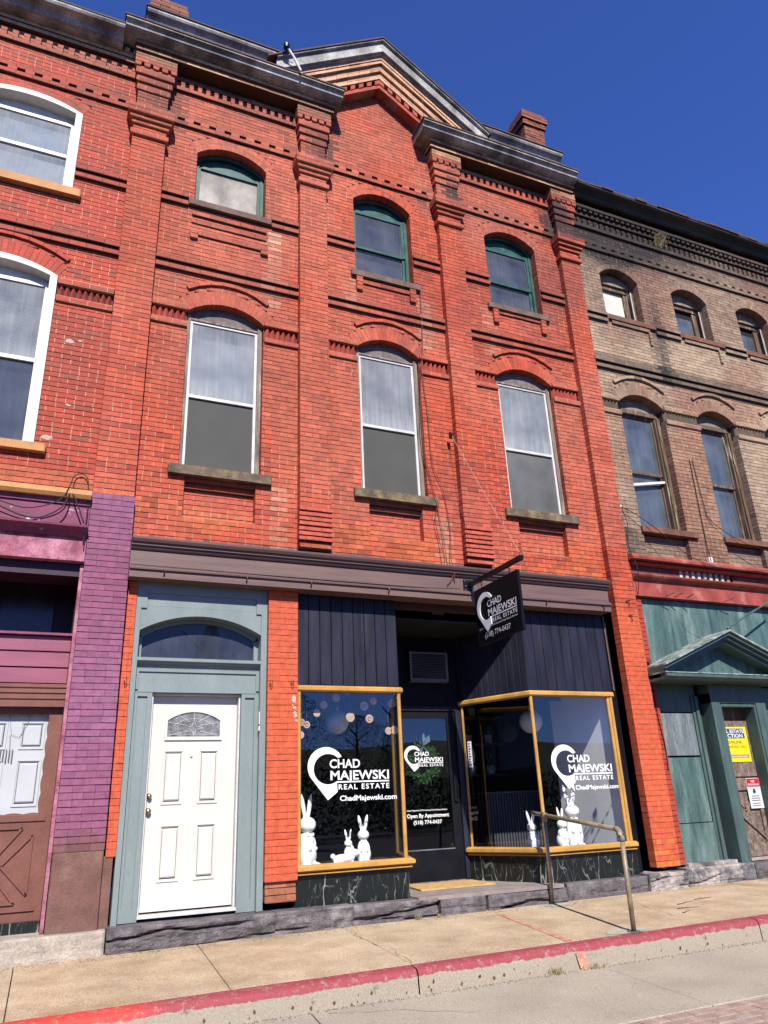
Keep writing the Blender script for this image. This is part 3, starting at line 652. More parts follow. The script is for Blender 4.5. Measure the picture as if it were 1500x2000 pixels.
# ------------------------------------------------------------------ foundation stones
def rough_stone(parent, x0, x1, z0, z1, y, m, seed, depth=.4, crev=1.0, amp=.022, name='stone'):
    b = MB(); nx = max(10, int((x1-x0)/.022)); nz_ = max(8, int((z1-z0)/.018))
    for j in range(nz_+1):
        for i in range(nx+1):
            u, v_ = i/nx, j/nz_; x = x0+(x1-x0)*u; z = z0+(z1-z0)*v_
            d = (fbm(x*2.2+seed, z*9+seed, 1.)-.5)*2*amp+(fbm(x*11+seed, z*24, 1.)-.5)*amp*.9
            # split-face strata: long crevices that run with the bed
            c_ = z-(z0+(z1-z0)*(.55+.5*(fbm(x*1.1+seed*3, 5, 1.)-.5)*1.6)); d += crev*.045*math.exp(-(c_/.012)**2)*sstep(.30, .5, vn(x*1.7+seed, 3, 1.))
            c2 = z-(z0+(z1-z0)*(.27+.4*(fbm(x*1.6+seed, 11, 1.)-.5))); d += crev*.03*math.exp(-(c2/.009)**2)*sstep(.35, .6, vn(x*2.1+seed, 8, 1.))
            e = min(u*(x1-x0), (1-u)*(x1-x0), (1-v_)*(z1-z0)*1.2)
            d += .02*math.exp(-e/.012)
            b.v.append((x, y+d, z+(.006*(fbm(x*4+seed, 1, 1)-.5) if j == nz_ else 0)))
    W_ = nx+1
    for j in range(nz_):
        for i in range(nx): b.f.append((j*W_+i, j*W_+i+1, (j+1)*W_+i+1, (j+1)*W_+i)); b.c.append(None)
    o = len(b.v); 
    # top, ends
    for i in range(nx+1): vx = b.v[nz_*W_+i]; b.v.append((vx[0], y+depth, vx[2]))
    for i in range(nx): b.f.append((nz_*W_+i, nz_*W_+i+1, o+i+1, o+i)); b.c.append(None)
    for side in (0, nx):
        o2 = len(b.v)
        for j in range(nz_+1): vx = b.v[j*W_+side]; b.v.append((vx[0], y+depth, vx[2]))
        for j in range(nz_): b.f.append((j*W_+side, (j+1)*W_+side, o2+j+1, o2+j) if side == 0 else (j*W_+side, o2+j, o2+j+1, (j+1)*W_+side)); b.c.append(None)
    return b.build(name, m, parent, smooth=False)

# ================================================================== MAIN BUILDING
main = thing('brick_building', 'red painted three-storey brick building with central gable above the navy and gold shop front', 'building')
MW = Wall(main, main_col, main_mor)
PIL = [(.20, .66), (2.70, 3.13), (5.13, 5.56), (7.62, 8.03)]
BAYS = [(.66, 2.70), (3.13, 5.13), (5.56, 7.62)]
W2 = [(1.155, 2.20), (3.62, 4.635), (6.03, 7.085)]
W3 = [(1.135, 2.185, 9.86), (3.63, 4.64, 9.33), (6.08, 7.13, 9.36)]
Z2S, Z2C, Z2B = 7.97, 8.17, 5.64
Z3S, Z3C = 10.80, 11.02
GX, GZ, GS = 4.12, 13.28, .70
REC = [(1.24, 2.14), (3.72, 4.53), (6.13, 6.98)]   # sunk panels under the second-floor sills
def bay_iv(z):
    out = []
    for bi, (a, b) in enumerate(BAYS):
        ivs = [(a, b)]
        if z > 12.30:
            if bi != 1: continue
            h = (GZ-z)/GS
            if h <= 0: continue
            ivs = [(max(a-.2, GX-h), min(b+.2, GX+h))]
        x0, x1 = W2[bi]
        if Z2B-.125 < z < Z2B: ivs = cut(ivs, x0-.125, x1+.135)
        elif Z2B <= z < Z2S: ivs = cut(ivs, x0, x1)
        elif z < Z2C+.24 and z >= Z2S:
            xc, hw = arch_hw(x0, x1, Z2S, Z2C, .215); h = hw(z)
            if h > 0: ivs = cut(ivs, xc-h, xc+h)
        x0, x1, zb = W3[bi]
        if zb-.10 < z < zb: ivs = cut(ivs, x0-.08, x1+.09)
        elif zb <= z < Z3S: ivs = cut(ivs, x0, x1)
        elif Z3S <= z < Z3C+.24:
            xc, hw = arch_hw(x0, x1, Z3S, Z3C, .205); h = hw(z)
            if h > 0: ivs = cut(ivs, xc-h, xc+h)
        if 4.97 < z < 5.515: ivs = cut(ivs, REC[bi][0], REC[bi][1])
        # ornamental band beside the second-floor windows
        if 7.70 < z < 8.03:
            wx0, wx1 = W2[bi]
            for (p, q) in ((a, wx0-.005), (wx1+.005, b)): ivs = cut(ivs, p, q)
        out += ivs
    return out
MW.rows(kz(4.56), kz(13.3), bay_iv, YW, .10, .24)
for bi, (x0, x1) in enumerate(W2): MW.arch_ring(x0, x1, Z2S, Z2C, .21, YW-.004, bw=.068)
for bi, (x0, x1, zb) in enumerate(W3): MW.arch_ring(x0, x1, Z3S, Z3C, .20, YW, double=True, bw=.072)
for (x0, x1) in W2: MW.label_arc(x0-.05, x1+.07, 8.345, 8.535, YW-.035, depth=.05)
# sunk panels: courses set back 7 cm, with two stepped courses right under the sill
for (a, b) in REC:
    MW.rows(kz(4.97), kz(5.515), lambda z, a=a, b=b: [(a, b)], YW+.11, .05, .07, col=lambda x, z: shade(mixc((.56, .115, .07), (.60, .17, .07), .7*sstep(5.25, 5.0, z)), R.uniform(.9, 1.08)))
    MW.ledge(5.44, a, b, YW+.02, .10); MW.ledge(5.375, a, b, YW+.065, .06)
# pilasters
def pil_iv(z):
    return [PIL[1], PIL[2]] if z > 4.73 else []
MW.rows(kz(4.73), kz(10.70), pil_iv, 0., .10, .13)
MW.rows(kz(.66), kz(4.15), lambda z: [PIL[3]], 0., .10, .13, g=.0016, rec=.0009); MW.rows(kz(4.15), kz(10.70), lambda z: [PIL[3]], 0., .10, .13)
MW.rows(kz(5.08), kz(10.70), lambda z: [PIL[0]], 0., .10, .13)
# ridged feet of the two inner pilasters
_keep = MW.morfn; MW.morfn = lambda x, z: (.10, .035, .025)
for (a, b) in PIL[1:3]:
    for j in range(7):
        k = kz(4.74)+j
        MW.rows(k, k+1, lambda z: [(a-.02+.001*j, b+.008)], -.040+.006*(j % 3), .05, .05, col=lambda x, z: shade((.58, .12, .075), R.uniform(.9, 1.08)), header_every=0, g=.011, rec=.030, gx=.0012)
MW.morfn = _keep
# heads of the pilasters: corbelled steps
def head(W_, a, b, top=12.27):
    def seg(z0, z1, ex, pr, hd=6):
        W_.rows(kz(z0), kz(z1), lambda z: [(a-ex, b+ex)], -pr, .10, .13+pr, header_every=hd)
    seg(10.70, 10.768, .035, .045); seg(10.768, 10.905, .0, .004); seg(10.905, 10.97, .030, .04); seg(10.97, 11.04, .062, .08)
    seg(11.04, 11.18, .095, .125); seg(11.18, 11.25, .03, .03)
    seg(11.25, 11.59, -.012, .0)
    seg(11.59, 11.66, .012, .025); seg(11.66, 11.725, .006, .018); seg(11.725, 11.79, .030, .048); seg(11.79, 11.86, .024, .040); seg(11.86, 11.93, .050, .070)
    seg(11.93, 12.0, .044, .064)
    x = a-.075; n = 4; st = (b-a+.15+.055)/n
    for k in (kz(12.0),):
        seg(12.0, 12.068, .04, .04)
        for i in range(n+1):
            xx = a-.07+i*(b-a+.14-.085)/n
            W_.rows(k, k+1, lambda z: [(xx, xx+.085)], -.088, .05, .05, header_every=0)
    seg(12.068, top, .07, .092)
for (a, b) in PIL: head(MW, a, b)
# string courses and dentils in the bays
for bi, (a, b) in enumerate(BAYS):
    wx0, wx1, zb = W3[bi]
    for z in (9.87, 9.74):
        MW.ledge(z, a, (wx0-.085 if zb > 9.7 else wx0-.002), YW-.048); MW.ledge(z, (wx1+.095 if zb > 9.7 else wx1+.002), b, YW-.048)
    for z in (8.735, 8.605): MW.ledge(z, a, b, YW-.048)
    # lower dentil course
    MW.ledge(11.235, a, b, YW-.04); MW.dentils(11.303, a+.02, b-.02, YW-.038, .118, .105); MW.ledge(11.37, a, b, YW-.030, .05)
    # upper dentil course, interrupted by the gable bay
    if bi != 1:
        MW.ledge(11.90, a, b, YW-.045); MW.dentils(11.97, a+.03, b-.03, YW-.042, .066, .066, n=2); MW.ledge(12.106, a, b, YW-.03)
    # brackets and panel under the third-floor sill
    z0 = zb-.10
    if bi == 0:
        MW.ledge(z0-.14, wx0-.02, wx1+.02, YW-.03); MW.ledge(z0-.27, wx0-.02, wx1+.02, YW-.02)
        for xx in (wx0-.03, wx1-.06):
            MW.rows(kz(z0-.60), kz(z0-.40), lambda z: [(xx, xx+.105)], YW-.045, .05, .05, header_every=0)
        MW.ledge(z0-.52, wx0+.08, wx1-.06, YW-.025)
    else:
        MW.ledge(z0-.075, wx0+.1, wx1-.1, YW-.025)
        for xx in (wx0-.0, wx1-.10):
            MW.rows(kz(z0-.24), kz(z0), lambda z: [(xx, xx+.10)], YW-.05, .06, .06, header_every=0)
# ochre corbelling under the main cornice (two stretches beside the gable)
ochre = lambda x, z: shade(mixc((.66, .40, .22), (.30, .13, .085), .8*sstep(.48, .62, fbm(x*1.5, z*3, 1.5))), R.uniform(.85, 1.1))
_keep = MW.morfn; MW.morfn = lambda x, z: (.10, .05, .035)  # near-black mortar puts the soffit's shade into the colour of these courses
for (a, b) in ((.12, 3.24), (5.02, 8.05)):
    MW.rows(kz(12.27), kz(12.34), lambda z: [(a, b)], -.125, .06, .38, col=ochre, header_every=0)
    MW.rows(kz(12.34), kz(12.41), lambda z: [(a-.02, b+.02)], -.165, .06, .42, col=ochre, header_every=0)
MW.morfn = _keep
# small ornamental band: pointed ribs standing in a sunk frieze
def gothic(W_, parent, a, b, z0, z1, m, mdark, colr, endcap=None):
    W_.rows(kz(z0)-0, kz(z0)+1, lambda z: [(a, b)], YW-.035, .06, .14, header_every=0)
    W_.rows(kz(z1)-1, kz(z1), lambda z: [(a, b)], YW-.030, .06, .14, header_every=0)
    za, zb_ = zk(kz(z0)+1), zk(kz(z1)-1)
    q = MB(); q.box(a, b, YW+.045, YW+.14, za, zb_, colr(.40)); q.build('sunk_band', 'brick_paint', parent)
    n = max(2, int(round((b-a-.03)/.073))); st = (b-a-.03)/n; rb = MB()
    for i in range(n):
        x0 = a+.015+i*st+.004; x1 = x0+st-.008; xm = (x0+x1)/2; h = zb_-za; y0, y1 = YW+.044, YW-.012
        zt = za+h*.80; c0 = colr(R.uniform(.85, 1.1))
        b_ = [(x0, y0, za), (xm, y1, za), (x1, y0, za), (x0, y0, zt), (xm, y1, zt), (x1, y0, zt), (xm, y0, zb_-.004)]
        rb2 = MB(); rb2.add(b_, [(0,1,4,3), (1,2,5,4), (3,4,6), (4,5,6), (0,2,1)], c0); rb2.build('ridged_block', 'brick_paint', parent)
mc = lambda k: shade((.52, .095, .065), k)
for bi, (a, b) in enumerate(BAYS):
    x0, x1 = W2[bi]; gothic(MW, main, a, x0-.006, 7.70, 8.045, 0, 0, mc); gothic(MW, main, x1+.006, b, 7.70, 8.045, 0, 0, mc)
# orange brick pier between the white door and the shop window, and the sliver at the left of the door
MW.rows(kz(.90), kz(4.15), lambda z: [(2.31, 2.675)], 0., .10, .2, g=.0016, rec=.0009)
MW.rows(kz(.66), kz(.88), lambda z: [(2.325, 2.665)], .035, .10, .2, col=lambda x, z: shade((.42, .16, .09), R.uniform(.6, 1.2)))
MW.rows(kz(1.22), kz(4.15), lambda z: [(.69, .785)], .035, .10, .2, g=.0016, rec=.0009)
# rear parapet panels above the cornice
for (a, b) in ((.30, 2.55), (5.75, 7.92)):
    MW.rows(kz(12.5), kz(13.12), lambda z: [(a, b)], .10, .08, .3, col=lambda x, z: shade((.34, .10, .06), R.uniform(.7, 1.15)))
MW.rows(kz(12.48), kz(12.68), lambda z: [(.15, 3.2)], .10, .08, .3, col=lambda x, z: shade((.34, .12, .07), R.uniform(.7, 1.15)))
MW.rows(kz(12.48), kz(12.68), lambda z: [(5.0, 8.0)], .10, .08, .3, col=lambda x, z: shade((.34, .12, .07), R.uniform(.7, 1.15)))
# raking courses of the gable
def rake(W_, za, zb, y, depth, wdt, gap=.006, col=None, xlim=2.05, edge=None):
    """za/zb: apex heights of the top and bottom of one raking course"""
    L_ = sqrt(1+GS*GS)
    for sgn in (-1, 1):
        x = 0.
        while x < xlim:
            p, q = x, min(xlim, x+wdt)
            pts = [(GX+sgn*p, zb-GS*p), (GX+sgn*q, zb-GS*q), (GX+sgn*q, za-GS*q), (GX+sgn*p, za-GS*p)]
            if sgn < 0: pts = [pts[1], pts[0], pts[3], pts[2]]
            W_.brick(pts, y, depth, col(GX+sgn*p, za) if col else None); x += wdt+gap
        A = [(GX, za), (GX+sgn*xlim, za-GS*xlim)]; B_ = [(GX, zb), (GX+sgn*xlim, zb-GS*xlim)]
        if sgn < 0: A.reverse(); B_.reverse()
        W_.mortar.prism([B_[0], B_[1], A[1], A[0]], y+(.004 if gap < .02 else .10), y+depth+.02, (.40, .22, .13) if gap < .02 else (.10, .04, .03))
rakecol = lambda x, z: shade(mixc((.72, .41, .25), (.50, .23, .13), .7*sstep(.46, .66, fbm(x*1.5, z*3, 1.4))), R.uniform(.85, 1.12))
redcol = lambda x, z: shade((.46, .085, .05), R.uniform(.85, 1.1))
rake(MW, 13.36, 13.28, -.075, .3, .17, col=redcol, xlim=1.15)
rake(MW, 13.47, 13.36, .03, .3, .17, col=lambda x, z: (.12, .04, .03), xlim=1.25)
rake(MW, 13.468, 13.365, -.09, .12, .085, .070, col=redcol, xlim=1.20)
rake(MW, 13.535, 13.47, -.105, .3, .20, col=rakecol, xlim=1.40)
rake(MW, 13.605, 13.537, -.108, .3, .20, col=rakecol, xlim=1.50)
rake(MW, 13.675, 13.607, -.150, .35, .20, col=rakecol, xlim=1.8)
rake(MW, 13.745, 13.677, -.152, .35, .20, col=rakecol, xlim=1.9)
rake(MW, 13.815, 13.747, -.20, .4, .20, col=rakecol, xlim=2.0)
rake(MW, 13.895, 13.817, -.215, .4, .20, col=rakecol, xlim=2.0)
MW.finish(300)
# metal rakes of the gable
for sgn in (-1, 1):
    b = MB()
    for (za, zb, y) in ((14.19, 14.16, -.33), (14.16, 13.955, -.28), (13.955, 13.925, -.295), (13.925, 13.895, -.25)):
        xl = 2.02 if sgn > 0 else 1.9
        A = [(GX, za), (GX+sgn*xl, za-GS*xl)]; B_ = [(GX, zb), (GX+sgn*xl, zb-GS*xl)]
        if sgn < 0: A.reverse(); B_.reverse()
        b.prism([B_[0], B_[1], A[1], A[0]], y, .28, None)
    b.build('gable_cornice', 'cornice_metal', main)
    b = MB(); A = [(GX, 14.225), (GX+sgn*2.06, 14.225-GS*2.06)]; B_ = [(GX, 14.192), (GX+sgn*2.06, 14.192-GS*2.06)]
    if sgn < 0: A.reverse(); B_.reverse()
    b.prism([B_[0], B_[1], A[1], A[0]], -.35, .45, None); b.build('coping', 'coping', main)
b = MB(); b.prism([(2.3, 12.3), (5.95, 12.3), (5.95, 12.8), (GX, 14.12), (2.3, 12.8)], .29, .40); b.build('gable_backing', 'coping', main)
# main cornices
prof = [(.3, 12.545), (-.195, 12.545), (-.20, 12.555), (-.235, 12.555), (-.24, 12.568), (-.265, 12.57), (-.272, 12.585), (-.300, 12.592), (-.310, 12.635), (-.318, 12.66), (-.335, 12.668), (-.365, 12.67), (-.365, 12.70), (.3, 12.70)]
DZ = -.15
for (a, b_) in ((-.06, 3.34), (4.80, 8.04)):
    q = MB(); q.profile([(y, z+DZ) for y, z in prof], a, b_); q.build('cornice', 'cornice_metal', main)
    q = MB(); q.box(a-.02, b_+.02, -.38, .3, 12.702+DZ, 12.725+DZ); q.build('coping', 'coping', main)
for (a, b_) in ((.22, 2.62), (5.7, 7.98)):
    q = MB(); q.profile([(.3, 13.0), (.08, 13.0), (.06, 13.03), (.03, 13.035), (.01, 13.08), (-.03, 13.14), (-.08, 13.17), (-.10, 13.20), (-.10, 13.24), (.3, 13.24)], a, b_); q.build('cornice', 'cornice_metal', main)
    q = MB(); q.box(a-.02, b_+.02, -.12, .32, 13.243, 13.265); q.build('coping', 'coping', main)
# chimneys
def chimney(x0, x1, y0, zt, label):
    hz = 12.6; W_ = Wall(main, lambda x, z: shade((.26, .085, .055), R.uniform(.6, 1.2)), lambda x, z: (.3, .2, .15))
    root = MB(); root.box(x0+.012, x1-.012, y0+.012, y0+.4, hz, zt-.01, (.26, .16, .12)); ch = root.build('chimney', 'mortar', main)
    bb = MB()
    for k in range(int((zt-hz)/C)):
        z0 = hz+k*C; top = zt-z0; ex = 0. if top > .42 else (.035 if top > .34 else (.07 if top > .2 else (.045 if top > .1 else .02)))
        for (fa, fb) in (((x0-ex), (x1+ex)),):
            L_ = fb-fa; cuts = [0, .5, 1] if k % 2 else [0, .25, .75, 1]
            for i in range(len(cuts)-1): bb.bbox(fa+L_*cuts[i]+.004, fa+L_*cuts[i+1]-.004, y0-ex+R.uniform(-.004, .004), y0+.2, z0+.004, z0+C-.004, .004, shade((.30, .10, .06), R.uniform(.55, 1.2)))
            bb.box(fa, fa+.1, y0-ex+.004, y0+.4+ex, z0+.004, z0+C-.004, shade((.30, .10, .06), R.uniform(.55, 1.1)))
            bb.box(fb-.1, fb, y0-ex+.004, y0+.4+ex, z0+.004, z0+C-.004, shade((.30, .10, .06), R.uniform(.55, 1.1)))
    bb.build('chimney_bricks', 'brick_paint', ch, recalc=False, kind='stuff')
chimney(.33, .80, .35, 14.15, ''); chimney(7.52, 8.0, .35, 14.72, '')
# roof and the closed body of the house
b = MB(); b.box(.2, 8.03, .36, 9.0, 12.2, 12.4); b.build('roof', 'coping', main)
b = MB()
b.box(.25, .29, .36, 9.0, .3, 12.2); b.box(7.97, 8.01, .36, 9.0, .3, 12.2); b.box(.29, 7.97, 8.96, 9.0, .3, 12.2); b.box(.29, 7.97, .36, 8.96, 4.5, 4.56); b.box(.29, 7.97, .36, 8.96, 8.55, 8.6)
b.build('inner_walls', 'dark_void', main)

# ---- upper windows
def sill(parent, a, b, z0, z1, y0, m, y1=.3):
    q = MB(); q.poly([(a, z0), (b, z0), (b, z1), (a, z1)], y0, y1, .012); return q.build('sill', m, parent)
def window2(parent, x0, x1, zt=Z2S, zc=Z2C, zb=Z2B, gl='dirty_upper', frame='white_frame', mid=6.72):
    wn = MB(); P_ = arch_pts(x0+.004, x1-.004, zt, zc)
    wn.prism([(x0+.004, 7.925), (x1-.004, 7.925)]+P_[::-1], .235, .30); win = wn.build('arch_infill', 'tympanum', parent)
    q = MB(); q.box(x0+.004, x0+.05, .19, .30, zb, zt); q.box(x1-.062, x1-.004, .19, .30, zb, zt); q.box(x0+.05, x1-.062, .20, .30, 7.895, 7.925); q.build('window_casing', 'old_wood', parent)
    q = MB(); a, b, fw = x0+.05, x1-.062, .036
    q.box(a, a+fw, .215, .27, zb+.01, 7.895); q.box(b-fw, b, .215, .27, zb+.01, 7.895); q.box(a+fw, b-fw, .216, .27, 7.86, 7.894); q.box(a+fw, b-fw, .216, .27, zb+.011, zb+.045)
    q.box(a+fw, b-fw, .212, .262, mid-.022, mid+.02)
    win = q.build('window', frame, parent)
    q = MB(); q.box(a+fw, b-fw, .232, .236, mid+.02, 7.86); q.build('pane', gl, win)
    q = MB(); q.box(a+fw, b-fw, .240, .244, zb+.045, mid-.022); q.build('insect_screen', 'screen_pale' if x0 > 5 else 'screen', win)
    q = MB(); N = 40
    for i in range(N):
        xa, xb = a+(b-a)*i/N, a+(b-a)*(i+1)/N; ya = .36; yb = .36
        q.add([(xa, ya, zb), (xb, yb, zb), (xb, yb, 7.9), (xa, ya, 7.9)], [(0,1,2,3)])
    q.build('curtain', 'curtain' if x0 < 3 else ('curtain_mid' if x0 > 5 else 'curtain_dim'), win)
for i, (x0, x1) in enumerate(W2):
    window2(main, x0, x1); sill(main, x0-.125, x1+.135, Z2B-.125, Z2B, YW-.07, 'sill_moss')
def window3(parent, x0, x1, zb, kind):
    zt = 10.74; P_ = arch_pts(x0+.004, x1-.004, Z3S, Z3C)
    q = MB(); q.prism([(x0+.004, zt), (x1-.004, zt)]+P_[::-1], .300, .345)
    q.box(x0+.004, x0+.055, 0.250, 0.345, zb, zt-.001); q.box(x1-.055, x1-.004, 0.250, 0.345, zb, zt-.001)
    win = q.build('window', 'green_frame', parent)
    q = MB(); A = arch_pts(x0+.02, x1-.02, Z3S-.02, Z3C-.035); B_ = arch_pts(x0+.02, x1-.02, Z3S-.055, Z3C-.07); q.strip(A, B_, 0.235, 0.251); q.build('arch_bead', 'green_frame', win)
    a, b = x0+.055, x1-.055
    q = MB()
    if kind == 'screen':
        q.box(a, a+.03, 0.275, 0.325, zb, zt); q.box(b-.035, b, 0.275, 0.325, zb, zt); q.box(a+.03, b-.035, 0.276, 0.325, zt-.05, zt-.001); q.build('sash', 'green_frame', win)
        q = MB(); q.box(a+.03, b-.035, 0.307, 0.311, zb, zt-.05); q.build('insect_screen', 'screen_dusty', win)
    else:
        mid = zb+(zt-zb)*.46
        q.box(a, a+.04, 0.270, 0.320, mid, zt); q.box(b-.045, b, 0.270, 0.320, mid, zt); q.box(a+.04, b-.045, 0.271, 0.320, zt-.065, zt-.001); q.box(a+.04, b-.045, 0.267, 0.320, mid-.02, mid+.022)
        q.build('upper_sash', 'green_frame', win)
        q = MB(); q.box(a, a+.04, 0.295, 0.345, zb, mid-.021); q.box(b-.045, b, 0.295, 0.345, zb, mid-.021); q.box(a+.04, b-.045, 0.296, 0.345, zb, zb+.035); q.build('lower_sash', 'green_frame', win)
        q = MB(); q.box(a+.04, b-.045, 0.290, 0.294, mid+.022, zt-.065); q.build('pane', 'dirty_dark', win)
        q = MB(); q.box(a+.04, b-.045, 0.317, 0.321, zb+.035, mid-.02); q.build('pane', 'dirty_dark', win)
        q = MB(); q.box(a, b, .38, .385, zb, zt); q.build('curtain', 'curtain_dim', win)
for i, (x0, x1, zb) in enumerate(W3):
    window3(main, x0, x1, zb, 'screen' if i == 0 else 'sash'); sill(main, x0-.08, x1+.09, zb-.10, zb, YW-.06, 'sill_stone')

# ---- painted timber frieze over the shop front
FZ0, FZ1 = .665, 7.40
q = MB(); q.profile([(.1, 4.10), (-.145, 4.10), (-.145, 4.185), (.1, 4.185)], FZ0, FZ1); q.build('frieze_lower_band', 'frieze_paint', main)
q = MB(); q.profile([(.1, 4.188), (-.168, 4.188), (-.172, 4.205), (-.160, 4.212), (-.160, 4.226), (-.140, 4.238), (.1, 4.238)], FZ0, FZ1); q.build('frieze_moulding', 'frieze_paint', main)
q = MB(); q.profile([(.1, 4.241), (-.118, 4.241), (-.118, 4.425), (.1, 4.425)], FZ0, FZ1); q.build('frieze_board', 'frieze_paint', main)
q = MB(); q.profile([(.1, 4.428), (-.135, 4.428), (-.150, 4.445), (-.150, 4.462), (-.175, 4.470), (-.175, 4.492), (-.20, 4.505), (-.215, 4.535), (-.215, 4.56), (.1, 4.60)], FZ0, FZ1); q.build('frieze_crown', 'frieze_dark', main)
for (hx, hz_) in ((1.04, 4.17), (1.99, 4.165), (2.79, 4.165), (3.83, 4.16), (6.25, 4.165), (7.25, 4.15)):
    q = MB(); q.tube([(hx, -.14, hz_-.02), (hx, -.17, hz_-.03), (hx+.004, -.185, hz_), (hx, -.178, hz_+.028)], .006, 6); q.tube([(hx-.02, -.15, hz_+.015), (hx+.02, -.155, hz_+.02)], .005, 6); q.build('hook', 'iron', main)
for (hx, hy, hz_) in ((.735, .03, 2.98), (2.345, 0, 2.98), (2.60, 0, 2.99)):
    q = MB(); q.tube([(hx-.012, hy, hz_), (hx-.014, hy-.03, hz_-.005), (hx-.006, hy-.036, hz_-.04), (hx+.012, hy-.03, hz_-.035), (hx+.012, hy-.02, hz_+.03)], .0045, 6); q.build('hook', 'iron', main)

# ---- entrance with the white door
DX0, DX1 = .79, 2.305
ent = bpy.data.objects.new('doorway', None); COL.objects.link(ent); ent.parent = main
YT = .05
q = MB()   # face frame round the arched transom
q.box(DX0, DX0+.055, YT, .24, .60, 4.10); q.box(DX1-.07, DX1, YT, .24, .62, 4.10)
a, b_ = DX0+.055, DX1-.07
q.box(a, b_, YT+.001, .16, 3.98, 4.10)
q.box(a, b_, YT+.02, .16, 3.83, 3.98)
for xx in (a, b_-.06): q.box(xx, xx+.06, YT, YT+.02, 3.80, 3.98)
q.build('door_surround', 'teal_paint', ent)
q = MB()
A = [(a, 3.83), ]; P_ = arch_pts(a, b_, 3.54, 3.73, 20)
top = [(x, 3.829) for x, z in P_]; q.strip(top, P_, YT+.02, .24); q.build('arch_spandrel', 'teal_paint', ent)
q = MB(); q.strip(arch_pts(a, b_, 3.56, 3.75, 20), arch_pts(a, b_, 3.542, 3.732, 20), YT-.005, YT+.021); q.build('arch_bead', 'teal_paint', ent)
q = MB(); q.strip(arch_pts(a, b_, 3.54, 3.73, 20), arch_pts(a+.05, b_-.05, 3.50, 3.69, 20), .20, .26); q.box(a, a+.05, .20, .26, 3.24, 3.50); q.box(b_-.05, b_, .20, .26, 3.24, 3.50)
q.build('transom_frame', 'teal_paint', ent)
q = MB(); q.box(a+.02, b_-.02, .235, .239, 3.24, 3.72); q.build('transom_pane', 'transom_glass', ent)
q = MB(); q.box(a, b_, .40, .41, 3.1, 3.9); q.build('transom_blind', 'interior_dark', ent)
q = MB(); q.profile([(.3, 3.13), (.115, 3.13), (.115, 3.15), (.095, 3.158), (.095, 3.172), (.065, 3.185), (.06, 3.20), (.04, 3.205), (.04, 3.24), (.3, 3.25)], a, b_); q.build('transom_bar', 'teal_paint', ent)
q = MB()
q.box(a, b_, .13, .24, 2.87, 3.13)
q.box(a, a+.035, .112, .13, 2.90, 3.128); q.box(b_-.035, b_, .112, .13, 2.90, 3.128); q.box(a+.035, b_-.035, .112, .13, 3.095, 3.128); q.box(a+.035, b_-.035, .112, .13, 2.87, 2.905)
q.build('lintel_panel', 'teal_paint', ent)
DL, DR, DT, DB = 1.055, 2.02, 2.85, .69
q = MB()
for (p, r_) in ((a, DL-.015), (DR+.015, b_)):
    q.box(p, r_, .135, .26, .61, 2.869)
    q.box(p, p+.04, .112, .135, .62, 2.865); q.box(r_-.05, r_, .112, .135, .62, 2.865); q.box(p+.04, r_-.05, .113, .135, 2.825, 2.865); q.box(p+.04, r_-.05, .113, .135, .62, .74)
q.build('side_panel', 'teal_paint', ent)
q = MB(); q.box(DL-.015, DR+.015, .10, .42, .645, .672); q.build('threshold', 'white_frame', ent)
q = MB(); q.box(DL-.015, DR+.015, .14, .42, .60, .642); q.build('threshold_base', 'dark_void', ent)
YD = .235
q = MB(); q.box(DL-.012, DL+.006, .16, .29, .674, 2.866); q.box(DR-.006, DR+.012, .16, .29, .674, 2.866); q.box(DL+.006, DR-.006, .16, .29, 2.848, 2.866); q.build('door_frame', 'white_frame', ent)
door = MB(); door.box(DL+.008, DR-.008, YD, YD+.045, DB, DT-.004); door = door.build('door', 'door_white', ent)
def panel(parent, x0, x1, z0, z1, y, m, name='door_panel', wd=.028):
    q = MB()
    for (A0, A1, B0, B1) in ((x0, x1, z0, z0+wd*.6), (x0, x1, z1-wd*.6, z1)): q.box(A0, A1, y-.010, y, B0, B1)
    for (A0, A1) in ((x0, x0+wd*.6), (x1-wd*.6, x1)): q.box(A0, A1, y-.0098, y, z0+wd*.6, z1-wd*.6)
    q.poly([(x0+wd, z0+wd), (x1-wd, z0+wd), (x1-wd, z1-wd), (x0+wd, z1-wd)], y-.011, y, .018)
    return q.build(name, m, parent)
for (p, r_, z0, z1) in ((1.215, 1.435, 1.705, 2.265), (1.60, 1.82, 1.705, 2.265), (1.222, 1.44, .955, 1.505), (1.60, 1.82, .955, 1.505)):
    panel(door, p, r_, z0, z1, YD, 'door_white')
# fan-light of leaded glass
q = MB(); A = [(1.215, 2.385)]+arch_pts(1.215, 1.845, 2.59, 2.695, 14)+[(1.845, 2.385)]; B_ = [(1.24, 2.405)]+arch_pts(1.24, 1.82, 2.58, 2.672, 14)+[(1.82, 2.405)]
q.strip(A, B_, YD-.018, YD); q.box(1.215, 1.845, YD-.0181, YD, 2.368, 2.405); q.build('light_frame', 'door_white', door)
mat('lead_glass', (.22, .225, .23), rough=.18, scale=12, amt=.3, fine=60, fineamt=.2, bump=.6)
q = MB(); q.prism([(1.24, 2.405), (1.82, 2.405)]+arch_pts(1.24, 1.82, 2.58, 2.672, 14)[::-1], YD-.005, YD-.001); q.build('door_light', 'lead_glass', door)
q = MB(); cxx, czz = 1.53, 2.50
for (xx, zz) in ((1.25, 2.42), (1.25, 2.56), (1.35, 2.64), (1.53, 2.665), (1.71, 2.64), (1.81, 2.56), (1.81, 2.42), (1.53, 2.41)): q.tube([(cxx+(xx-cxx)*.25, YD-.007, czz+(zz-czz)*.45), (xx, YD-.007, zz)], .0035, 4)
star = []
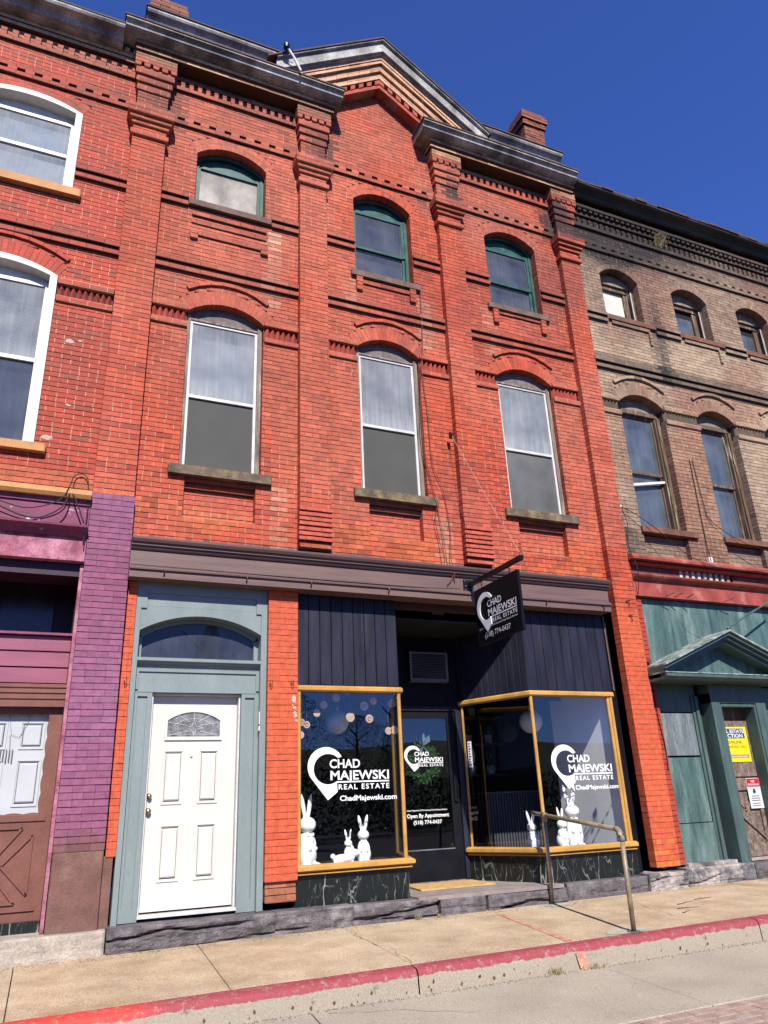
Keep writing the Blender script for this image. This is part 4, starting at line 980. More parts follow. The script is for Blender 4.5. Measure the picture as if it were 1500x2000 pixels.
for i in range(17): a_ = i*pi/8; r_ = .10 if i % 4 == 0 else (.035 if i % 2 == 0 else .045); star.append((cxx+r_*cos(a_), YD-.008, czz+r_*.85*sin(a_)))
q.tube(star, .0035, 4); q.tube([(1.27, YD-.007, 2.43), (1.79, YD-.007, 2.43)], .003, 4)
q.tube([(x, YD-.007, z) for x, z in arch_pts(1.30, 1.76, 2.52, 2.60, 10)], .003, 4); q.build('lead_came', 'white_frame', door)
for zz, r_ in ((1.795, .026), (1.645, .030)):
    q = MB(); q.lathe([(.0, -.055), (r_*.8, -.052), (r_, -.038), (r_*.85, -.022), (r_*.42, -.015), (r_*.42, -.006), (r_*1.12, -.004), (r_*1.12, 0)], (1.093, YD, zz), 'y', 20); q.build('knob', 'brass', door, smooth=True)
q = MB(); q.lathe([(0, -.008), (.010, -.007), (.012, 0)], (1.52, YD, 2.19), 'y', 12); q.build('peephole', 'brass', door, smooth=True)
q = MB(); q.box(2.222, 2.232, .03, .05, 2.52, 2.66); q.box(2.219, 2.235, .028, .05, 2.45, 2.50); q.build('door_closer', 'white_frame', ent)

# ---- foundation stones of the main building
for i, (a, b_, z1) in enumerate(((.75, 2.40, .612), (2.405, 3.27, .615), (3.275, 4.31, .605), (4.34, 4.93, .585), (4.96, 6.08, .575), (6.10, 7.37, .615), (7.38, 8.02, .635))):
    pale = i in (6,)
    rough_stone(main, a, b_, tz(a, 0)-.06, z1, -.135+.012*(i % 3)+(.02 if i in (3, 5) else 0), 'base_stone_pale' if pale else 'base_stone', i*3.7+1, crev=(.25 if i in (3, 5) else 1.5), amp=(.014 if i in (3, 5) else .036))
b = MB(); b.box(.8, 7.9, .1, .6, .2, .57); b.build('footing', 'dark_void', main)
q = MB(); q.box(4.06, 6.04, -.10, 1.6, .58, .62); q.build('entrance_step', 'slab_step', main)

# ---- shop front: two bays and a splayed recess
shop = bpy.data.objects.new('shop_front', None); COL.objects.link(shop); shop.parent = main
YB = .08
LB = (2.685, 4.02)          # left bay x range
RB = (5.965, 7.36)
DO = (4.405, 1.20); DRr = (5.50, 1.20)      # back ends of the splayed sides
def wallstrip(name, P, Q, z0, z1, th, m, parent, ch=.0):
    """upright board standing on the plan line P-Q, thickness th behind it"""
    P = Vector((P[0], P[1], 0)); Q = Vector((Q[0], Q[1], 0)); d = (Q-P).normalized(); n = Vector((-d.y, d.x, 0))*th
    b = MB(); A = [P, Q, Q+n, P+n]
    b.add([(v.x, v.y, z0) for v in A]+[(v.x, v.y, z1) for v in A], [(0,1,5,4), (1,2,6,5), (2,3,7,6), (3,0,4,7), (4,5,6,7), (3,2,1,0)]); return b.build(name, m, parent)
def boards(P, Q, n, z0, z1, parent, m='navy_paint', th=.02):
    P = Vector((P[0], P[1], 0)); Q = Vector((Q[0], Q[1], 0)); L_ = (Q-P).length; d = (Q-P)/L_; nr = Vector((-d.y, d.x, 0))
    for i in range(n):
        a_ = P+d*(L_*i/n+.004)-nr*R.uniform(0, .0015); b2 = P+d*(L_*(i+1)/n-.004)-nr*R.uniform(0, .0015)
        q = MB(); z0_ = z0+R.uniform(0, .004)
        A = [a_, b2, b2+nr*th, a_+nr*th]; ch = .004
        F = [a_+d*ch-nr*0, b2-d*ch-nr*0]; 
        vs = [(v.x, v.y, z) for z in (z0_, z1) for v in (a_+nr*ch, a_+d*ch, b2-d*ch, b2+nr*ch, b2+nr*th, a_+nr*th)]
        q.add(vs, [(i2, (i2+1) % 6, 6+(i2+1) % 6, 6+i2) for i2 in range(6)]+[tuple(range(5, -1, -1)), tuple(range(6, 12))]); q.build('board', m, parent)
    wallstrip('board_backing', tuple((P+nr*(th+.002))[:2]), tuple((Q+nr*(th+.002))[:2]), z0, z1, .03, 'black_paint', parent)
boards((LB[0], YB), (LB[1], YB), 9, 2.985, 4.12, shop)
boards((RB[0], YB), (RB[1]+.02, YB), 9, 2.985, 4.12, shop)
boards((LB[1], YB), DO, 8, 2.985, 4.12, shop)
boards(DRr, (RB[0], YB), 11, 2.985, 4.12, shop)
# end strips
wallstrip('corner_board', (2.672, YB-.02), (2.69, YB-.02), .9, 4.12, .06, 'black_paint', shop)
wallstrip('corner_board', (RB[1], YB+.02), (RB[1]+.13, YB+.05), .62, 4.0, .1, 'black_paint', shop)
q = MB(); q.tube([(RB[1]+.05, YB-.0, 4.08), (RB[1]+.055, YB+.0, 3.0)], .012, 8); q.build('edge_moulding', 'frieze_paint', shop)
def gold_run(pts, prof_r, z0, z1, name, m='gold_paint'):
    """mitred rail: runs of a bar of half depth prof_r along plan points"""
    P = [Vector((x, y, 0)) for x, y in pts]; nrm = []
    for i in range(len(P)-1): d = (P[i+1]-P[i]).normalized(); nrm.append(Vector((d.y, -d.x, 0)))
    off = []
    for i in range(len(P)):
        if i == 0: n = nrm[0]
        elif i == len(P)-1: n = nrm[-1]
        else: s_ = nrm[i-1]+nrm[i]; n = s_/(s_.length_squared/2)
        off.append(n)
    for i in range(len(P)-1):
        q = MB(); A = P[i]+off[i]*prof_r; B_ = P[i+1]+off[i+1]*prof_r; A2 = P[i]-off[i]*.02; B2 = P[i+1]-off[i+1]*.02; h = z1-z0
        Am = P[i]+off[i]*prof_r*.55; Bm = P[i+1]+off[i+1]*prof_r*.55
        ring = lambda I, Mm, O: [(I.x, I.y, z0), (Mm.x, Mm.y, z0), (O.x, O.y, z0+h*.25), (O.x, O.y, z1-h*.28), (Mm.x, Mm.y, z1), (I.x, I.y, z1)]
        q.add(ring(A2, Am, A)+ring(B2, Bm, B_), [(k, (k+1) % 6, 6+(k+1) % 6, 6+k) for k in range(6)]+[tuple(range(5, -1, -1)), tuple(range(6, 12))]); q.build(name, m, shop)
LP = [(2.675, YB), (LB[1], YB), DO]; RP = [DRr, (RB[0], YB), (RB[1], YB)]
for pl in (LP, RP):
    gold_run(pl, .045, 2.90, 2.975, 'top_rail'); gold_run(pl, .095, .955, 1.03, 'display_sill'); gold_run(pl, .06, .925, .952, 'sill_moulding')
def post(x, y, rx=.022, z0=1.03, z1=2.90, ry=None):
    q = MB(); ry = ry or rx; n = 8
    q.add([(x+rx*cos(2*pi*(k+.5)/n), y+ry*sin(2*pi*(k+.5)/n), z) for z in (z0, z1) for k in range(n)], [(k, (k+1) % n, n+(k+1) % n, n+k) for k in range(n)]); q.build('post', 'gold_paint', shop)
for x, y in ((2.71, YB-.005), (LB[1]-.01, YB), (RB[0]+.01, YB), (RB[1]-.04, YB-.005), (RB[1]-.085, YB+.005), (DO[0]-.01, DO[1]-.03), (DRr[0]+.02, DRr[1]-.03)): post(x, y, .024 if y < .2 else .018)
GLS = []
def glass(P, Q, z0, z1, m='shop_glass'):
    o = wallstrip('pane', P, Q, z0, z1, .006, m, shop); return o
pane_l = glass((2.73, YB+.012), (LB[1]-.02, YB+.012), 1.03, 2.90)
glass((LB[1], YB+.02), (DO[0]+.0, DO[1]-.02), 1.03, 2.90)
glass((DRr[0]+.0, DRr[1]-.02), (RB[0], YB+.02), 1.03, 2.90)
pane_r = glass((RB[0]+.03, YB+.012), (RB[1]-.06, YB+.012), 1.03, 2.90)
# verde marble stall risers
mm = bpy.data.materials.new('marble'); mm.use_nodes = True; t = mm.node_tree; L = t.links.new; p = t.nodes['Principled BSDF']
geo = nn(t, 'ShaderNodeNewGeometry'); mp_ = nn(t, 'ShaderNodeMapping'); mp_.inputs['Rotation'].default_value = (0, radians(38), 0); mp_.inputs['Scale'].default_value = (1.25, 1, .34); L(geo.outputs['Position'], mp_.inputs[0])
nd = nn(t, 'ShaderNodeTexNoise'); nd.inputs['Scale'].default_value = 3; nd.inputs['Detail'].default_value = 5; L(mp_.outputs[0], nd.inputs['Vector'])
vm = nn(t, 'ShaderNodeVectorMath', operation='MULTIPLY_ADD'); vm.inputs[1].default_value = (.35,.35,.35); L(nd.outputs['Color'], vm.inputs[0]); L(mp_.outputs[0], vm.inputs[2])
acc = None
for sc, th_, st_ in ((1.9, .008, 1.), (4.1, .007, .7), (9.5, .010, .35)):
    vo = nn(t, 'ShaderNodeTexVoronoi', feature='DISTANCE_TO_EDGE'); vo.inputs['Scale'].default_value = sc; L(vm.outputs[0], vo.inputs['Vector'])
    r_ = nn(t, 'ShaderNodeMapRange'); r_.inputs[1].default_value = 0; r_.inputs[2].default_value = th_*2; r_.inputs[3].default_value = st_; r_.inputs[4].default_value = 0; L(vo.outputs['Distance'], r_.inputs[0])
    nb = nn(t, 'ShaderNodeTexNoise'); nb.inputs['Scale'].default_value = sc*.8; L(geo.outputs['Position'], nb.inputs['Vector'])
    rb_ = nn(t, 'ShaderNodeMapRange'); rb_.inputs[1].default_value = .45; rb_.inputs[2].default_value = .6; L(nb.outputs[0], rb_.inputs[0])
    mu = nn(t, 'ShaderNodeMath', operation='MULTIPLY'); L(r_.outputs[0], mu.inputs[0]); L(rb_.outputs[0], mu.inputs[1])
    if acc is None: acc = mu.outputs[0]
    else: mxm = nn(t, 'ShaderNodeMath', operation='MAXIMUM'); L(acc, mxm.inputs[0]); L(mu.outputs[0], mxm.inputs[1]); acc = mxm.outputs[0]
mc_ = nn(t, 'ShaderNodeMix', data_type='RGBA'); mc_.inputs[6].default_value = (0.0062,0.0093,0.0087,1); mc_.inputs[7].default_value = (0.3100,0.3286,0.2728,1); L(acc, mc_.inputs[0]); L(mc_.outputs[2], p.inputs['Base Color']); p.inputs['Roughness'].default_value = .28
MATS['marble'] = mm
wallstrip('marble_panel', (2.67, YB-.0), (LB[1]+.02, YB-.0), .612, .924, .05, mm, shop)
wallstrip('marble_panel', (LB[1]+.02, YB+.003), (DO[0]+.02, DO[1]), .612, .924, .05, mm, shop)
wallstrip('marble_panel', (DRr[0]-.02, DRr[1]), (RB[0]-.0, YB+.003), .612, .924, .05, mm, shop)
wallstrip('marble_panel', (RB[0], YB), (RB[1]+.03, YB), .612, .924, .05, mm, shop)
# display floors and the room behind
def floor_poly(name, pts, z, m, parent, th=.02):
    b = MB(); n = len(pts); b.add([(x, y, z) for x, y in pts]+[(x, y, z-th) for x, y in pts], [tuple(range(n)), tuple(range(2*n-1, n-1, -1))]+[(i, n+i, n+(i+1) % n, (i+1) % n) for i in range(n)]); return b.build(name, m, parent)
floor_poly('display_floor', [(2.68, YB+.03), (LB[1]-.02, YB+.03), (DO[0]-.03, DO[1]+.0), (2.68, 1.22)], .985, 'floor_dark', shop)
floor_poly('display_floor', [(RB[0]+.03, YB+.03), (RB[1]-.02, YB+.03), (RB[1]-.02, 1.22), (DRr[0]+.04, DRr[1])], .985, 'floor_dark', shop)
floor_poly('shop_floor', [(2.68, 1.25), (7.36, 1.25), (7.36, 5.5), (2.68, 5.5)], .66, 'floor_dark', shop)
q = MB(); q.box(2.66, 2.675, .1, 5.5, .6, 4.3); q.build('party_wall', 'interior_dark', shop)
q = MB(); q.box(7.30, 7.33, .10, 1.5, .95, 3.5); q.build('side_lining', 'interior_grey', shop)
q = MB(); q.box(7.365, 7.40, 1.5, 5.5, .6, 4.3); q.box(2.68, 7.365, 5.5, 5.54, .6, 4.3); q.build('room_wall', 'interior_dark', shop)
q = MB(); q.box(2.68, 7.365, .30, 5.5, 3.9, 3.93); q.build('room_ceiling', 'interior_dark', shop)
q = MB(); q.box(2.68, 7.36, -.10, 1.4, 4.122, 4.15); q.build('recess_soffit', 'soffit_paint', shop)
q = MB(); q.box(4.05, 5.6, .20, .27, 4.03, 4.121); q.build('soffit_beam', 'soffit_paint', shop)
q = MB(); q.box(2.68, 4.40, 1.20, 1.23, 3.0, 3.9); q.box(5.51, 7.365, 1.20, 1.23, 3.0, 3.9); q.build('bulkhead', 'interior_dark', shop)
# shop door at the back of the recess
q = MB(); q.box(4.38, 5.53, 1.24, 1.29, 2.90, 4.12); q.build('over_door_panel', 'black_paint', shop)
q = MB(); q.box(4.38, 5.53, 1.215, 1.24, 2.84, 2.90); q.build('door_head', 'navy_paint', shop)
q = MB(); q.box(4.38, 4.465, 1.20, 1.29, .621, 2.84); q.build('door_jamb', 'navy_paint', shop)
q = MB(); q.box(5.42, 5.53, 1.20, 1.29, .621, 2.84); q.build('door_jamb', 'navy_paint', shop)
q = MB(); q.box(4.465, 5.42, 1.24, 1.285, .64, 1.033); q.box(4.465, 4.58, 1.24, 1.285, 1.033, 2.84); q.box(5.29, 5.42, 1.24, 1.285, 1.033, 2.84); q.box(4.58, 5.29, 1.24, 1.285, 2.735, 2.84)
sdoor = q.build('shop_door', 'black_paint', shop)
q = MB(); q.box(4.58, 5.29, 1.235, 1.24, 1.018, 1.033); q.build('glazing_bead', 'flash_metal', sdoor)
q = MB(); q.box(4.58, 5.29, 1.255, 1.260, 1.033, 2.735); dpane = q.build('door_pane', 'door_glass', sdoor)
q = MB(); q.box(5.325, 5.385, 1.205, 1.24, 1.62, 1.96); q.tube([(5.355, 1.20, 1.89), (5.355, 1.16, 1.85), (5.355, 1.16, 1.71), (5.355, 1.20, 1.66)], .01, 8); q.build('door_handle', 'iron', sdoor)
q = MB(); q.box(4.38, 5.53, 1.20, 1.285, .621, .64); q.build('threshold', 'old_wood', shop)
# room behind the door stays dark
# ---- lettering on the panes
V = MATS['white_vinyl']
full_logo(1.02, (2.82, YB+.008, 2.268), (1,0,0), (0,0,1), V, pane_l)
text_fit('ChadMajewski.com', .72, .058, V, (3.21, YB+.008, 1.672), (1,0,0), (0,0,1), pane_l, bold=.02)
full_logo(.985, (6.20, YB+.008, 2.268), (1,0,0), (0,0,1), V, pane_r)
text_fit('ChadMajewski.com', .72, .056, V, (6.54, YB+.008, 1.695), (1,0,0), (0,0,1), pane_r, bold=.02)
full_logo(.60, (4.596, 1.252, 2.363), (1,0,0), (0,0,1), V, dpane)
text_fit('Chad Majewski NYS Licensed Real Estate Broker', .62, .019, V, (4.596, 1.252, 1.512), (1,0,0), (0,0,1), dpane, bold=.012)
text_fit('Open By Appointment', .64, .050, V, (4.595, 1.252, 1.430), (1,0,0), (0,0,1), dpane, bold=.02)
text_fit('(518) 774-0437', .43, .048, V, (4.69, 1.252, 1.347), (1,0,0), (0,0,1), dpane, bold=.02)
# sticker strip on the splayed pane
dv = Vector((RB[0]-DRr[0], YB-DRr[1], 0)).normalized(); nv = Vector((dv.y, -dv.x, 0))
sp = Vector((DRr[0], DRr[1], 0))+dv*.10+nv*.012
q = MB(); q.add([tuple(sp+Vector((0,0,2.05))), tuple(sp+dv*.07+Vector((0,0,2.05))), tuple(sp+dv*.07+Vector((0,0,2.40))), tuple(sp+Vector((0,0,2.40)))], [(0,1,2,3)]); q.build('sticker', 'white_vinyl', shop)
for k in range(9):
    q = MB(); z = 2.08+k*.035; s0 = sp+dv*.012+nv*.002; s1 = sp+dv*(.04+.015*(k % 3 == 0))+nv*.002
    q.add([(s0.x, s0.y, z), (s1.x, s1.y, z), (s1.x, s1.y, z+.018), (s0.x, s0.y, z+.018)], [(0,1,2,3)]); q.build('sticker_print', 'sign_ink', shop)

# ================================================================== things in and on the shop front
ac = thing('air_conditioner', 'grey window air conditioner with louvred face above the shop door', 'air conditioner')
q = MB(); q.box(4.70, 5.315, 1.145, 1.24, 3.248, 3.66); q.build('casing', 'black_paint', ac)
q = MB(); q.box(4.70, 5.315, 1.13, 1.145, 3.248, 3.278); q.box(4.70, 5.315, 1.13, 1.145, 3.634, 3.66); q.box(4.70, 4.73, 1.13, 1.145, 3.278, 3.634); q.box(5.28, 5.315, 1.13, 1.145, 3.278, 3.634); q.build('face_frame', 'ac_case', ac)
for i in range(15):
    q = MB(); z = 3.288+i*.0230; q.add([(4.73, 1.132, z), (5.28, 1.132, z), (5.28, 1.144, z+.012), (4.73, 1.144, z+.012), (4.73, 1.135, z-.002), (5.28, 1.135, z-.002), (5.28, 1.147, z+.010), (4.73, 1.147, z+.010)], [(0,1,2,3), (7,6,5,4), (0,4,5,1), (2,6,7,3)]); q.build('louvre', 'ac_case', ac)
q = MB(); q.box(4.71, 5.305, 1.125, 1.24, 3.232, 3.246); q.build('base_tray', 'ac_case', ac)
lf = thing('ceiling_light', 'small square glass ceiling light fixed to the dark red soffit over the shop entrance', 'light')
q = MB(); q.add([(4.84+dx*s, .52+dy*s, z) for z, s in ((4.12, 1.), (4.04, .8)) for dx, dy in ((-.12, -.1), (.12, -.1), (.12, .1), (-.12, .1))], [(0,1,5,4), (1,2,6,5), (2,3,7,6), (3,0,4,7), (4,5,6,7)]); q.build('shade', 'lamp_glass', lf)
q = MB()
for i in range(4):
    d4 = ((-.12, -.1), (.12, -.1), (.12, .1), (-.12, .1))[i]; q.tube([(4.84+d4[0], .52+d4[1], 4.12), (4.84+d4[0]*.8, .52+d4[1]*.8, 4.038)], .006, 6)
q.build('frame', 'iron', lf)
# projecting sign
sg = thing('hanging_sign', 'black double-sided hanging sign with white pin emblem and lettering, hung from a black bracket', 'sign')
SX = 5.04
q = MB(); q.box(SX-.018, SX+.018, -1.315, -.275, 3.46, 4.20); board_ = q.build('sign_board', 'sign_black', sg)
rt, upv = Vector((0, -1, 0)), Vector((0, 0, 1)); fx_ = SX-.0195
full_logo(.90, (fx_, -.335, 4.115), rt, upv, V, board_, th=.012)
text_fit('Chad Majewski NYS Licensed Real Estate Broker', .90, .024, V, (fx_, -.34, 3.655), rt, upv, board_, bold=.0)
text_fit('(518) 774-0437', .60, .068, V, (fx_, -.46, 3.535), rt, upv, board_, bold=.0)
for yy in (-.45, -1.12):
    q = MB(); q.tube([(SX, yy, 4.20), (SX, yy, 4.24)], .006, 6); q.tube([(SX+.012*cos(a*pi/4), yy, 4.262+.02*sin(a*pi/4)) for a in range(9)], .004, 6); q.tube([(SX, yy, 4.28), (SX, yy, 4.30)], .005, 6); q.build('shackle', 'iron', sg)
br = thing('sign_bracket', 'black square steel arm bolted to the frieze above the shop entrance', 'bracket')
q = MB(); q.box(SX-.025, SX+.025, -1.42, -.13, 4.295, 4.35); q.build('arm', 'iron', br)
q = MB(); q.box(SX-.085, SX+.065, -.135, -.12, 4.235, 4.40); q.build('wall_plate', 'iron', br)
for (dx, dz) in ((-.065, 4.25), (.045, 4.25), (-.065, 4.38), (.045, 4.38), (-.055, 4.31)):
    q = MB(); q.lathe([(0, -.008), (.008, -.007), (.01, 0)], (SX+dx, -.136, dz), 'y', 8); q.build('bolt', 'flash_metal', br)
q = MB(); q.tube([(SX, -1.38, 4.35), (SX, -1.385, 4.39), (SX+.01, -1.37, 4.40)], .007, 6); q.build('eye_bolt', 'brass', br)
gw = MB(); gw.tube([(SX, -1.38, 4.395), (5.03, -.7, 5.5), (5.02, -.03, 6.64)], .0035, 5); tag(gw.build('guy_wire', 'cable_pale', None), 'thin pale stay wire running from the bracket tip up to the red brick pilaster', 'wire')
an = MB(); an.box(4.99, 5.045, -.02, .0, 6.60, 6.70); an.tube([(5.02, -.02, 6.65), (5.02, -.06, 6.645)], .014, 8); tag(an.build('wall_anchor', 'iron', None), 'black iron wall anchor holding the top of the stay wire', 'anchor')
# door mat
dm = MB(); dm.add([(4.36,.45,.623),(5.40,.45,.623),(5.42,1.10,.623),(4.44,1.10,.623),(4.36,.45,.641),(5.40,.45,.641),(5.42,1.10,.641),(4.44,1.10,.641)], [(0,1,5,4),(1,2,6,5),(2,3,7,6),(3,0,4,7),(4,5,6,7)])
tag(dm.build('door_mat', 'mat_yellow', None), 'worn yellow coir door mat on the step before the shop door', 'doormat')
# wreath behind the door glass
wr = thing('wreath', 'green leaf wreath with slate blue ribbon bow hung behind the shop door glass', 'wreath')
b = MB(); 
for i in range(900):
    a_ = R.uniform(0, 2*pi); rr = .20+R.gauss(0, .035); c_ = Vector((4.91+rr*cos(a_), 1.32+R.uniform(-.04, .03), 2.136+rr*sin(a_)))
    u_ = Vector((R.gauss(0, 1), R.gauss(0, .6), R.gauss(0, 1))).normalized()*.035; v_ = Vector((R.gauss(0, 1), R.gauss(0, 1), R.gauss(0, 1))).normalized()*.010
    b.add([tuple(c_-u_), tuple(c_+v_), tuple(c_+u_), tuple(c_-v_)], [(0,1,2,3)])
b.build('leaves', 'leaf_green', wr, recalc=False, kind='stuff')
for (dx, dz, tw) in ((-.11, .12, .5), (.10, .13, -.5), (-.07, -.10, .2), (.08, -.11, -.2), (0.02, .16, 0)):
    q = MB(); q.add([(4.91, 1.285, 2.36), (4.91+dx*.7-.03, 1.27, 2.36+dz*.7+.02), (4.91+dx*1.1, 1.285, 2.36+dz*1.15), (4.91+dx*.8+.035, 1.28, 2.36+dz*.6-.02)], [(0,1,2,3)]); q.build('ribbon_loop', 'ribbon', wr)
# rabbits
def rabbit(name, label, x, y, h, z=.987, face=0., mode='stand', mir=1, seed=0):
    """white glazed figure; h overall height with ears"""
    t_ = thing(name, label, 'figurine', 'white rabbit figurines in the shop windows', (x, y, z), (0, 0, face)); s_ = h
    sh = []
    if mode == 'stand':
        sh = [((0, 0, .17*s_), (.165*s_, .15*s_, .20*s_), (0,0,0)), ((0, -.01*s_, .33*s_), (.125*s_, .11*s_, .14*s_), (0,0,0)), ((0, -.02*s_, .43*s_), (.05*s_, .05*s_, .07*s_), (0,0,0)),
              ((0, -.03*s_, .555*s_), (.13*s_, .125*s_, .11*s_), (0,0,0)), ((0, -.12*s_, .52*s_), (.045*s_, .04*s_, .035*s_), (0,0,0)),
              ((-.10*s_, -.05*s_, .31*s_), (.035*s_, .05*s_, .10*s_), (0,.2,0)), ((.10*s_, -.05*s_, .31*s_), (.035*s_, .05*s_, .10*s_), (0,-.2,0)),
              ((-.06*s_, -.12*s_, .24*s_), (.03*s_, .05*s_, .035*s_), (0,0,0)), ((.06*s_, -.12*s_, .24*s_), (.03*s_, .05*s_, .035*s_), (0,0,0)),
              ((-.08*s_, -.11*s_, .03*s_), (.055*s_, .11*s_, .035*s_), (0,0,0)), ((.08*s_, -.11*s_, .03*s_), (.055*s_, .11*s_, .035*s_), (0,0,0)), ((0, .14*s_, .10*s_), (.05*s_, .05*s_, .05*s_), (0,0,0))]
        ears = [((-.06*s_, -.01*s_, .79*s_), (-.22)), ((.065*s_, -.01*s_, .79*s_), (.20))]; el_ = .19*s_
        for c_, tl in ears: sh.append((c_, (.042*s_, .022*s_, el_), (0, tl, 0)))
    elif mode == 'lie':
        sh = [((-.02*s_, 0, .28*s_), (.62*s_, .30*s_, .27*s_), (0,0,0)), ((.42*s_, 0, .34*s_), (.34*s_, .26*s_, .28*s_), (0,-.2,0)), ((.78*s_, 0, .56*s_), (.25*s_, .22*s_, .22*s_), (0,0,0)), ((.98*s_, -.02*s_, .52*s_), (.10*s_, .10*s_, .09*s_), (0,0,0)),
              ((-.60*s_, 0, .44*s_), (.16*s_, .15*s_, .16*s_), (0,0,0)), ((.62*s_, -.16*s_, .08*s_), (.26*s_, .08*s_, .07*s_), (0,0,0)), ((.62*s_, .16*s_, .08*s_), (.26*s_, .08*s_, .07*s_), (0,0,0)), ((-.35*s_, -.24*s_, .14*s_), (.30*s_, .12*s_, .14*s_), (0,0,0)), ((-.60*s_, -.2*s_, .06*s_), (.22*s_, .09*s_, .06*s_), (0,0,0)),
              ((.62*s_, -.06*s_, .80*s_), (.08*s_, .05*s_, .24*s_), (0,-.5,0)), ((.68*s_, .08*s_, .80*s_), (.08*s_, .05*s_, .24*s_), (0,-.4,0))]
    blob('body', [(Vector(c_), r_, e_) for c_, r_, e_ in sh], MATS['ceramic'], t_, voxel=max(.004, h*.012), smooth_it=3)
    if mode == 'stand':
        q = MB(); c0 = (0, -.075*s_, .42*s_)
        for sg_ in (-1, 1): q.lathe([(0, 0), (.035*s_, .02*s_), (.04*s_, .06*s_), (.0, .075*s_)], c0, 'x', 8) if sg_ > 0 else q.lathe([(0, 0), (.035*s_, -.02*s_), (.04*s_, -.06*s_), (.0, -.075*s_)], c0, 'x', 8)
        q.build('bow', 'ceramic', t_, smooth=True)
        q = MB()
        for sg_ in (-1, 1): q.lathe([(0, -.008*s_), (.008*s_, -.004*s_), (.009*s_, .003*s_)], (sg_*.048*s_, -.118*s_, .565*s_), 'y', 8)
        q.build('eyes', 'pot_white', t_)
    return t_
rabbit('rabbit_figurine', 'tall white rabbit figurine half hidden by the gold post of the left shop window', 2.87, .32, .80, face=.5)
rabbit('rabbit_figurine', 'white rabbit figurine sitting upright at the middle of the left shop window', 3.61, .40, .54, face=-.25)
rabbit('rabbit_figurine', 'low white rabbit figurine lying on its belly in the left shop window', 3.33, .36, .20, mode='lie')
rabbit('rabbit_figurine', 'small white rabbit figurine just behind the lying one in the left shop window', 3.47, .54, .38, face=-.3)
rabbit('rabbit_figurine', 'single white rabbit figurine seated in the splayed pane beside the shop entrance', 6.0, .42, .49, face=-.3)
rabbit('rabbit_figurine', 'largest white rabbit figurine in the right shop window, ears over the pin emblem', 6.66, .42, .80, face=-.2)
rabbit('rabbit_figurine', 'smaller white rabbit figurine leaning on the big one in the right shop window', 6.43, .36, .52, face=.2)
# globe lamps, discs
for i, (x, y, z, r_, lb) in enumerate(((3.49, .9, 2.64, .15, 'white globe pendant lamp hanging in the left shop window'), (6.50, .9, 2.655, .165, 'white globe pendant lamp hanging in the right shop window'))):
    t_ = thing('pendant_lamp', lb, 'lamp', 'globe pendant lamps')
    q = MB(); q.lathe([(max(.001, r_*sin(pi*k/14)), -r_*cos(pi*k/14)) for k in range(15)], (x, y, z), 'z', 28); q.build('globe', 'globe_white', t_, smooth=True)
    q = MB(); q.tube([(x, y, z+r_*.97), (x, y, 3.9)], .006, 6); q.lathe([(.03, 0), (.03, .05), (.008, .06)], (x, y, z+r_*.95), 'z', 12); q.build('cord', 'brass', t_)
discs = [(3.74, 3.10, .055), (3.59, 2.995, .055), (3.41, 2.90, .052), (3.31, 2.79, .048), (3.17, 2.64, .045), (3.10, 2.67, .045), (3.085, 2.51, .048), (3.79, 2.74, .062), (4.00, 2.89, .06), (4.07, 2.72, .055), (4.14, 2.96, .05), (4.42, 2.93, .06), (4.44, 2.57, .055), (4.35, 2.56, .05), (3.06, 2.93, .045)]
dpos = ['topmost of the left cluster', 'second in the left cluster', 'third in the left cluster', 'fourth in the left cluster', 'marked, low by the left post', 'behind the low marked one', 'lowest by the left post', 'touching the globe lamp', 'ring marked, beside the lamp', 'below the ring marked one', 'high near the right end', 'largest, top right corner', 'low at the right post', 'low, second from right post', 'high, cut by the post']
for (x, z, r_), lb in zip(discs, dpos):
    t_ = thing('hanging_disc', 'tan hanging disc, left shop window, '+lb, 'ornament', 'tan discs hanging in the shop window')
    yy = .30; k_ = (8.6+yy)/(8.6+1.2); X_ = x*k_; Z_ = 1.6+(z-1.6)*k_; r_ *= .92
    q = MB(); q.lathe([(.0005, -.006), (r_, -.006), (r_, .006), (.0005, .006)], (X_, yy, Z_), 'y', 24); q.build('disc', 'disc_wood', t_)
    q = MB(); q.tube([(X_, yy, Z_+r_), (X_, yy, 3.9)], .0012, 4); q.build('string', 'cable_pale', t_)
    if 'mark' in lb:
        q = MB(); q.tube([(X_+.45*r_*cos(a*pi/5), yy-.008, Z_+.45*r_*sin(a*pi/5)) for a in range(9)], .0035, 5); q.build('burnt_mark', 'sign_ink', t_)
# counter and shelves in the room, seen through the right window
ct = thing('counter', 'dark fluted reception counter inside the shop behind the splayed pane', 'counter')
q = MB(); q.box(6.30, 7.25, 2.0, 2.6, .67, 1.70); q.build('body', 'interior_dark', ct)
for i in range(19):
    q = MB(); x = 6.31+i*.049; q.box(x, x+.027, 1.975, 2.0, .68, 1.70); q.build('slat', 'slat_grey', ct)
q = MB(); q.box(6.27, 7.28, 1.95, 2.62, 1.70, 1.73); q.build('top', 'slat_grey', ct)
shv = thing('wall_shelves', 'dark wall shelves behind the reception counter inside the shop', 'shelf')
for z in (2.0, 2.5, 2.95): q = MB(); q.box(6.1, 8.0-.65, 3.0, 3.3, z, z+.03); q.build('shelf', 'shelf_wood', shv)
ls = ['left on the lowest shelf', 'centre of the lowest shelf', 'right on the lowest shelf', 'left on the middle shelf', 'centre of the middle shelf', 'right on the middle shelf', 'on the top shelf']
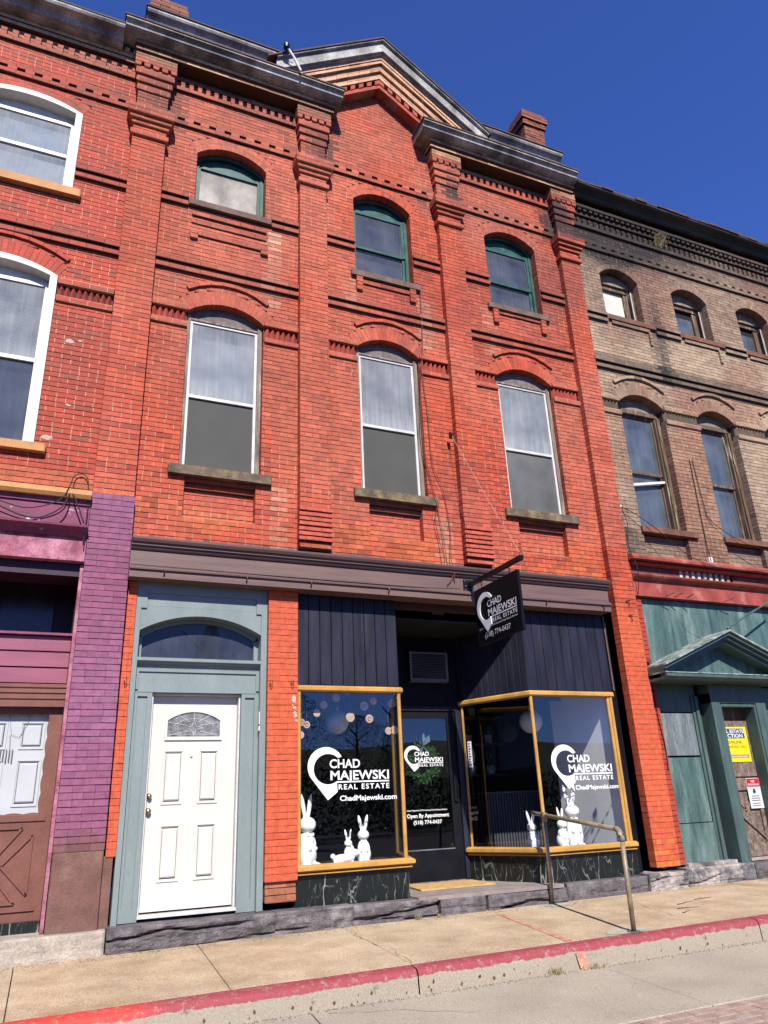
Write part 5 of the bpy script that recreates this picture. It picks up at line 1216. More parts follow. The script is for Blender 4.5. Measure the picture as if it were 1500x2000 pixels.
for i, (x, z) in enumerate(((6.3, 2.03), (6.72, 2.03), (7.1, 2.03), (6.35, 2.53), (6.7, 2.53), (7.1, 2.53), (6.8, 2.98))):
    t_ = thing('potted_plant', 'small potted plant inside the shop, '+ls[i], 'plant', 'potted plants on the shop shelves')
    q = MB(); q.lathe([(.001, 0), (.055, 0), (.075, .14), (.065, .14), (.06, .12)], (x, 3.12, z), 'z', 14); q.build('pot', 'pot_white', t_)
    b = MB()
    for k in range(60):
        a_ = R.uniform(0, 6.28); h_ = R.uniform(.02, .2); c_ = Vector((x+.07*cos(a_)*R.random(), 3.12+.07*sin(a_)*R.random(), z+.13+h_)); u_ = Vector((R.gauss(0, .03), R.gauss(0, .02), R.uniform(.01, .04))); v_ = Vector((.012, R.gauss(0, .01), 0))
        b.add([tuple(c_-u_), tuple(c_+v_), tuple(c_+u_), tuple(c_-v_)], [(0,1,2,3)])
    b.build('leaves', 'leaf_green', t_, recalc=False, kind='stuff')
# hand rail
hr = thing('handrail', 'bronze painted steel pipe handrail standing across the pavement before the right shop window', 'handrail')
A_ = Vector((5.80, -.165, tz(5.8, -.16))); B_ = Vector((5.44, -2.0, tz(5.44, -2.0)))
TA = Vector((5.82, -.165, 1.41)); TB = Vector((5.455, -2.0, 1.275)); dr = (TB-TA).normalized()
q = MB(); q.tube([A_-Vector((0,0,.02)), TA], .0235, 14); q.build('post', 'pipe', hr, smooth=True)
q = MB(); q.tube([B_-Vector((0,0,.02)), TB-Vector((0,0,.085))], .0235, 14); q.build('post', 'pipe', hr, smooth=True)
q = MB(); q.tube([TA-dr*.40, TA-dr*.2, TA+dr*.5, TB-dr*.085], .0235, 14); q.build('rail', 'pipe', hr, smooth=True)
q = MB(); q.tube([TB-dr*.10]+[TB-dr*.085+(dr*.085)*sin(a*pi/12)-Vector((0,0,1))*.085*(1-cos(a*pi/12)) for a in range(7)]+[TB-Vector((0,0,.105))], .0285, 14); q.build('elbow', 'pipe', hr, smooth=True)
q = MB(); q.tube([TA-dr*.05, TA+dr*.05], .030, 14); q.tube([TA-Vector((0,0,.075)), TA-Vector((0,0,.005))], .030, 14); q.build('tee_joint', 'pipe', hr, smooth=True)
q = MB(); q.lathe([(.065, 0), (.066, .006), (.06, .010), (.026, .012)], (B_.x, B_.y, B_.z), 'z', 20); q.build('base_flange', 'flash_metal', hr)
q = MB(); q.lathe([(.05, 0), (.05, .005), (.026, .008)], (A_.x, A_.y, A_.z), 'z', 20); q.build('base_flange', 'flash_metal', hr)
# cables on the facade
def cable(name, label, pts, r=.005, m='cable_red', cat='cable', sag=0):
    P = [Vector(p) for p in pts]; out = []
    for i in range(len(P)-1):
        p0 = P[max(0, i-1)]; p1 = P[i]; p2 = P[i+1]; p3 = P[min(len(P)-1, i+2)]
        for k in range(6):
            u_ = k/6; out.append(.5*((2*p1)+(-p0+p2)*u_+(2*p0-5*p1+4*p2-p3)*u_*u_+(-p0+3*p1-3*p2+p3)*u_**3))
    out.append(P[-1]); q = MB(); q.tube(out, r, 5); return tag(q.build(name, m, None, smooth=True), label, cat)
cable('cable', 'dark red wire trailing down the middle bay from the third-floor window to the frieze', [(4.72, .065, 9.25), (4.70, .07, 8.3), (4.60, .07, 7.3), (4.60, .07, 6.4), (4.72, .07, 5.7), (4.80, .06, 5.1), (4.80, -.02, 4.62), (4.80, -.17, 4.5), (4.82, -.14, 4.35)], .0055)
cable('cable', 'second dark red wire beside the middle bay window, bulging to the right above the frieze', [(4.64, .075, 7.9), (4.70, .07, 7.0), (4.72, .07, 6.2), (4.86, .07, 5.8), (4.93, .07, 5.2), (4.86, -.02, 4.7), (4.83, -.16, 4.5), (4.70, -.14, 4.30)], .0055)
cable('cable', 'short dark wire loop at the right end of the middle second-floor sill', [(4.62, .09, 5.75), (4.66, .03, 5.70), (4.72, .0, 5.55), (4.68, .03, 5.3), (4.74, .06, 5.0), (4.75, -.1, 4.6)], .005)
cable('cable', 'thin cable stapled along the lower edge of the shop frieze', [(.67, -.165, 4.235), (1.8, -.165, 4.232), (3.0, -.165, 4.228), (4.3, -.165, 4.232), (4.88, -.15, 4.26)], .004, 'cable_black')

# ================================================================== LEFT BUILDING
left = thing('brick_building', 'red brick building with purple painted pier and white framed windows at the left edge', 'building')
LW = Wall(left, left_col, left_mor)
LX0 = -4.6
WL2 = (-1.86, -.49, 8.07, 8.25, 5.665); WL3 = (-1.86, -.47, 10.88, 11.05, 9.48)
def left_iv(z):
    ivs = [(LX0, .20)]
    x0, x1, zs, zc, zb = WL2
    if zb-.10 < z < zb: ivs = cut(ivs, x0-.12, x1+.13)
    elif zb <= z < zs: ivs = cut(ivs, x0, x1)
    elif zs <= z < zc+.24:
        xc, hw = arch_hw(x0, x1, zs, zc, .215); h = hw(z)
        if h > 0: ivs = cut(ivs, xc-h, xc+h)
    if 7.70 < z < 8.03: ivs = cut(ivs, x1, .20)
    x0, x1, zs, zc, zb = WL3
    if zb-.12 < z < zb: ivs = cut(ivs, x0-.1, x1+.11)
    elif zb <= z < zs: ivs = cut(ivs, x0, x1)
    elif zs <= z < zc+.24:
        xc, hw = arch_hw(x0, x1, zs, zc, .205); h = hw(z)
        if h > 0: ivs = cut(ivs, xc-h, xc+h)
    return ivs
LW.rows(kz(5.13), kz(12.1), left_iv, YW, .10, .26)
LW.arch_ring(*WL2[:4], .21, YW-.004); LW.arch_ring(*WL3[:4], .20, YW, double=True)
LW.label_arc(WL2[0]-.06, WL2[1]+.12, 8.36, 8.58, YW-.035, depth=.05)
for z in (9.87, 9.74): LW.ledge(z, WL3[1]+.002, .20, YW-.048)
for z in (8.735, 8.605): LW.ledge(z, LX0, .20, YW-.048)
LW.ledge(11.235, LX0, .20, YW-.04); LW.dentils(11.303, LX0, .18, YW-.038, .118, .105); LW.ledge(11.37, LX0, .20, YW-.03, .05)
LW.ledge(11.86, LX0, .20, YW-.045); LW.dentils(11.928, LX0, .18, YW-.04, .075, .07, n=2)
LW.ledge(12.1, LX0, .17, YW-.07, .1, col=ochre); LW.ledge(12.168, LX0, .17, YW-.09, .12, col=ochre); LW.dentils(12.236, LX0, .16, YW-.13, .07, .055, n=1, depth=.12, col=ochre); LW.ledge(12.236, LX0, .17, YW-.08, .12, col=ochre)
gothic(LW, left, WL2[1]+.006, .195, 7.70, 8.045, 0, 0, lambda k: shade((.42, .085, .06), k))
# pier: purple below, brown at the foot
LW.rows(kz(1.33), kz(5.08), lambda z: [(.195, .672)], 0., .10, .28, g=.0028, rec=.0022)
LW.finish(300)
q = MB(); q.bbox(.20, .67, .004, .30, .56, zk(kz(1.33)), .01); q.build('rendered_plinth', 'render_brown', left)
q = MB(); q.bbox(.675, .765, .045, .30, .56, 1.24, .01); q.build('rendered_plinth', 'render_brown', left)
rough_stone(left, -.9, .735, .28, .60, -.125, 'pale_render', 5.3, crev=.0, amp=.010, name='rendered_footing')
rough_stone(left, -4.5, -.905, .25, .60, -.12, 'pale_render', 8.3, crev=.0, amp=.010, name='rendered_footing')
q = MB(); q.profile([(.3, 12.25), (-.06, 12.25), (-.09, 12.27), (-.13, 12.275), (-.15, 12.32), (-.20, 12.36), (-.27, 12.38), (-.29, 12.41), (-.29, 12.44), (.3, 12.44)], LX0, -.065); q.build('cornice', 'cornice_metal', left)
q = MB(); q.box(LX0, -.07, -.30, 9, 12.443, 12.47); q.build('roof', 'coping', left)
b = MB(); b.box(LX0, LX0+.04, .4, 9, .3, 12.4); b.box(LX0+.04, .19, 8.96, 9, .3, 12.4); b.box(.15, .19, .4, 8.96, .3, 12.4); b.box(LX0+.04, .15, .4, 8.96, 8.6, 8.65); b.build('inner_walls', 'dark_void', left)
# third-floor window of the left building
def win_left(x0, x1, zs, zc, zb, sash_z, blind):
    P_ = arch_pts(x0+.004, x1-.004, zs, zc); q = MB(); zt = zs-.10 if zb > 9 else zs-.06
    q.strip(P_, arch_pts(x0+.09, x1-.09, zs-.015, zc-.085), .10, .30); q.box(x0+.004, x0+.09, .1002, .30, zt-.001, zs-.0); q.box(x1-.09, x1-.004, .1002, .30, zt-.001, zs-.0); q.prism([(x0+.05, zt), (x1-.05, zt)]+arch_pts(x0+.05, x1-.05, zs-.03, zc-.05)[::-1], .27, .33); q.box(x0+.004, x0+.09, .10, .30, zb, zt-.001); q.box(x1-.09, x1-.004, .10, .30, zb, zt-.001)
    win = q.build('window', 'white_wood', left)
    a, b_ = x0+.09, x1-.09
    q = MB(); fw = .045; q.box(a, a+fw, .235, .28, zb, zt); q.box(b_-fw, b_, .235, .28, zb, zt); q.box(a+fw, b_-fw, .236, .28, zt-.05, zt-.001); q.box(a+fw, b_-fw, .232, .28, sash_z-.025, sash_z+.025); q.box(a+fw, b_-fw, .236, .28, zb, zb+.04); q.build('sash', 'white_frame', win)
    q = MB(); q.box(a+fw, b_-fw, .255, .259, sash_z+.025, zt-.05); q.build('pane', 'dirty_upper', win)
    q = MB(); q.box(a+fw, b_-fw, .262, .266, zb+.04, sash_z-.025); q.build('pane', 'dirty_upper' if zb > 9 else 'dirty_dark', win)
    if blind == 'blind':
        z = sash_z+.03
        bl = MB(); 
        while z < zt-.36: bl.add([(a, .30, z), (b_, .30, z), (b_, .318, z+.017), (a, .318, z+.017)], [(0,1,2,3)]); z += .02
        bl.build('blind', 'white_blind', win, kind='stuff')
        q = MB(); q.box(a, b_, .36, .37, zb, zt); q.build('curtain', 'curtain_dim', win)
    else:
        q = MB(); q.box(a, b_, .32, .33, zb, zt); q.build('curtain', 'white_blind', win)
    return win
win_left(*WL3, 10.17, 'white'); win_left(*WL2, 6.86, 'blind')
sill(left, WL3[0]-.1, WL3[1]+.11, WL3[4]-.12, WL3[4], YW-.08, 'sill_ochre'); sill(left, WL2[0]-.12, WL2[1]+.13, WL2[4]-.10, WL2[4], YW-.08, 'sill_ochre')
# shop front of the left building
q = MB(); q.profile([(.2, 5.13), (-.09, 5.09), (-.10, 5.03), (-.075, 4.99), (.2, 4.99)], -4.5, .19); q.build('cornice_cap', 'sill_ochre', left)
q = MB(); q.profile([(.2, 4.988), (-.03, 4.988), (-.02, 4.93), (.2, 4.93)], -4.5, .19); q.build('cornice_fillet', 'purple_paint', left)
q = MB(); q.box(-4.5, .19, .0, .2, 4.665, 4.929); q.build('fascia_board', 'purple_peel', left)
q = MB(); q.profile([(.2, 4.55), (-.02, 4.55), (-.05, 4.60), (-.115, 4.635), (-.12, 4.66), (.2, 4.664)], -4.5, .19); q.build('fascia_moulding', 'purple_peel', left)
q = MB(); q.box(-4.5, .19, .02, .2, 4.30, 4.549); q.build('lower_fascia', 'pink_peel', left)
q = MB(); q.box(-4.5, .19, -.005, .2, 4.27, 4.299); q.build('fascia_edge', 'pink_peel', left)
q = MB(); q.box(-4.5, .17, .10, .5, 4.12, 4.268); q.box(-4.5, .17, .5, .98, 4.38, 4.42); q.build('lintel', 'purple_dark', left)
q = MB(); q.box(-4.5, .17, .98, 1.0, 3.4, 4.4); q.box(.17, .19, .5, 1.0, 3.4, 4.4); q.build('transom_panel', 'purple_dark', left)
mat('transom_win', (.05, .055, .065), rough=.2, bump=0)
q = MB(); q.box(-.63, -.065, .95, .979, 3.55, 4.27); q.build('transom_window', 'transom_win', left)
q = MB(); q.box(-4.5, .17, .25, .98, 3.485, 3.51); q.build('transom_sill', 'purple_paint', left)
for i in range(3): q = MB(); z = 2.975+i*.172; q.bbox(-4.5, .165, .30, .34, z, z+.155, .012); q.build('slat', 'slat_pink', left)
q = MB(); q.box(-4.5, .165, .335, .37, 2.96, 3.49); q.build('slat_backing', 'purple_dark', left)
q = MB(); q.profile([(.4, 2.72), (.25, 2.72), (.25, 2.79), (.235, 2.80), (.235, 2.85), (.22, 2.86), (.22, 2.90), (.205, 2.915), (.205, 2.95), (.4, 2.97)], -4.5, .165); q.build('storm_head', 'brown_door', left)
jm = MB(); jm.poly([(.158, .60), (.192, .60), (.192, 4.25), (.158, 4.25)], .06, .5, .008); jm.build('jamb', 'pink_peel', left)
sdr = MB(); sdr.box(-.85, .155, .33, .37, .70, 1.66); sdr.box(.035, .155, .33, .37, 1.66, 2.72); sdr.box(-.85, .035, .33, .37, 2.66, 2.72)
sdr = sdr.build('storm_door', 'brown_door', left)
# scalloped cut-out
q = MB(); n = 30
zs_ = [1.68+(2.68-1.68)*i/60 for i in range(61)]
A = [(.036, z) for z in zs_]; B_ = [(.036-.028*abs(sin((z-1.68)*pi/.185))*.5-.008, z) for z in zs_]; q.strip(A, B_, .331, .345)
xs_ = [-.85+(.885)*i/60 for i in range(61)]; q.strip([(x, 2.661) for x in xs_], [(x, 2.661-.012*abs(sin((x+.85)*pi/.185))-.006) for x in xs_], .332, .346)
q.strip([(x, 1.661+.012*abs(sin((x+.85)*pi/.185))+.006) for x in xs_], [(x, 1.661) for x in xs_], .332, .346); q.build('scalloped_edge', 'brown_door', sdr)
q = MB(); q.box(-.85, .10, .315, .33, 1.60, 1.65); q.build('mid_rail', 'brown_door', sdr)
q = MB()   # crossed mouldings of the lower panel
def bar(p, r_, wd=.011, y0=.312, y1=.33):
    d = Vector((r_[0]-p[0], r_[1]-p[1])); n_ = Vector((-d.y, d.x)).normalized()*wd; q.prism([(p[0]-n_.x, p[1]-n_.y), (r_[0]-n_.x, r_[1]-n_.y), (r_[0]+n_.x, r_[1]+n_.y), (p[0]+n_.x, p[1]+n_.y)], y0, y1)
for s_ in (0,):
    bar((-.70, 1.54), (-.10, 1.54)); bar((-.10, 1.54), (-.38, 1.20)); bar((-.38, 1.20), (-.10, .86)); bar((-.10, .86), (-.7, .86))
    bar((.0, 1.47), (-.26, 1.20)); bar((-.26, 1.20), (.0, .93)); bar((.0, 1.47), (.0, .93)); bar((-.7, .80), (.09, .80), .014)
q.build('door_moulding', 'brown_door', sdr)
q = MB(); q.box(-.85, .04, .40, .44, .70, 2.70); ind = q.build('inner_door', 'pale_door', left)
for (a, b_, z0, z1) in ((-.62, -.36, 1.74, 2.2), (-.24, .0, 1.74, 2.2), (-.24, .0, 2.3, 2.58), (-.62, -.36, 2.3, 2.58)): panel(ind, a, b_, z0, z1, .40, 'pale_door')
q = MB(); q.tube([(-.36, .385, 2.66), (-.32, .385, 2.45), (-.24, .385, 2.42), (-.18, .385, 2.55), (-.16, .385, 2.66)], .0022, 5); q.tube([(-.33, .385, 2.44), (-.31, .385, 2.25)], .003, 6)
for k in range(5): q.tube([(-.40+.028*k, .385, 2.30), (-.40+.028*k, .385, 2.17+.01*(k % 2))], .006, 6)
tag(q.build('wind_chime', 'flash_metal', None), 'small grey metal wind chime hanging on the pale door at the left edge', 'wind chime')
q = MB(); q.box(-4.5, .15, .24, .5, .60, .70); q.build('door_step', 'marble', left)
q = MB(); q.box(-4.5, -.86, .3, .34, .60, 2.75); q.build('shutter_board', 'brown_door', left)
# loose wires on the left fascia
cable('cable', 'loose black wire looping over the purple fascia at the left edge', [(-.75, -.10, 4.86), (-.45, -.11, 4.80), (-.15, -.11, 4.92), (-.05, -.09, 5.12), (-.02, .05, 5.30), (.06, .08, 5.36), (.13, .06, 5.30), (.15, -.02, 5.12), (.165, -.03, 4.9), (.16, -.04, 4.45)], .0065, 'cable_black')
cable('cable', 'thicker black wire hanging in a shallow bow before the purple fascia', [(-.75, -.12, 4.80), (-.5, -.13, 4.70), (-.3, -.13, 4.70), (-.1, -.12, 4.85), (-.03, -.09, 5.04), (.05, -.11, 4.9), (.14, -.12, 4.68)], .0085, 'cable_black')

# ================================================================== RIGHT BUILDING
right_ = thing('brick_building', 'sooty tan brick building with brown timber windows and green shop front at the right', 'building')
RW = Wall(right_, tan_col, tan_mor)
RX1 = 15.2; RW.dirt = (.06, .052, .046)
WR3 = [(8.57, 9.47), (10.31, 11.22), (12.03, 12.93), (13.8, 14.7)]; WR2 = [(8.50, 9.49), (10.30, 11.22), (12.02, 12.95), (13.8, 14.7)]
def right_iv(z):
    ivs = [(8.035, RX1)]
    for x0, x1 in WR2:
        if Z2B-.10 < z < Z2B: ivs = cut(ivs, x0-.02, x1+.19)
        elif Z2B <= z < Z2S: ivs = cut(ivs, x0, x1)
        elif Z2S <= z < Z2C+.24:
            xc, hw = arch_hw(x0, x1, Z2S, Z2C, .215); h = hw(z)
            if h > 0: ivs = cut(ivs, xc-h, xc+h)
    for x0, x1 in WR3:
        if 9.68 < z < 9.78: ivs = cut(ivs, x0-.02, x1+.22)
        elif 9.78 <= z < 10.72: ivs = cut(ivs, x0, x1)
        elif 10.72 <= z < 10.92+.24:
            xc, hw = arch_hw(x0, x1, 10.72, 10.92, .205); h = hw(z)
            if h > 0: ivs = cut(ivs, xc-h, xc+h)
    if 7.70 < z < 8.03:
        e = [8.035]+[v for w_ in WR2 for v in w_]+[RX1]
        for i in range(0, len(e), 2): ivs = cut(ivs, e[i], e[i+1])
    if 5.1 < z < 5.50:
        for x0, x1 in WR2: ivs = cut(ivs, x0+.02, x1-.02)
    return ivs
RW.rows(kz(5.12), kz(12.28), right_iv, YW, .10, .34)
for x0, x1 in WR2:
    RW.arch_ring(x0, x1, Z2S, Z2C, .21, YW-.004); RW.label_arc(x0-.08, x1+.10, 8.35, 8.54, YW-.04, depth=.05)
    RW.rows(kz(5.12), kz(5.50), lambda z: [(x0+.02, x1-.02)], YW+.09, .06, .08)
for x0, x1 in WR3:
    RW.arch_ring(x0, x1, 10.72, 10.92, .20, YW, double=True); RW.ledge(9.60, x0+.08, x1+.06, YW-.03)
    RW.rows(kz(9.36), kz(9.60), lambda z: [(x1+.02, x1+.085)], YW-.04, .05, .05, header_every=0)
for z in (8.735, 8.605): RW.ledge(z, 8.035, RX1, YW-.048)
e = [8.035]+[v for w_ in WR3 for v in (w_[0]-.02, w_[1]+.22)]+[RX1]
for i in range(0, len(e), 2):
    for z in (9.74, 9.62): RW.ledge(z, e[i], e[i+1], YW-.048)
RW.ledge(11.20, 8.12, RX1, YW-.04); RW.dentils(11.268, 8.14, RX1, YW-.038, .118, .105); RW.ledge(11.336, 8.12, RX1, YW-.02, .05)
RW.ledge(11.70, 8.06, RX1, YW-.045); RW.dentils(11.768, 8.08, RX1, YW-.042, .07, .066, n=2)
RW.ledge(11.98, 8.1, RX1, YW-.05); RW.dentils(12.05, 8.1, RX1, YW-.10, .075, .055, n=1, depth=.1); RW.ledge(12.118, 8.1, RX1, YW-.12, .2)
RW.ledge(12.05, 8.1, RX1, YW-.03, .2)
e = [8.035]+[v for w_ in WR2 for v in w_]+[RX1]
for i in range(0, len(e)-1, 2): gothic(RW, right_, e[i]+.003, e[i+1]-.006, 7.70, 8.045, 0, 0, lambda k: shade((.20, .145, .105), k))
# red painted strip of the pier that belongs to this house
RW.rows(kz(.66), kz(4.44), lambda z: [(8.04, 8.20)], .075, .10, .26, col=lambda x, z: shade(mixc((.46, .065, .035), (.30, .07, .05), vn(x*3, z*2, 1)*.6), R.uniform(.9, 1.1)))
RW.finish(300)
q = MB(); q.profile([(.3, 12.26), (-.03, 12.26), (-.06, 12.25), (-.10, 12.27), (-.12, 12.31), (-.17, 12.36), (-.24, 12.385), (-.265, 12.41), (-.265, 12.45), (.3, 12.47)], 8.09, RX1); q.build('cornice', 'black_cornice', right_)
q = MB()
for i in range(26):
    x = 8.09+i*.275; q.box(x, x+.27, -.275+R.uniform(-.02, .012), .35, 12.455+R.uniform(-.010, .01), 12.49+R.uniform(-.014, .022))
q.build('coping', 'coping', right_)
b = MB(); b.box(8.05, RX1, .5, 9, 12.2, 12.3); b.box(RX1-.04, RX1, .4, 9, .3, 12.2); b.box(8.06, RX1, 8.96, 9, .3, 12.2); b.box(8.06, RX1-.04, .5, 8.96, 8.6, 8.65); b.box(8.06, RX1-.04, .5, 8.96, 4.6, 4.65); b.build('inner_walls', 'dark_void', right_)
for i, (x0, x1) in enumerate(WR2):
    P_ = arch_pts(x0+.004, x1-.004, Z2S, Z2C); q = MB(); zt = 7.86
    q.prism([(x0+.004, Z2S-.03), (x1-.004, Z2S-.03)]+P_[::-1], .28, .36); q.build('arch_infill', 'tan_tympanum', right_)
    q = MB(); q.box(x0+.004, x1-.004, .26, .36, zt, Z2S-.031); q.box(x0+.004, x0+.07, .26, .36, Z2B, zt-.001); q.box(x1-.07, x1-.004, .24, .36, Z2B, zt-.001); q.box(x1-.10, x1-.071, .27, .36, Z2B, zt-.001)
    win = q.build('window', 'brown_frame', right_); a, b_ = x0+.07, x1-.10; mid = 6.74
    q = MB(); q.box(a, a+.03, .32, .36, mid, zt); q.box(b_-.035, b_, .32, .36, mid, zt); q.box(a+.03, b_-.035, .321, .36, zt-.05, zt-.001); q.box(a+.03, b_-.035, .315, .36, mid-.025, mid+.02); q.build('upper_sash', 'brown_frame', win)
    q = MB(); q.box(a, a+.03, .35, .39, Z2B, mid-.026); q.box(b_-.035, b_, .35, .39, Z2B, mid-.026); q.box(a+.03, b_-.035, .351, .39, Z2B, Z2B+.05); q.build('lower_sash', 'brown_frame', win)
    q = MB(); q.box(a+.03, b_-.035, .338, .342, mid+.02, zt-.05); q.build('pane', 'dirty_tan', win)
    q = MB(); q.box(a+.03, b_-.035, .37, .374, Z2B+.05, mid-.025); q.build('pane', 'dirty_tan', win)
    q = MB(); q.box(a, b_, .46, .465, Z2B, zt); q.build('curtain', 'curtain_dim', win)
    sill(right_, x0-.02, x1+.19, Z2B-.10, Z2B, YW-.06, 'sill_rust')
    if i == 0:
        q = MB(); q.prism([(x0+.07, 6.44), (x1-.10, 6.60), (x1-.10, 6.64), (x0+.07, 6.49)], .29, .33); q.build('fallen_bar', 'white_wood', win)
for i, (x0, x1) in enumerate(WR3):
    zs, zc, zb = 10.72, 10.92, 9.78; P_ = arch_pts(x0+.004, x1-.004, zs, zc); q = MB()
    q.prism([(x0+.004, zs-.03), (x1-.004, zs-.03)]+P_[::-1], .30, .40); q.build('arch_infill', 'tan_tympanum', right_)
    q = MB(); q.box(x0+.004, x1-.004, .34, .44, 10.60, zs-.031); q.box(x0+.004, x0+.05, .34, .44, zb, 10.599); q.box(x1-.06, x1-.004, .27, .44, zb, 10.599); q.box(x1-.17, x1-.061, .36, .44, zb, 10.599)
    win = q.build('window', 'brown_frame', right_)
    q = MB(); q.box(x1-.075, x1-.0605, .255, .27, zb, 10.6); q.build('storm_track', 'white_wood', win)
    if i == 0: q = MB(); q.box(x0+.05, x1-.17, .40, .42, zb, 10.6); q.build('white_board', 'door_white', win)
    else:
        q = MB(); q.box(x0+.05, x1-.17, .40, .404, zb, 10.45); q.build('pane', 'dirty_tan', win); q = MB(); q.box(x0+.05, x1-.17, .399, .43, 10.45, 10.6); q.build('shade_board', 'dark_void', win)
        q = MB(); q.box(x0+.05, x1-.17, .50, .505, zb, 10.6); q.build('curtain', 'curtain_dim', win)
    sill(right_, x0-.02, x1+.22, 9.68, 9.78, YW-.05, 'sill_rust')
# red fascia
q = MB(); q.profile([(.2, 5.12), (-.10, 5.07), (-.12, 5.03), (-.115, 4.995), (.2, 4.995)], 8.0, RX1); q.build('cornice_cap', 'red_shop', right_)
q = MB(); q.profile([(.2, 4.992), (-.02, 4.992), (-.035, 4.97), (-.035, 4.95), (.0, 4.93), (.2, 4.93)], 8.05, RX1); q.build('cornice_bead', 'red_shop', right_)
q = MB(); q.box(8.06, 9.04, .05, .2, 4.77, 4.929); q.box(10.22, RX1, .05, .2, 4.77, 4.929); q.box(9.04, 10.22, .13, .2, 4.77, 4.929); q.build('fascia_board', 'red_shop_dark', right_)
for i in range(9):
    q = MB(); x = 9.06+i*.128; q.add([(x, .05, 4.775), (x+.062, .05, 4.775), (x+.062, .12, 4.775), (x, .12, 4.775), (x, .04, 4.925), (x+.062, .04, 4.925), (x+.062, .12, 4.925), (x, .12, 4.925)], [(0,1,5,4), (1,2,6,5), (2,3,7,6), (3,0,4,7), (4,5,6,7), (3,2,1,0)]); q.build('corrugation', 'cream_tin' if i < 8 else 'tan_tympanum', right_)
q = MB(); q.profile([(.2, 4.69), (.02, 4.69), (-.01, 4.71), (-.06, 4.73), (-.08, 4.755), (-.08, 4.768), (.2, 4.768)], 8.04, RX1); q.build('fascia_moulding', 'red_shop', right_)
q = MB(); q.box(8.04, RX1, .02, .25, 4.44, 4.689); q.build('lower_fascia', 'red_shop', right_)
for (x, ln) in ((8.62, .09), (8.80, .07), (9.05, .05), (9.85, .12)):
    q = MB(); q.tube([(x, .0, 4.45), (x+ln*.6, -.05, 4.47), (x+ln*1.2, -.11, 4.50)], .008, 5); q.build('bent_nail', 'rust_iron', right_)
# green boarded upper front
gx_ = [8.21, 9.04, 9.62, 10.25, 11.1, 12.0, 13.0]
for i in range(len(gx_)-1): q = MB(); q.bbox(gx_[i]+.003, gx_[i+1]-.003, .13, .16, 3.18, 4.43, .003); q.build('panel', 'green_shop', right_)
q = MB(); q.box(8.2, RX1, .165, .2, 3.1, 4.44); q.build('panel_backing', 'dark_void', right_)
# pediment
PX, PZ, PB = 9.40, 3.86, 3.22
PL = 7.80+.22; PRr = 2*PX-PL
for sgn in (-1, 1):
    q = MB(); xe = PL if sgn < 0 else PRr
    for (dz0, dz1, y) in ((.0, -.05, -.36), (-.05, -.10, -.31), (-.10, -.155, -.25)):
        pts = [(PX, PZ+dz0), (xe, PB+.03+dz0+.06), (xe, PB+.03+dz1+.06), (PX, PZ+dz1)]
        if sgn > 0: pts.reverse()
        q.prism(pts, y, .13)
    q.build('raking_moulding', 'green_trim', right_)
    q = MB(); pts = [(PX, PZ+.002), (xe, PB+.092), (xe, PB+.115), (PX, PZ+.028)]
    if sgn > 0: pts.reverse()
    q.prism(pts, -.40, .13); q.build('roof_edge', 'worn_edge', right_)
q = MB(); q.prism([(PL+.1, PB), (PRr-.1, PB), (PX, PZ-.12)], -.02, .12); q.build('tympanum', 'green_shop', right_)
q = MB(); q.profile([(.13, 3.12), (-.30, 3.12), (-.33, 3.15), (-.36, 3.16), (-.36, 3.205), (.13, 3.24)], PL-.0, PRr+.0); q.build('pediment_base', 'green_trim', right_)
q = MB(); q.profile([(.14, 3.208), (-.37, 3.208), (-.37, 3.222), (.14, 3.248)], PL-.01, PRr+.01); q.build('roof_edge', 'worn_edge', right_)
q = MB(); q.tube([(PX-.02, -.37, PZ+.04), (PX+.5, -.30, PZ+.28), (PX+1.4, -.2, PZ+.66)], .016, 8); tag(q.build('conduit_pipe', 'green_trim', None), 'green painted conduit rising to the right from the pediment peak', 'pipe')
# lower green front: panels at left, cased doorway
q = MB(); q.box(8.22, 9.0, .15, .18, 2.72, 3.12); q.build('dark_transom', 'green_trim', right_)
q = MB(); q.bbox(8.22, 8.88, .14, .18, 2.10, 2.70, .004); q.build('panel', 'green_grey', right_)
q = MB(); q.bbox(8.22, 8.88, .14, .18, 1.20, 2.075, .004); q.build('panel', 'green_shop', right_)
q = MB(); q.bbox(8.22, 8.90, .135, .18, .66, 1.19, .004); q.build('panel', 'green_shop', right_)
q = MB(); q.box(8.20, 8.9, .19, .22, .6, 3.12); q.build('panel_backing', 'dark_void', right_)
for (a, b_, y) in ((8.885, 8.93, .125), (8.935, 8.985, .10), (8.99, 9.06, .16)): q = MB(); q.bbox(a, b_, y, .22, .66, 2.95, .006); q.build('casing_strip', 'green_trim', right_)
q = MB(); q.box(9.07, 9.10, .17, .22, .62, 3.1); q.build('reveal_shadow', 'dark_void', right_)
q = MB(); q.bbox(9.13, 9.30, -.02, .22, .63, 2.98, .01); q.bbox(10.05, 10.25, -.02, .22, .63, 2.98, .01); q.bbox(9.13, 10.25, -.018, .22, 2.84, 3.12, .01); q.build('door_casing', 'green_trim', right_)
q = MB(); q.bbox(9.30, 9.34, .0, .22, .66, 2.83, .006); q.bbox(10.01, 10.05, .0, .6, .66, 2.83, .006); q.bbox(9.34, 10.01, .0, .22, 2.79, 2.83, .006); q.build('door_frame', 'green_trim', right_)
q = MB(); q.box(9.34, 10.01, 0.220, 0.250, .70, 1.78); q.build('old_door', 'chip_wood', right_)
q = MB(); q.box(9.34, 10.01, 0.200, 0.220, 1.79, 2.60); q.build('particle_board', 'chip_wood', right_)
q = MB(); q.box(9.34, 10.01, 0.230, 0.250, 2.60, 2.80); q.build('dark_transom', 'brown_frame', right_)
q = MB(); 
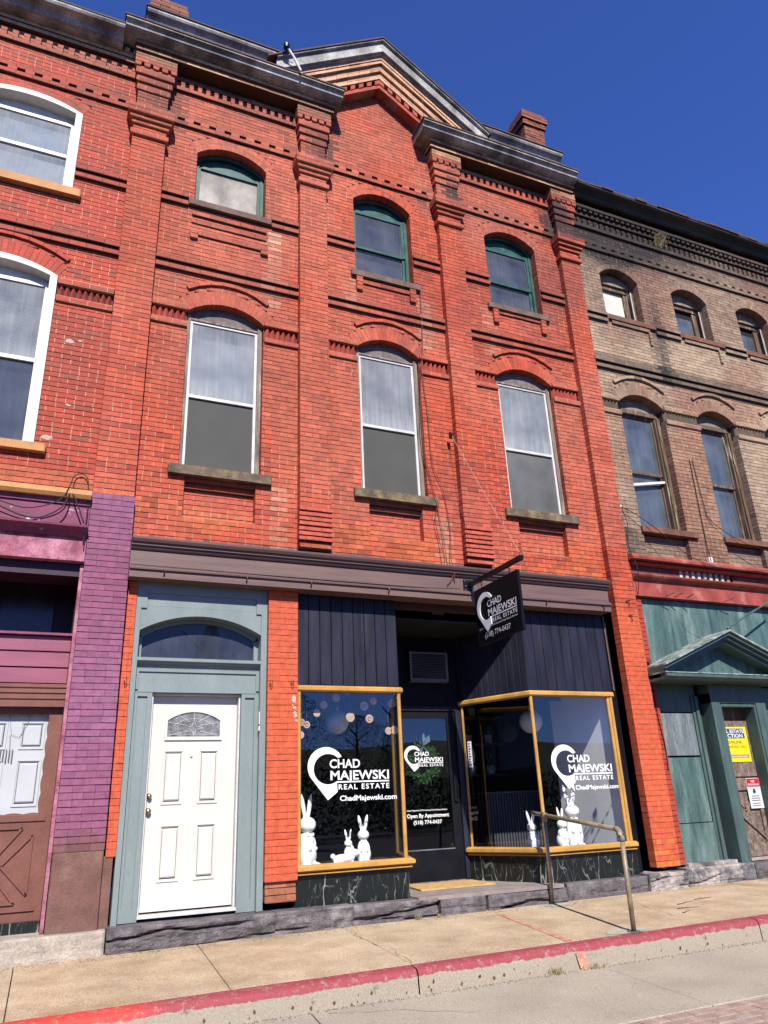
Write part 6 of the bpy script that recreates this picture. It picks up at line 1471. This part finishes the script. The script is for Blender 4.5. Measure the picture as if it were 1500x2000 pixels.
def bar2(p, r_, wd, y0, y1):
    d = Vector((r_[0]-p[0], r_[1]-p[1])); n_ = Vector((-d.y, d.x)).normalized()*wd; q.prism([(p[0]-n_.x, p[1]-n_.y), (r_[0]-n_.x, r_[1]-n_.y), (r_[0]+n_.x, r_[1]+n_.y), (p[0]+n_.x, p[1]+n_.y)], y0, y1)
bar2((9.36, 1.42), (9.99, .92), .035, 0.195, 0.220); q.box(9.34, 9.99, 0.190, 0.220, 1.60, 1.77); q.box(9.34, 10.0, 0.192, 0.220, .70, .88); q.box(9.93, 10.0, 0.191, 0.220, .88, 1.60); bar2((9.42, 1.05), (9.70, 1.45), .015, 0.200, 0.220); bar2((9.5, 1.50), (9.66, 1.32), .015, 0.200, 0.220); bar2((9.66, 1.32), (9.85, 1.52), .015, 0.201, 0.220)
q.build('door_boards', 'chip_wood', right_)
q = MB(); q.box(9.34, 10.01, .12, .3, .655, .69); q.build('threshold', 'pale_render', right_)
q = MB(); q.bbox(10.26, 11.6, .10, .14, .7, 3.1, .004); q.build('panel', 'green_shop', right_)
q = MB(); q.bbox(10.30, 11.6, .08, .10, 2.7, 2.76, .004); q.build('panel_rail', 'green_trim', right_)
for i, (a, b_, z1, pl_) in enumerate(((8.03, 9.28, .655, 1), (9.29, 10.7, .64, 0), (10.71, 12.4, .65, 0))): rough_stone(right_, a, b_, tz(a, 0)-.06, z1, -.10, 'base_stone_pale' if pl_ else 'base_stone', i*2.9+11, crev=.7, amp=.02)
q = MB(); q.bbox(8.2, 9.1, .02, .3, .655, .70, .01); q.build('stone_sill', 'base_stone_pale', right_)
# notices
au = thing('auction_sign', 'yellow and blue auction notice fixed to the brown board in the green doorway', 'sign')
sy, x0, x1, z0, z1 = .192, 9.36, 9.93, 2.0, 2.51
k_ = (8.6+sy)/(8.6+.15); x0, x1 = 9.375, 9.955; 
q = MB(); q.box(x0, x1, sy, sy+.006, z0, z1); bd = q.build('sign_board', 'sign_yellow', au)
q = MB(); q.box(x0+.0, x1-.05, sy-.002, sy-.0005, 2.34, 2.485); q.build('blue_field', 'sign_blue', bd)
text_fit('REAL ESTATE', .52, .052, MATS['sign_white'], (x0+.01, sy-.003, 2.42), (1,0,0), (0,0,1), bd, bold=.03); text_fit('AUCTION', .46, .056, MATS['sign_white'], (x0+.03, sy-.003, 2.352), (1,0,0), (0,0,1), bd, bold=.03)
text_fit('ONLINE', .28, .045, MATS['sign_orange'], (x0+.17, sy-.002, 2.265), (1,0,0), (0,0,1), bd, bold=.02); text_fit('BIDDING ONLY', .40, .036, MATS['sign_orange'], (x0+.14, sy-.002, 2.20), (1,0,0), (0,0,1), bd, bold=.02)
q = MB(); q.box(x0+.04, x1-.03, sy-.002, sy-.0005, 2.055, 2.105); q.build('red_field', 'sign_redwhite', bd)
text_fit('ArtCityAuctions.com', .46, .028, MATS['sign_white'], (x0+.05, sy-.003, 2.066), (1,0,0), (0,0,1), bd, bold=.02)
q = MB(); q.prism([(x0+.03, 2.19), (x0+.08, 2.17), (x0+.11, 2.21), (x0+.07, 2.25), (x0+.06, 2.31), (x0+.03, 2.28)], sy-.002, sy-.0005); q.build('gavel_mark', 'sign_white', bd)
no = thing('warning_sign', 'small red and white no trespassing notice on the old wooden door', 'sign')
x0, x1 = 9.735, 10.0
q = MB(); q.box(x0, x1, 0.1820, 0.1880, 1.34, 1.76); bd = q.build('sign_board', 'sign_white', no)
q = MB(); q.box(x0+.005, x1-.005, 0.1800, 0.1815, 1.64, 1.755); q.build('red_field', 'sign_red', bd)
text_fit('NO', .07, .035, MATS['sign_white'], (x0+.095, 0.1790, 1.70), (1,0,0), (0,0,1), bd, bold=.02); text_fit('TRESPASSING', .22, .026, MATS['sign_white'], (x0+.02, 0.1790, 1.66), (1,0,0), (0,0,1), bd, bold=.02)
q = MB(); q.prism([(x0+.09, 1.56), (x0+.12, 1.54), (x0+.14, 1.56), (x0+.16, 1.55), (x0+.15, 1.60), (x0+.12, 1.62), (x0+.10, 1.60)], 0.1800, 0.1815); q.build('hand_mark', 'sign_ink', bd)
for j, (wd, c_) in enumerate(((.16, 'sign_ink'), (.18, 'sign_ink'), (.17, 'sign_ink'), (.15, 'sign_red'), (.17, 'sign_red'))):
    z = 1.505-j*.03-(.012 if j > 2 else 0); q = MB(); q.box(x0+.13-wd/2, x0+.13+wd/2, 0.1800, 0.1815, z, z+.010); q.build('small_print', c_, bd)
# wiring and insulators of the right building
cable('cable', 'black cable sagging from the insulator across the tan wall to the right', [(8.10, .06, 5.92), (8.35, .02, 5.80), (8.7, -.03, 5.55), (9.2, -.12, 5.12), (10.0, -.16, 4.95), (11.2, -.16, 5.05)], .006, 'cable_black')
cable('cable', 'black cable drooping down beside the red pier from the insulator', [(8.10, .05, 5.92), (8.16, .05, 5.6), (8.12, .06, 5.3), (8.05, -.05, 5.1), (8.07, -.10, 4.8), (8.09, .0, 4.45)], .006, 'cable_black')
cable('cable', 'thin rusty rod pair running down the tan wall between the second-floor windows', [(9.86, .09, 7.05), (9.85, .09, 6.2), (9.84, .085, 5.5), (9.82, .05, 5.15)], .008, 'rust_iron')
cable('cable', 'second thin wire beside the rusty rod on the tan wall', [(9.92, .09, 7.05), (9.97, .085, 6.2), (10.05, .08, 5.9), (10.6, .0, 5.55), (11.3, -.1, 5.35)], .006, 'cable_black')
cable('cable', 'wire running down the red pier edge beside the green shop front', [(8.08, .06, 3.42), (8.12, .06, 3.1), (8.13, .06, 2.6), (8.17, .06, 2.2), (8.15, .06, 1.9)], .006, 'cable_black')
cable('cable', 'long thin wire slanting across the green boards above the pediment', [(8.60, .0, 4.9), (8.9, .09, 4.1), (9.1, -.1, 3.78)], .003, 'cable_black')
for (x, z, lb) in ((8.10, 5.93, 'white porcelain insulator at the corner of the tan wall'), (9.84, 5.18, 'white junction box on the tan wall above the red cornice')):
    q = MB(); q.lathe([(.0, -.05), (.025, -.045), (.03, -.02), (.018, 0)], (x, YW, z), 'y', 12) if x < 9 else q.bbox(x-.04, x+.04, YW-.05, YW, z-.05, z+.05, .006); tag(q.build('insulator' if x < 9 else 'junction_box', 'sign_white', None), lb, 'insulator' if x < 9 else 'box')
for (x, z) in ((7.86, 4.30), (7.87, 4.08)):
    q = MB(); q.tube([(x-.045, -.012, z+.02), (x+.03, -.03, z+.035)], .007, 6); q.tube([(x, -.02, z+.02), (x-.01, -.03, z-.03), (x+.005, -.025, z-.06)], .006, 6)
    tag(q.build('iron_hook', 'iron', None), 'black iron hook driven into the red pier, '+('upper of two' if z > 4.2 else 'lower of two'), 'hook', 'iron hooks in the red pier')
for z in (3.42, 2.93): q = MB(); q.box(7.98, 8.14, .02, .05, z, z+.035); tag(q.build('steel_strap', 'rust_iron', None), 'short rusty strap bridging the pier edge, '+('level with the pediment' if z > 3 else 'level with the doorway head'), 'strap', 'rusty straps')
# antenna stub on the roof beside the gable
atn = thing('roof_bracket', 'small white metal bracket with black cap on the roof beside the gable', 'bracket')
q = MB(); q.tube([(2.36, -.42, 12.98), (2.47, -.42, 12.80), (2.58, -.42, 12.56)], .020, 8); q.build('arm', 'sign_white', atn)
q = MB(); q.lathe([(0, -.05), (.05, -.04), (.055, .03), (0, .05)], (2.34, -.42, 13.00), 'z', 12); q.tube([(2.34, -.42, 12.98), (2.27, -.40, 12.98)], .008, 6); q.tube([(2.36, -.42, 13.0), (2.46, -.40, 12.97)], .008, 6); q.build('cap', 'iron', atn)

# ---- weeds and litter
def tuft(x, y, z, n, h, label, m='leaf_dry', spread=.05):
    b = MB()
    for i in range(n):
        a_ = R.uniform(0, 6.28); r_ = R.random()*spread; bx, by = x+r_*cos(a_), y+r_*sin(a_)*.6; d = Vector((R.gauss(0, .35), R.gauss(0, .3), 1)).normalized()*h*R.uniform(.4, 1)
        w_ = Vector((-d.y, d.x, 0)).normalized()*.0022 if abs(d.x)+abs(d.y) > 1e-3 else Vector((.0022, 0, 0))
        p0 = Vector((bx, by, z)); pm = p0+d*.55; pt = p0+d+Vector((d.x*.5, d.y*.5, -.15*h))
        b.add([tuple(p0-w_), tuple(p0+w_), tuple(pm+w_), tuple(pm-w_), tuple(pt)], [(0,1,2,3), (3,2,4)])
    return tag(b.build('weed', m, None, recalc=False), label, 'weed', 'dry weeds')
tuft(4.02, -.16, tz(4, -.15), 50, .09, 'dry weed tuft at the foot of the stones below the left shop window')
tuft(4.28, -.16, tz(4.2, -.15), 30, .07, 'small dry weed by the pale joint of the foundation stones')
tuft(4.35, -2.22, rz(4.35, -2.22), 60, .09, 'dry weed tuft in the gutter joint below the red sprayed line', spread=.09)
tuft(4.75, -2.21, rz(4.75, -2.21), 50, .06, 'low dry weeds in the gutter right of the sprayed line', spread=.14)
b = MB()
for i in range(60):
    a_ = R.uniform(0, 6.28); r_ = R.random()*.16; bx, bz = 10.23+r_*cos(a_), 11.86+.18*R.random(); b.tube([(bx, YW-.06, bz-.12), (bx+R.gauss(0, .04), YW-.12, bz), (bx+R.gauss(0, .07), YW-.16, bz+.10*R.random())], .003, 3, cap=False)
tag(b.build('weed', 'leaf_dry', None, recalc=False), 'dry straw coloured weed growing from the dentil course of the tan building', 'weed')
b = MB()
for i in range(1500):
    x = R.uniform(-1, 9); y = -2.2-abs(R.gauss(0, .035)); s_ = R.uniform(.003, .010); z = rz(x, y); b.add([(x-s_, y-s_*.7, z), (x+s_, y-s_*.5, z), (x+s_*.6, y+s_, z), (x, y, z+s_*1.2)], [(0,1,3), (1,2,3), (2,0,3)])
o = b.build('gutter_grit', 'grit', None, recalc=False); o['kind'] = 'stuff'; o['label'] = 'loose grit and crumbs along the gutter joint'; o['category'] = 'grit'
tw = [((6.9, -1.05), 'long bare twig on the pavement right of the handrail', .4, .3), ((6.7, -1.25), 'short bare twig lying nearest the right handrail post', .28, -.2), ((7.3, -.9), 'bare twig on the pavement below the green panels', .3, .1), ((6.55, -1.5), 'thin twig on the pavement close to the red kerb', .25, .5)]
for (x, y), lb, ln, a_ in tw:
    q = MB(); P = [(x+ln*cos(a_)*k/5, y+ln*sin(a_)*k/5+R.uniform(-.012, .012), tz(x, y)+.006) for k in range(6)]; q.tube(P, [.004, .004, .0035, .003, .0025, .0015], 5); q.tube([P[2], (P[2][0]+.06, P[2][1]+.05, P[2][2]+.006)], .002, 4)
    tag(q.build('twig', 'rust_iron', None), lb, 'twig', 'twigs on the pavement')

# ---- across the street behind the camera: trees that the panes mirror
def tree(x, y, h, kind, label):
    t_ = thing('tree', label, 'tree', 'trees across the street', (x, y, 0)); q = MB(); q.tube([(0, 0, -.2), (.1, 0, h*.3), (.0, .1, h*.6), (.05, 0, h*.9)], [h*.03, h*.025, h*.015, h*.004], 8)
    for k in range(10): a_ = k*2.4; z = h*(.3+.055*k); q.tube([(0, 0, z), (h*.16*cos(a_), h*.16*sin(a_), z+h*.12)], [h*.010, h*.003], 5)
    q.build('trunk', 'shelf_wood', t_)
    b = MB()
    for i in range(8000):
        if kind: u_ = R.random(); rr = h*.26*(1-u_)**.8*R.random()**.5; zz = h*(.08+.92*u_)
        else: u_ = R.uniform(-1, 1); rr = h*.34*sqrt(1-u_*u_)*R.random()**.4; zz = h*(.62+.36*u_)
        a_ = R.uniform(0, 6.28); c_ = Vector((rr*cos(a_), rr*sin(a_), zz)); s_ = .06 if kind else .065
        e1 = Vector((R.gauss(0, 1), R.gauss(0, 1), R.gauss(0, 1))).normalized()*s_; e2 = Vector((R.gauss(0, 1), R.gauss(0, 1), R.gauss(0, 1))).normalized()*s_*.6
        b.add([tuple(c_-e1), tuple(c_+e2), tuple(c_+e1), tuple(c_-e2)], [(0,1,2,3)])
    b.build('crown', 'leaf_green' if kind else 'leaf_green', t_, recalc=False, kind='stuff')
for i, (x, y, h, k) in enumerate(((-14, -34, 8, 0), (-6, -37, 10, 1), (1, -36, 8.5, 0), (8, -33, 12, 1), (13, -37, 9, 0), (20, -35, 8, 1), (24, -52, 9, 0), (44, -38, 7, 0), (56, -40, 9, 1), (-24, -38, 9, 0))):
    tree(x, y, h, k, ('dark conifer' if k else 'round leafy tree')+' across the street opposite '+('the left house', 'the left pier', 'the white door', 'the left shop window', 'the right shop window', 'the green shop front', 'the tan building', 'the far end of the tan building', 'the far right end of the street', 'the far left end of the street')[i if i < 10 else 9])
b = MB()
for i in range(42000):
    x = R.uniform(-60, 80); z = R.random()**.9*(2.6+2.2*fbm(x*.25, 3, 1)); c_ = Vector((x, -40+R.uniform(-1.5, 1.5), z)); e1 = Vector((R.gauss(0, 1), R.gauss(0, 1), R.gauss(0, 1))).normalized()*.13; e2 = Vector((R.gauss(0, 1), R.gauss(0, 1), R.gauss(0, 1))).normalized()*.10
    b.add([tuple(c_-e1), tuple(c_+e2), tuple(c_+e1), tuple(c_-e2)], [(0,1,2,3)])
o = b.build('hedge_belt', 'leaf_green', None, recalc=False); o['kind'] = 'stuff'; o['label'] = 'belt of shrubs along the far side of the street'; o['category'] = 'shrubs'

hm = MB(); NX = 60
for i in range(NX+1):
    x = -160+340*i/NX; hh = 7.5+5*fbm(x*.03+4, 2, 1.)
    for (y, z) in ((-44, -.2), (-58, hh*.35), (-80, hh*.75), (-110, hh), (-150, hh*.9)): hm.v.append((x, y+3*fbm(x*.05, y, 1), z))
for i in range(NX):
    for j in range(4): hm.f.append((i*5+j, i*5+j+1, (i+1)*5+j+1, (i+1)*5+j)); hm.c.append(None)
mat('hill_cover', (.06,.07,.035), rough=.95, scale=.4, amt=.4, fine=3, fineamt=.3, bump=0)
hl = hm.build('hill', 'hill_cover', None, smooth=True); hl['kind'] = 'structure'
# bare patch where the paint has come off the pier by the shop window
mat('bare_patch', (.60,.45,.38), rough=.8, scale=30, amt=.25, fine=90, fineamt=.25, bump=.5)
for (cx, cz, rx, rz_) in ((2.625, 2.80, .028, .055), (2.635, 2.70, .022, .022), (2.64, 2.63, .030, .04), (2.655, 2.56, .018, .016), (2.612, 2.73, .010, .012)):
    pts = [(cx+rx*cos(a*pi/7)*R.uniform(.6, 1.15), cz+rz_*sin(a*pi/7)*R.uniform(.6, 1.15)) for a in range(14)]
    q = MB(); q.add([(x, -.0045, z) for x, z in pts], [tuple(range(14))]); q.build('bare_patch', 'bare_patch', main)
for (x, z, r_, w_) in ((-.26, 7.14, .05, left), (-.14, 7.17, .025, left), (-.18, 6.25, .03, left), (-.36, 5.78, .06, left)):
    pts = [(x+r_*cos(a*pi/7)*R.uniform(.7, 1.4), z+r_*.6*sin(a*pi/7)*R.uniform(.6, 1.2)) for a in range(14)]
    q = MB(); q.add([(a_, YW-.004, b2) for a_, b2 in pts], [tuple(range(14))]); q.build('bare_patch', 'bare_patch', w_)
# cracks, spots and leaf litter on the pavement
mat('crack', (.12,.09,.06), rough=.95, bump=0)
def crack(x, y, n, dx, dy, zf, parent):
    P = [(x, y)]
    for i in range(n): P.append((P[-1][0]+dx+R.gauss(0, .02), P[-1][1]+dy+R.gauss(0, .02)))
    q = MB()
    for i in range(n):
        w_ = .0022*R.uniform(.5, 1.3); (a_, b2), (c_, d_) = P[i], P[i+1]; L_ = sqrt((c_-a_)**2+(d_-b2)**2)+1e-6; nx, ny = -(d_-b2)/L_*w_, (c_-a_)/L_*w_
        q.add([(a_-nx, b2-ny, zf(a_, b2)+.002), (c_-nx, d_-ny, zf(c_, d_)+.002), (c_+nx, d_+ny, zf(c_, d_)+.002), (a_+nx, b2+ny, zf(a_, b2)+.002)], [(0,1,2,3)])
    q.build('crack', 'crack', parent)
crack(3.17, -.3, 22, -.003, -.078, tz, sidewalk); crack(6.62, -.5, 14, -.01, -.08, tz, sidewalk); crack(2.2, -2.3, 16, .06, -.03, rz, road); crack(.6, -1.2, 12, .05, -.02, tz, sidewalk)
b = MB()
for i in range(170):
    x, y = R.uniform(0, 9), -.25-abs(R.gauss(0, .6)); 
    if y < -1.95: continue
    s_ = R.uniform(.002, .006); z = tz(x, y)+.003; b.add([(x-s_, y-s_*.6, z), (x+s_, y-s_*.3, z), (x+s_*.5, y+s_*.8, z+s_*.4), (x-s_*.6, y+s_*.6, z)], [(0,1,2,3)])
o = b.build('litter', 'leaf_dry', None, recalc=False); o['kind'] = 'stuff'; o['label'] = 'scattered crumbs of dry leaf on the pavement'; o['category'] = 'litter'

mat('rust_spot', (.16,.075,.045), rough=.95, scale=30, amt=.3, bump=0)
for (x0, x1, n) in ((1.2, 3.0, 16), (3.1, 4.5, 12), (4.9, 7.5, 12)):
    for i in range(n):
        x = R.uniform(x0, x1); dz = -R.uniform(.11, .20); z = tz(x, -2.05)+dz; r_ = R.uniform(.004, .016); y = -2.172-(-dz-.075)*.12-.0075
        q = MB(); q.add([(x+r_*cos(a*pi/4)*R.uniform(.5, 1.2), y, z+r_*1.2*sin(a*pi/4)*R.uniform(.5, 1.3)) for a in range(8)], [tuple(range(8))]); q.build('stain', 'rust_spot', kerb)
mat('wall_foot_dirt', (.33,.21,.11), rough=.95, scale=20, amt=.25, fine=120, fineamt=.3, bump=.3)
b = MB()
for i in range(900):
    x = R.uniform(-.5, 9.5); y = -.16-abs(R.gauss(0, .09)); s_ = R.uniform(.004, .013); b.add([(x+s_*cos(a*pi/3)*R.uniform(.5, 1.3), y+s_*.7*sin(a*pi/3)*R.uniform(.5, 1.2), tz(x, y)+.0022) for a in range(6)], [tuple(range(6))])
o = b.build('soil_flecks', 'wall_foot_dirt', sidewalk, recalc=False, kind='stuff')
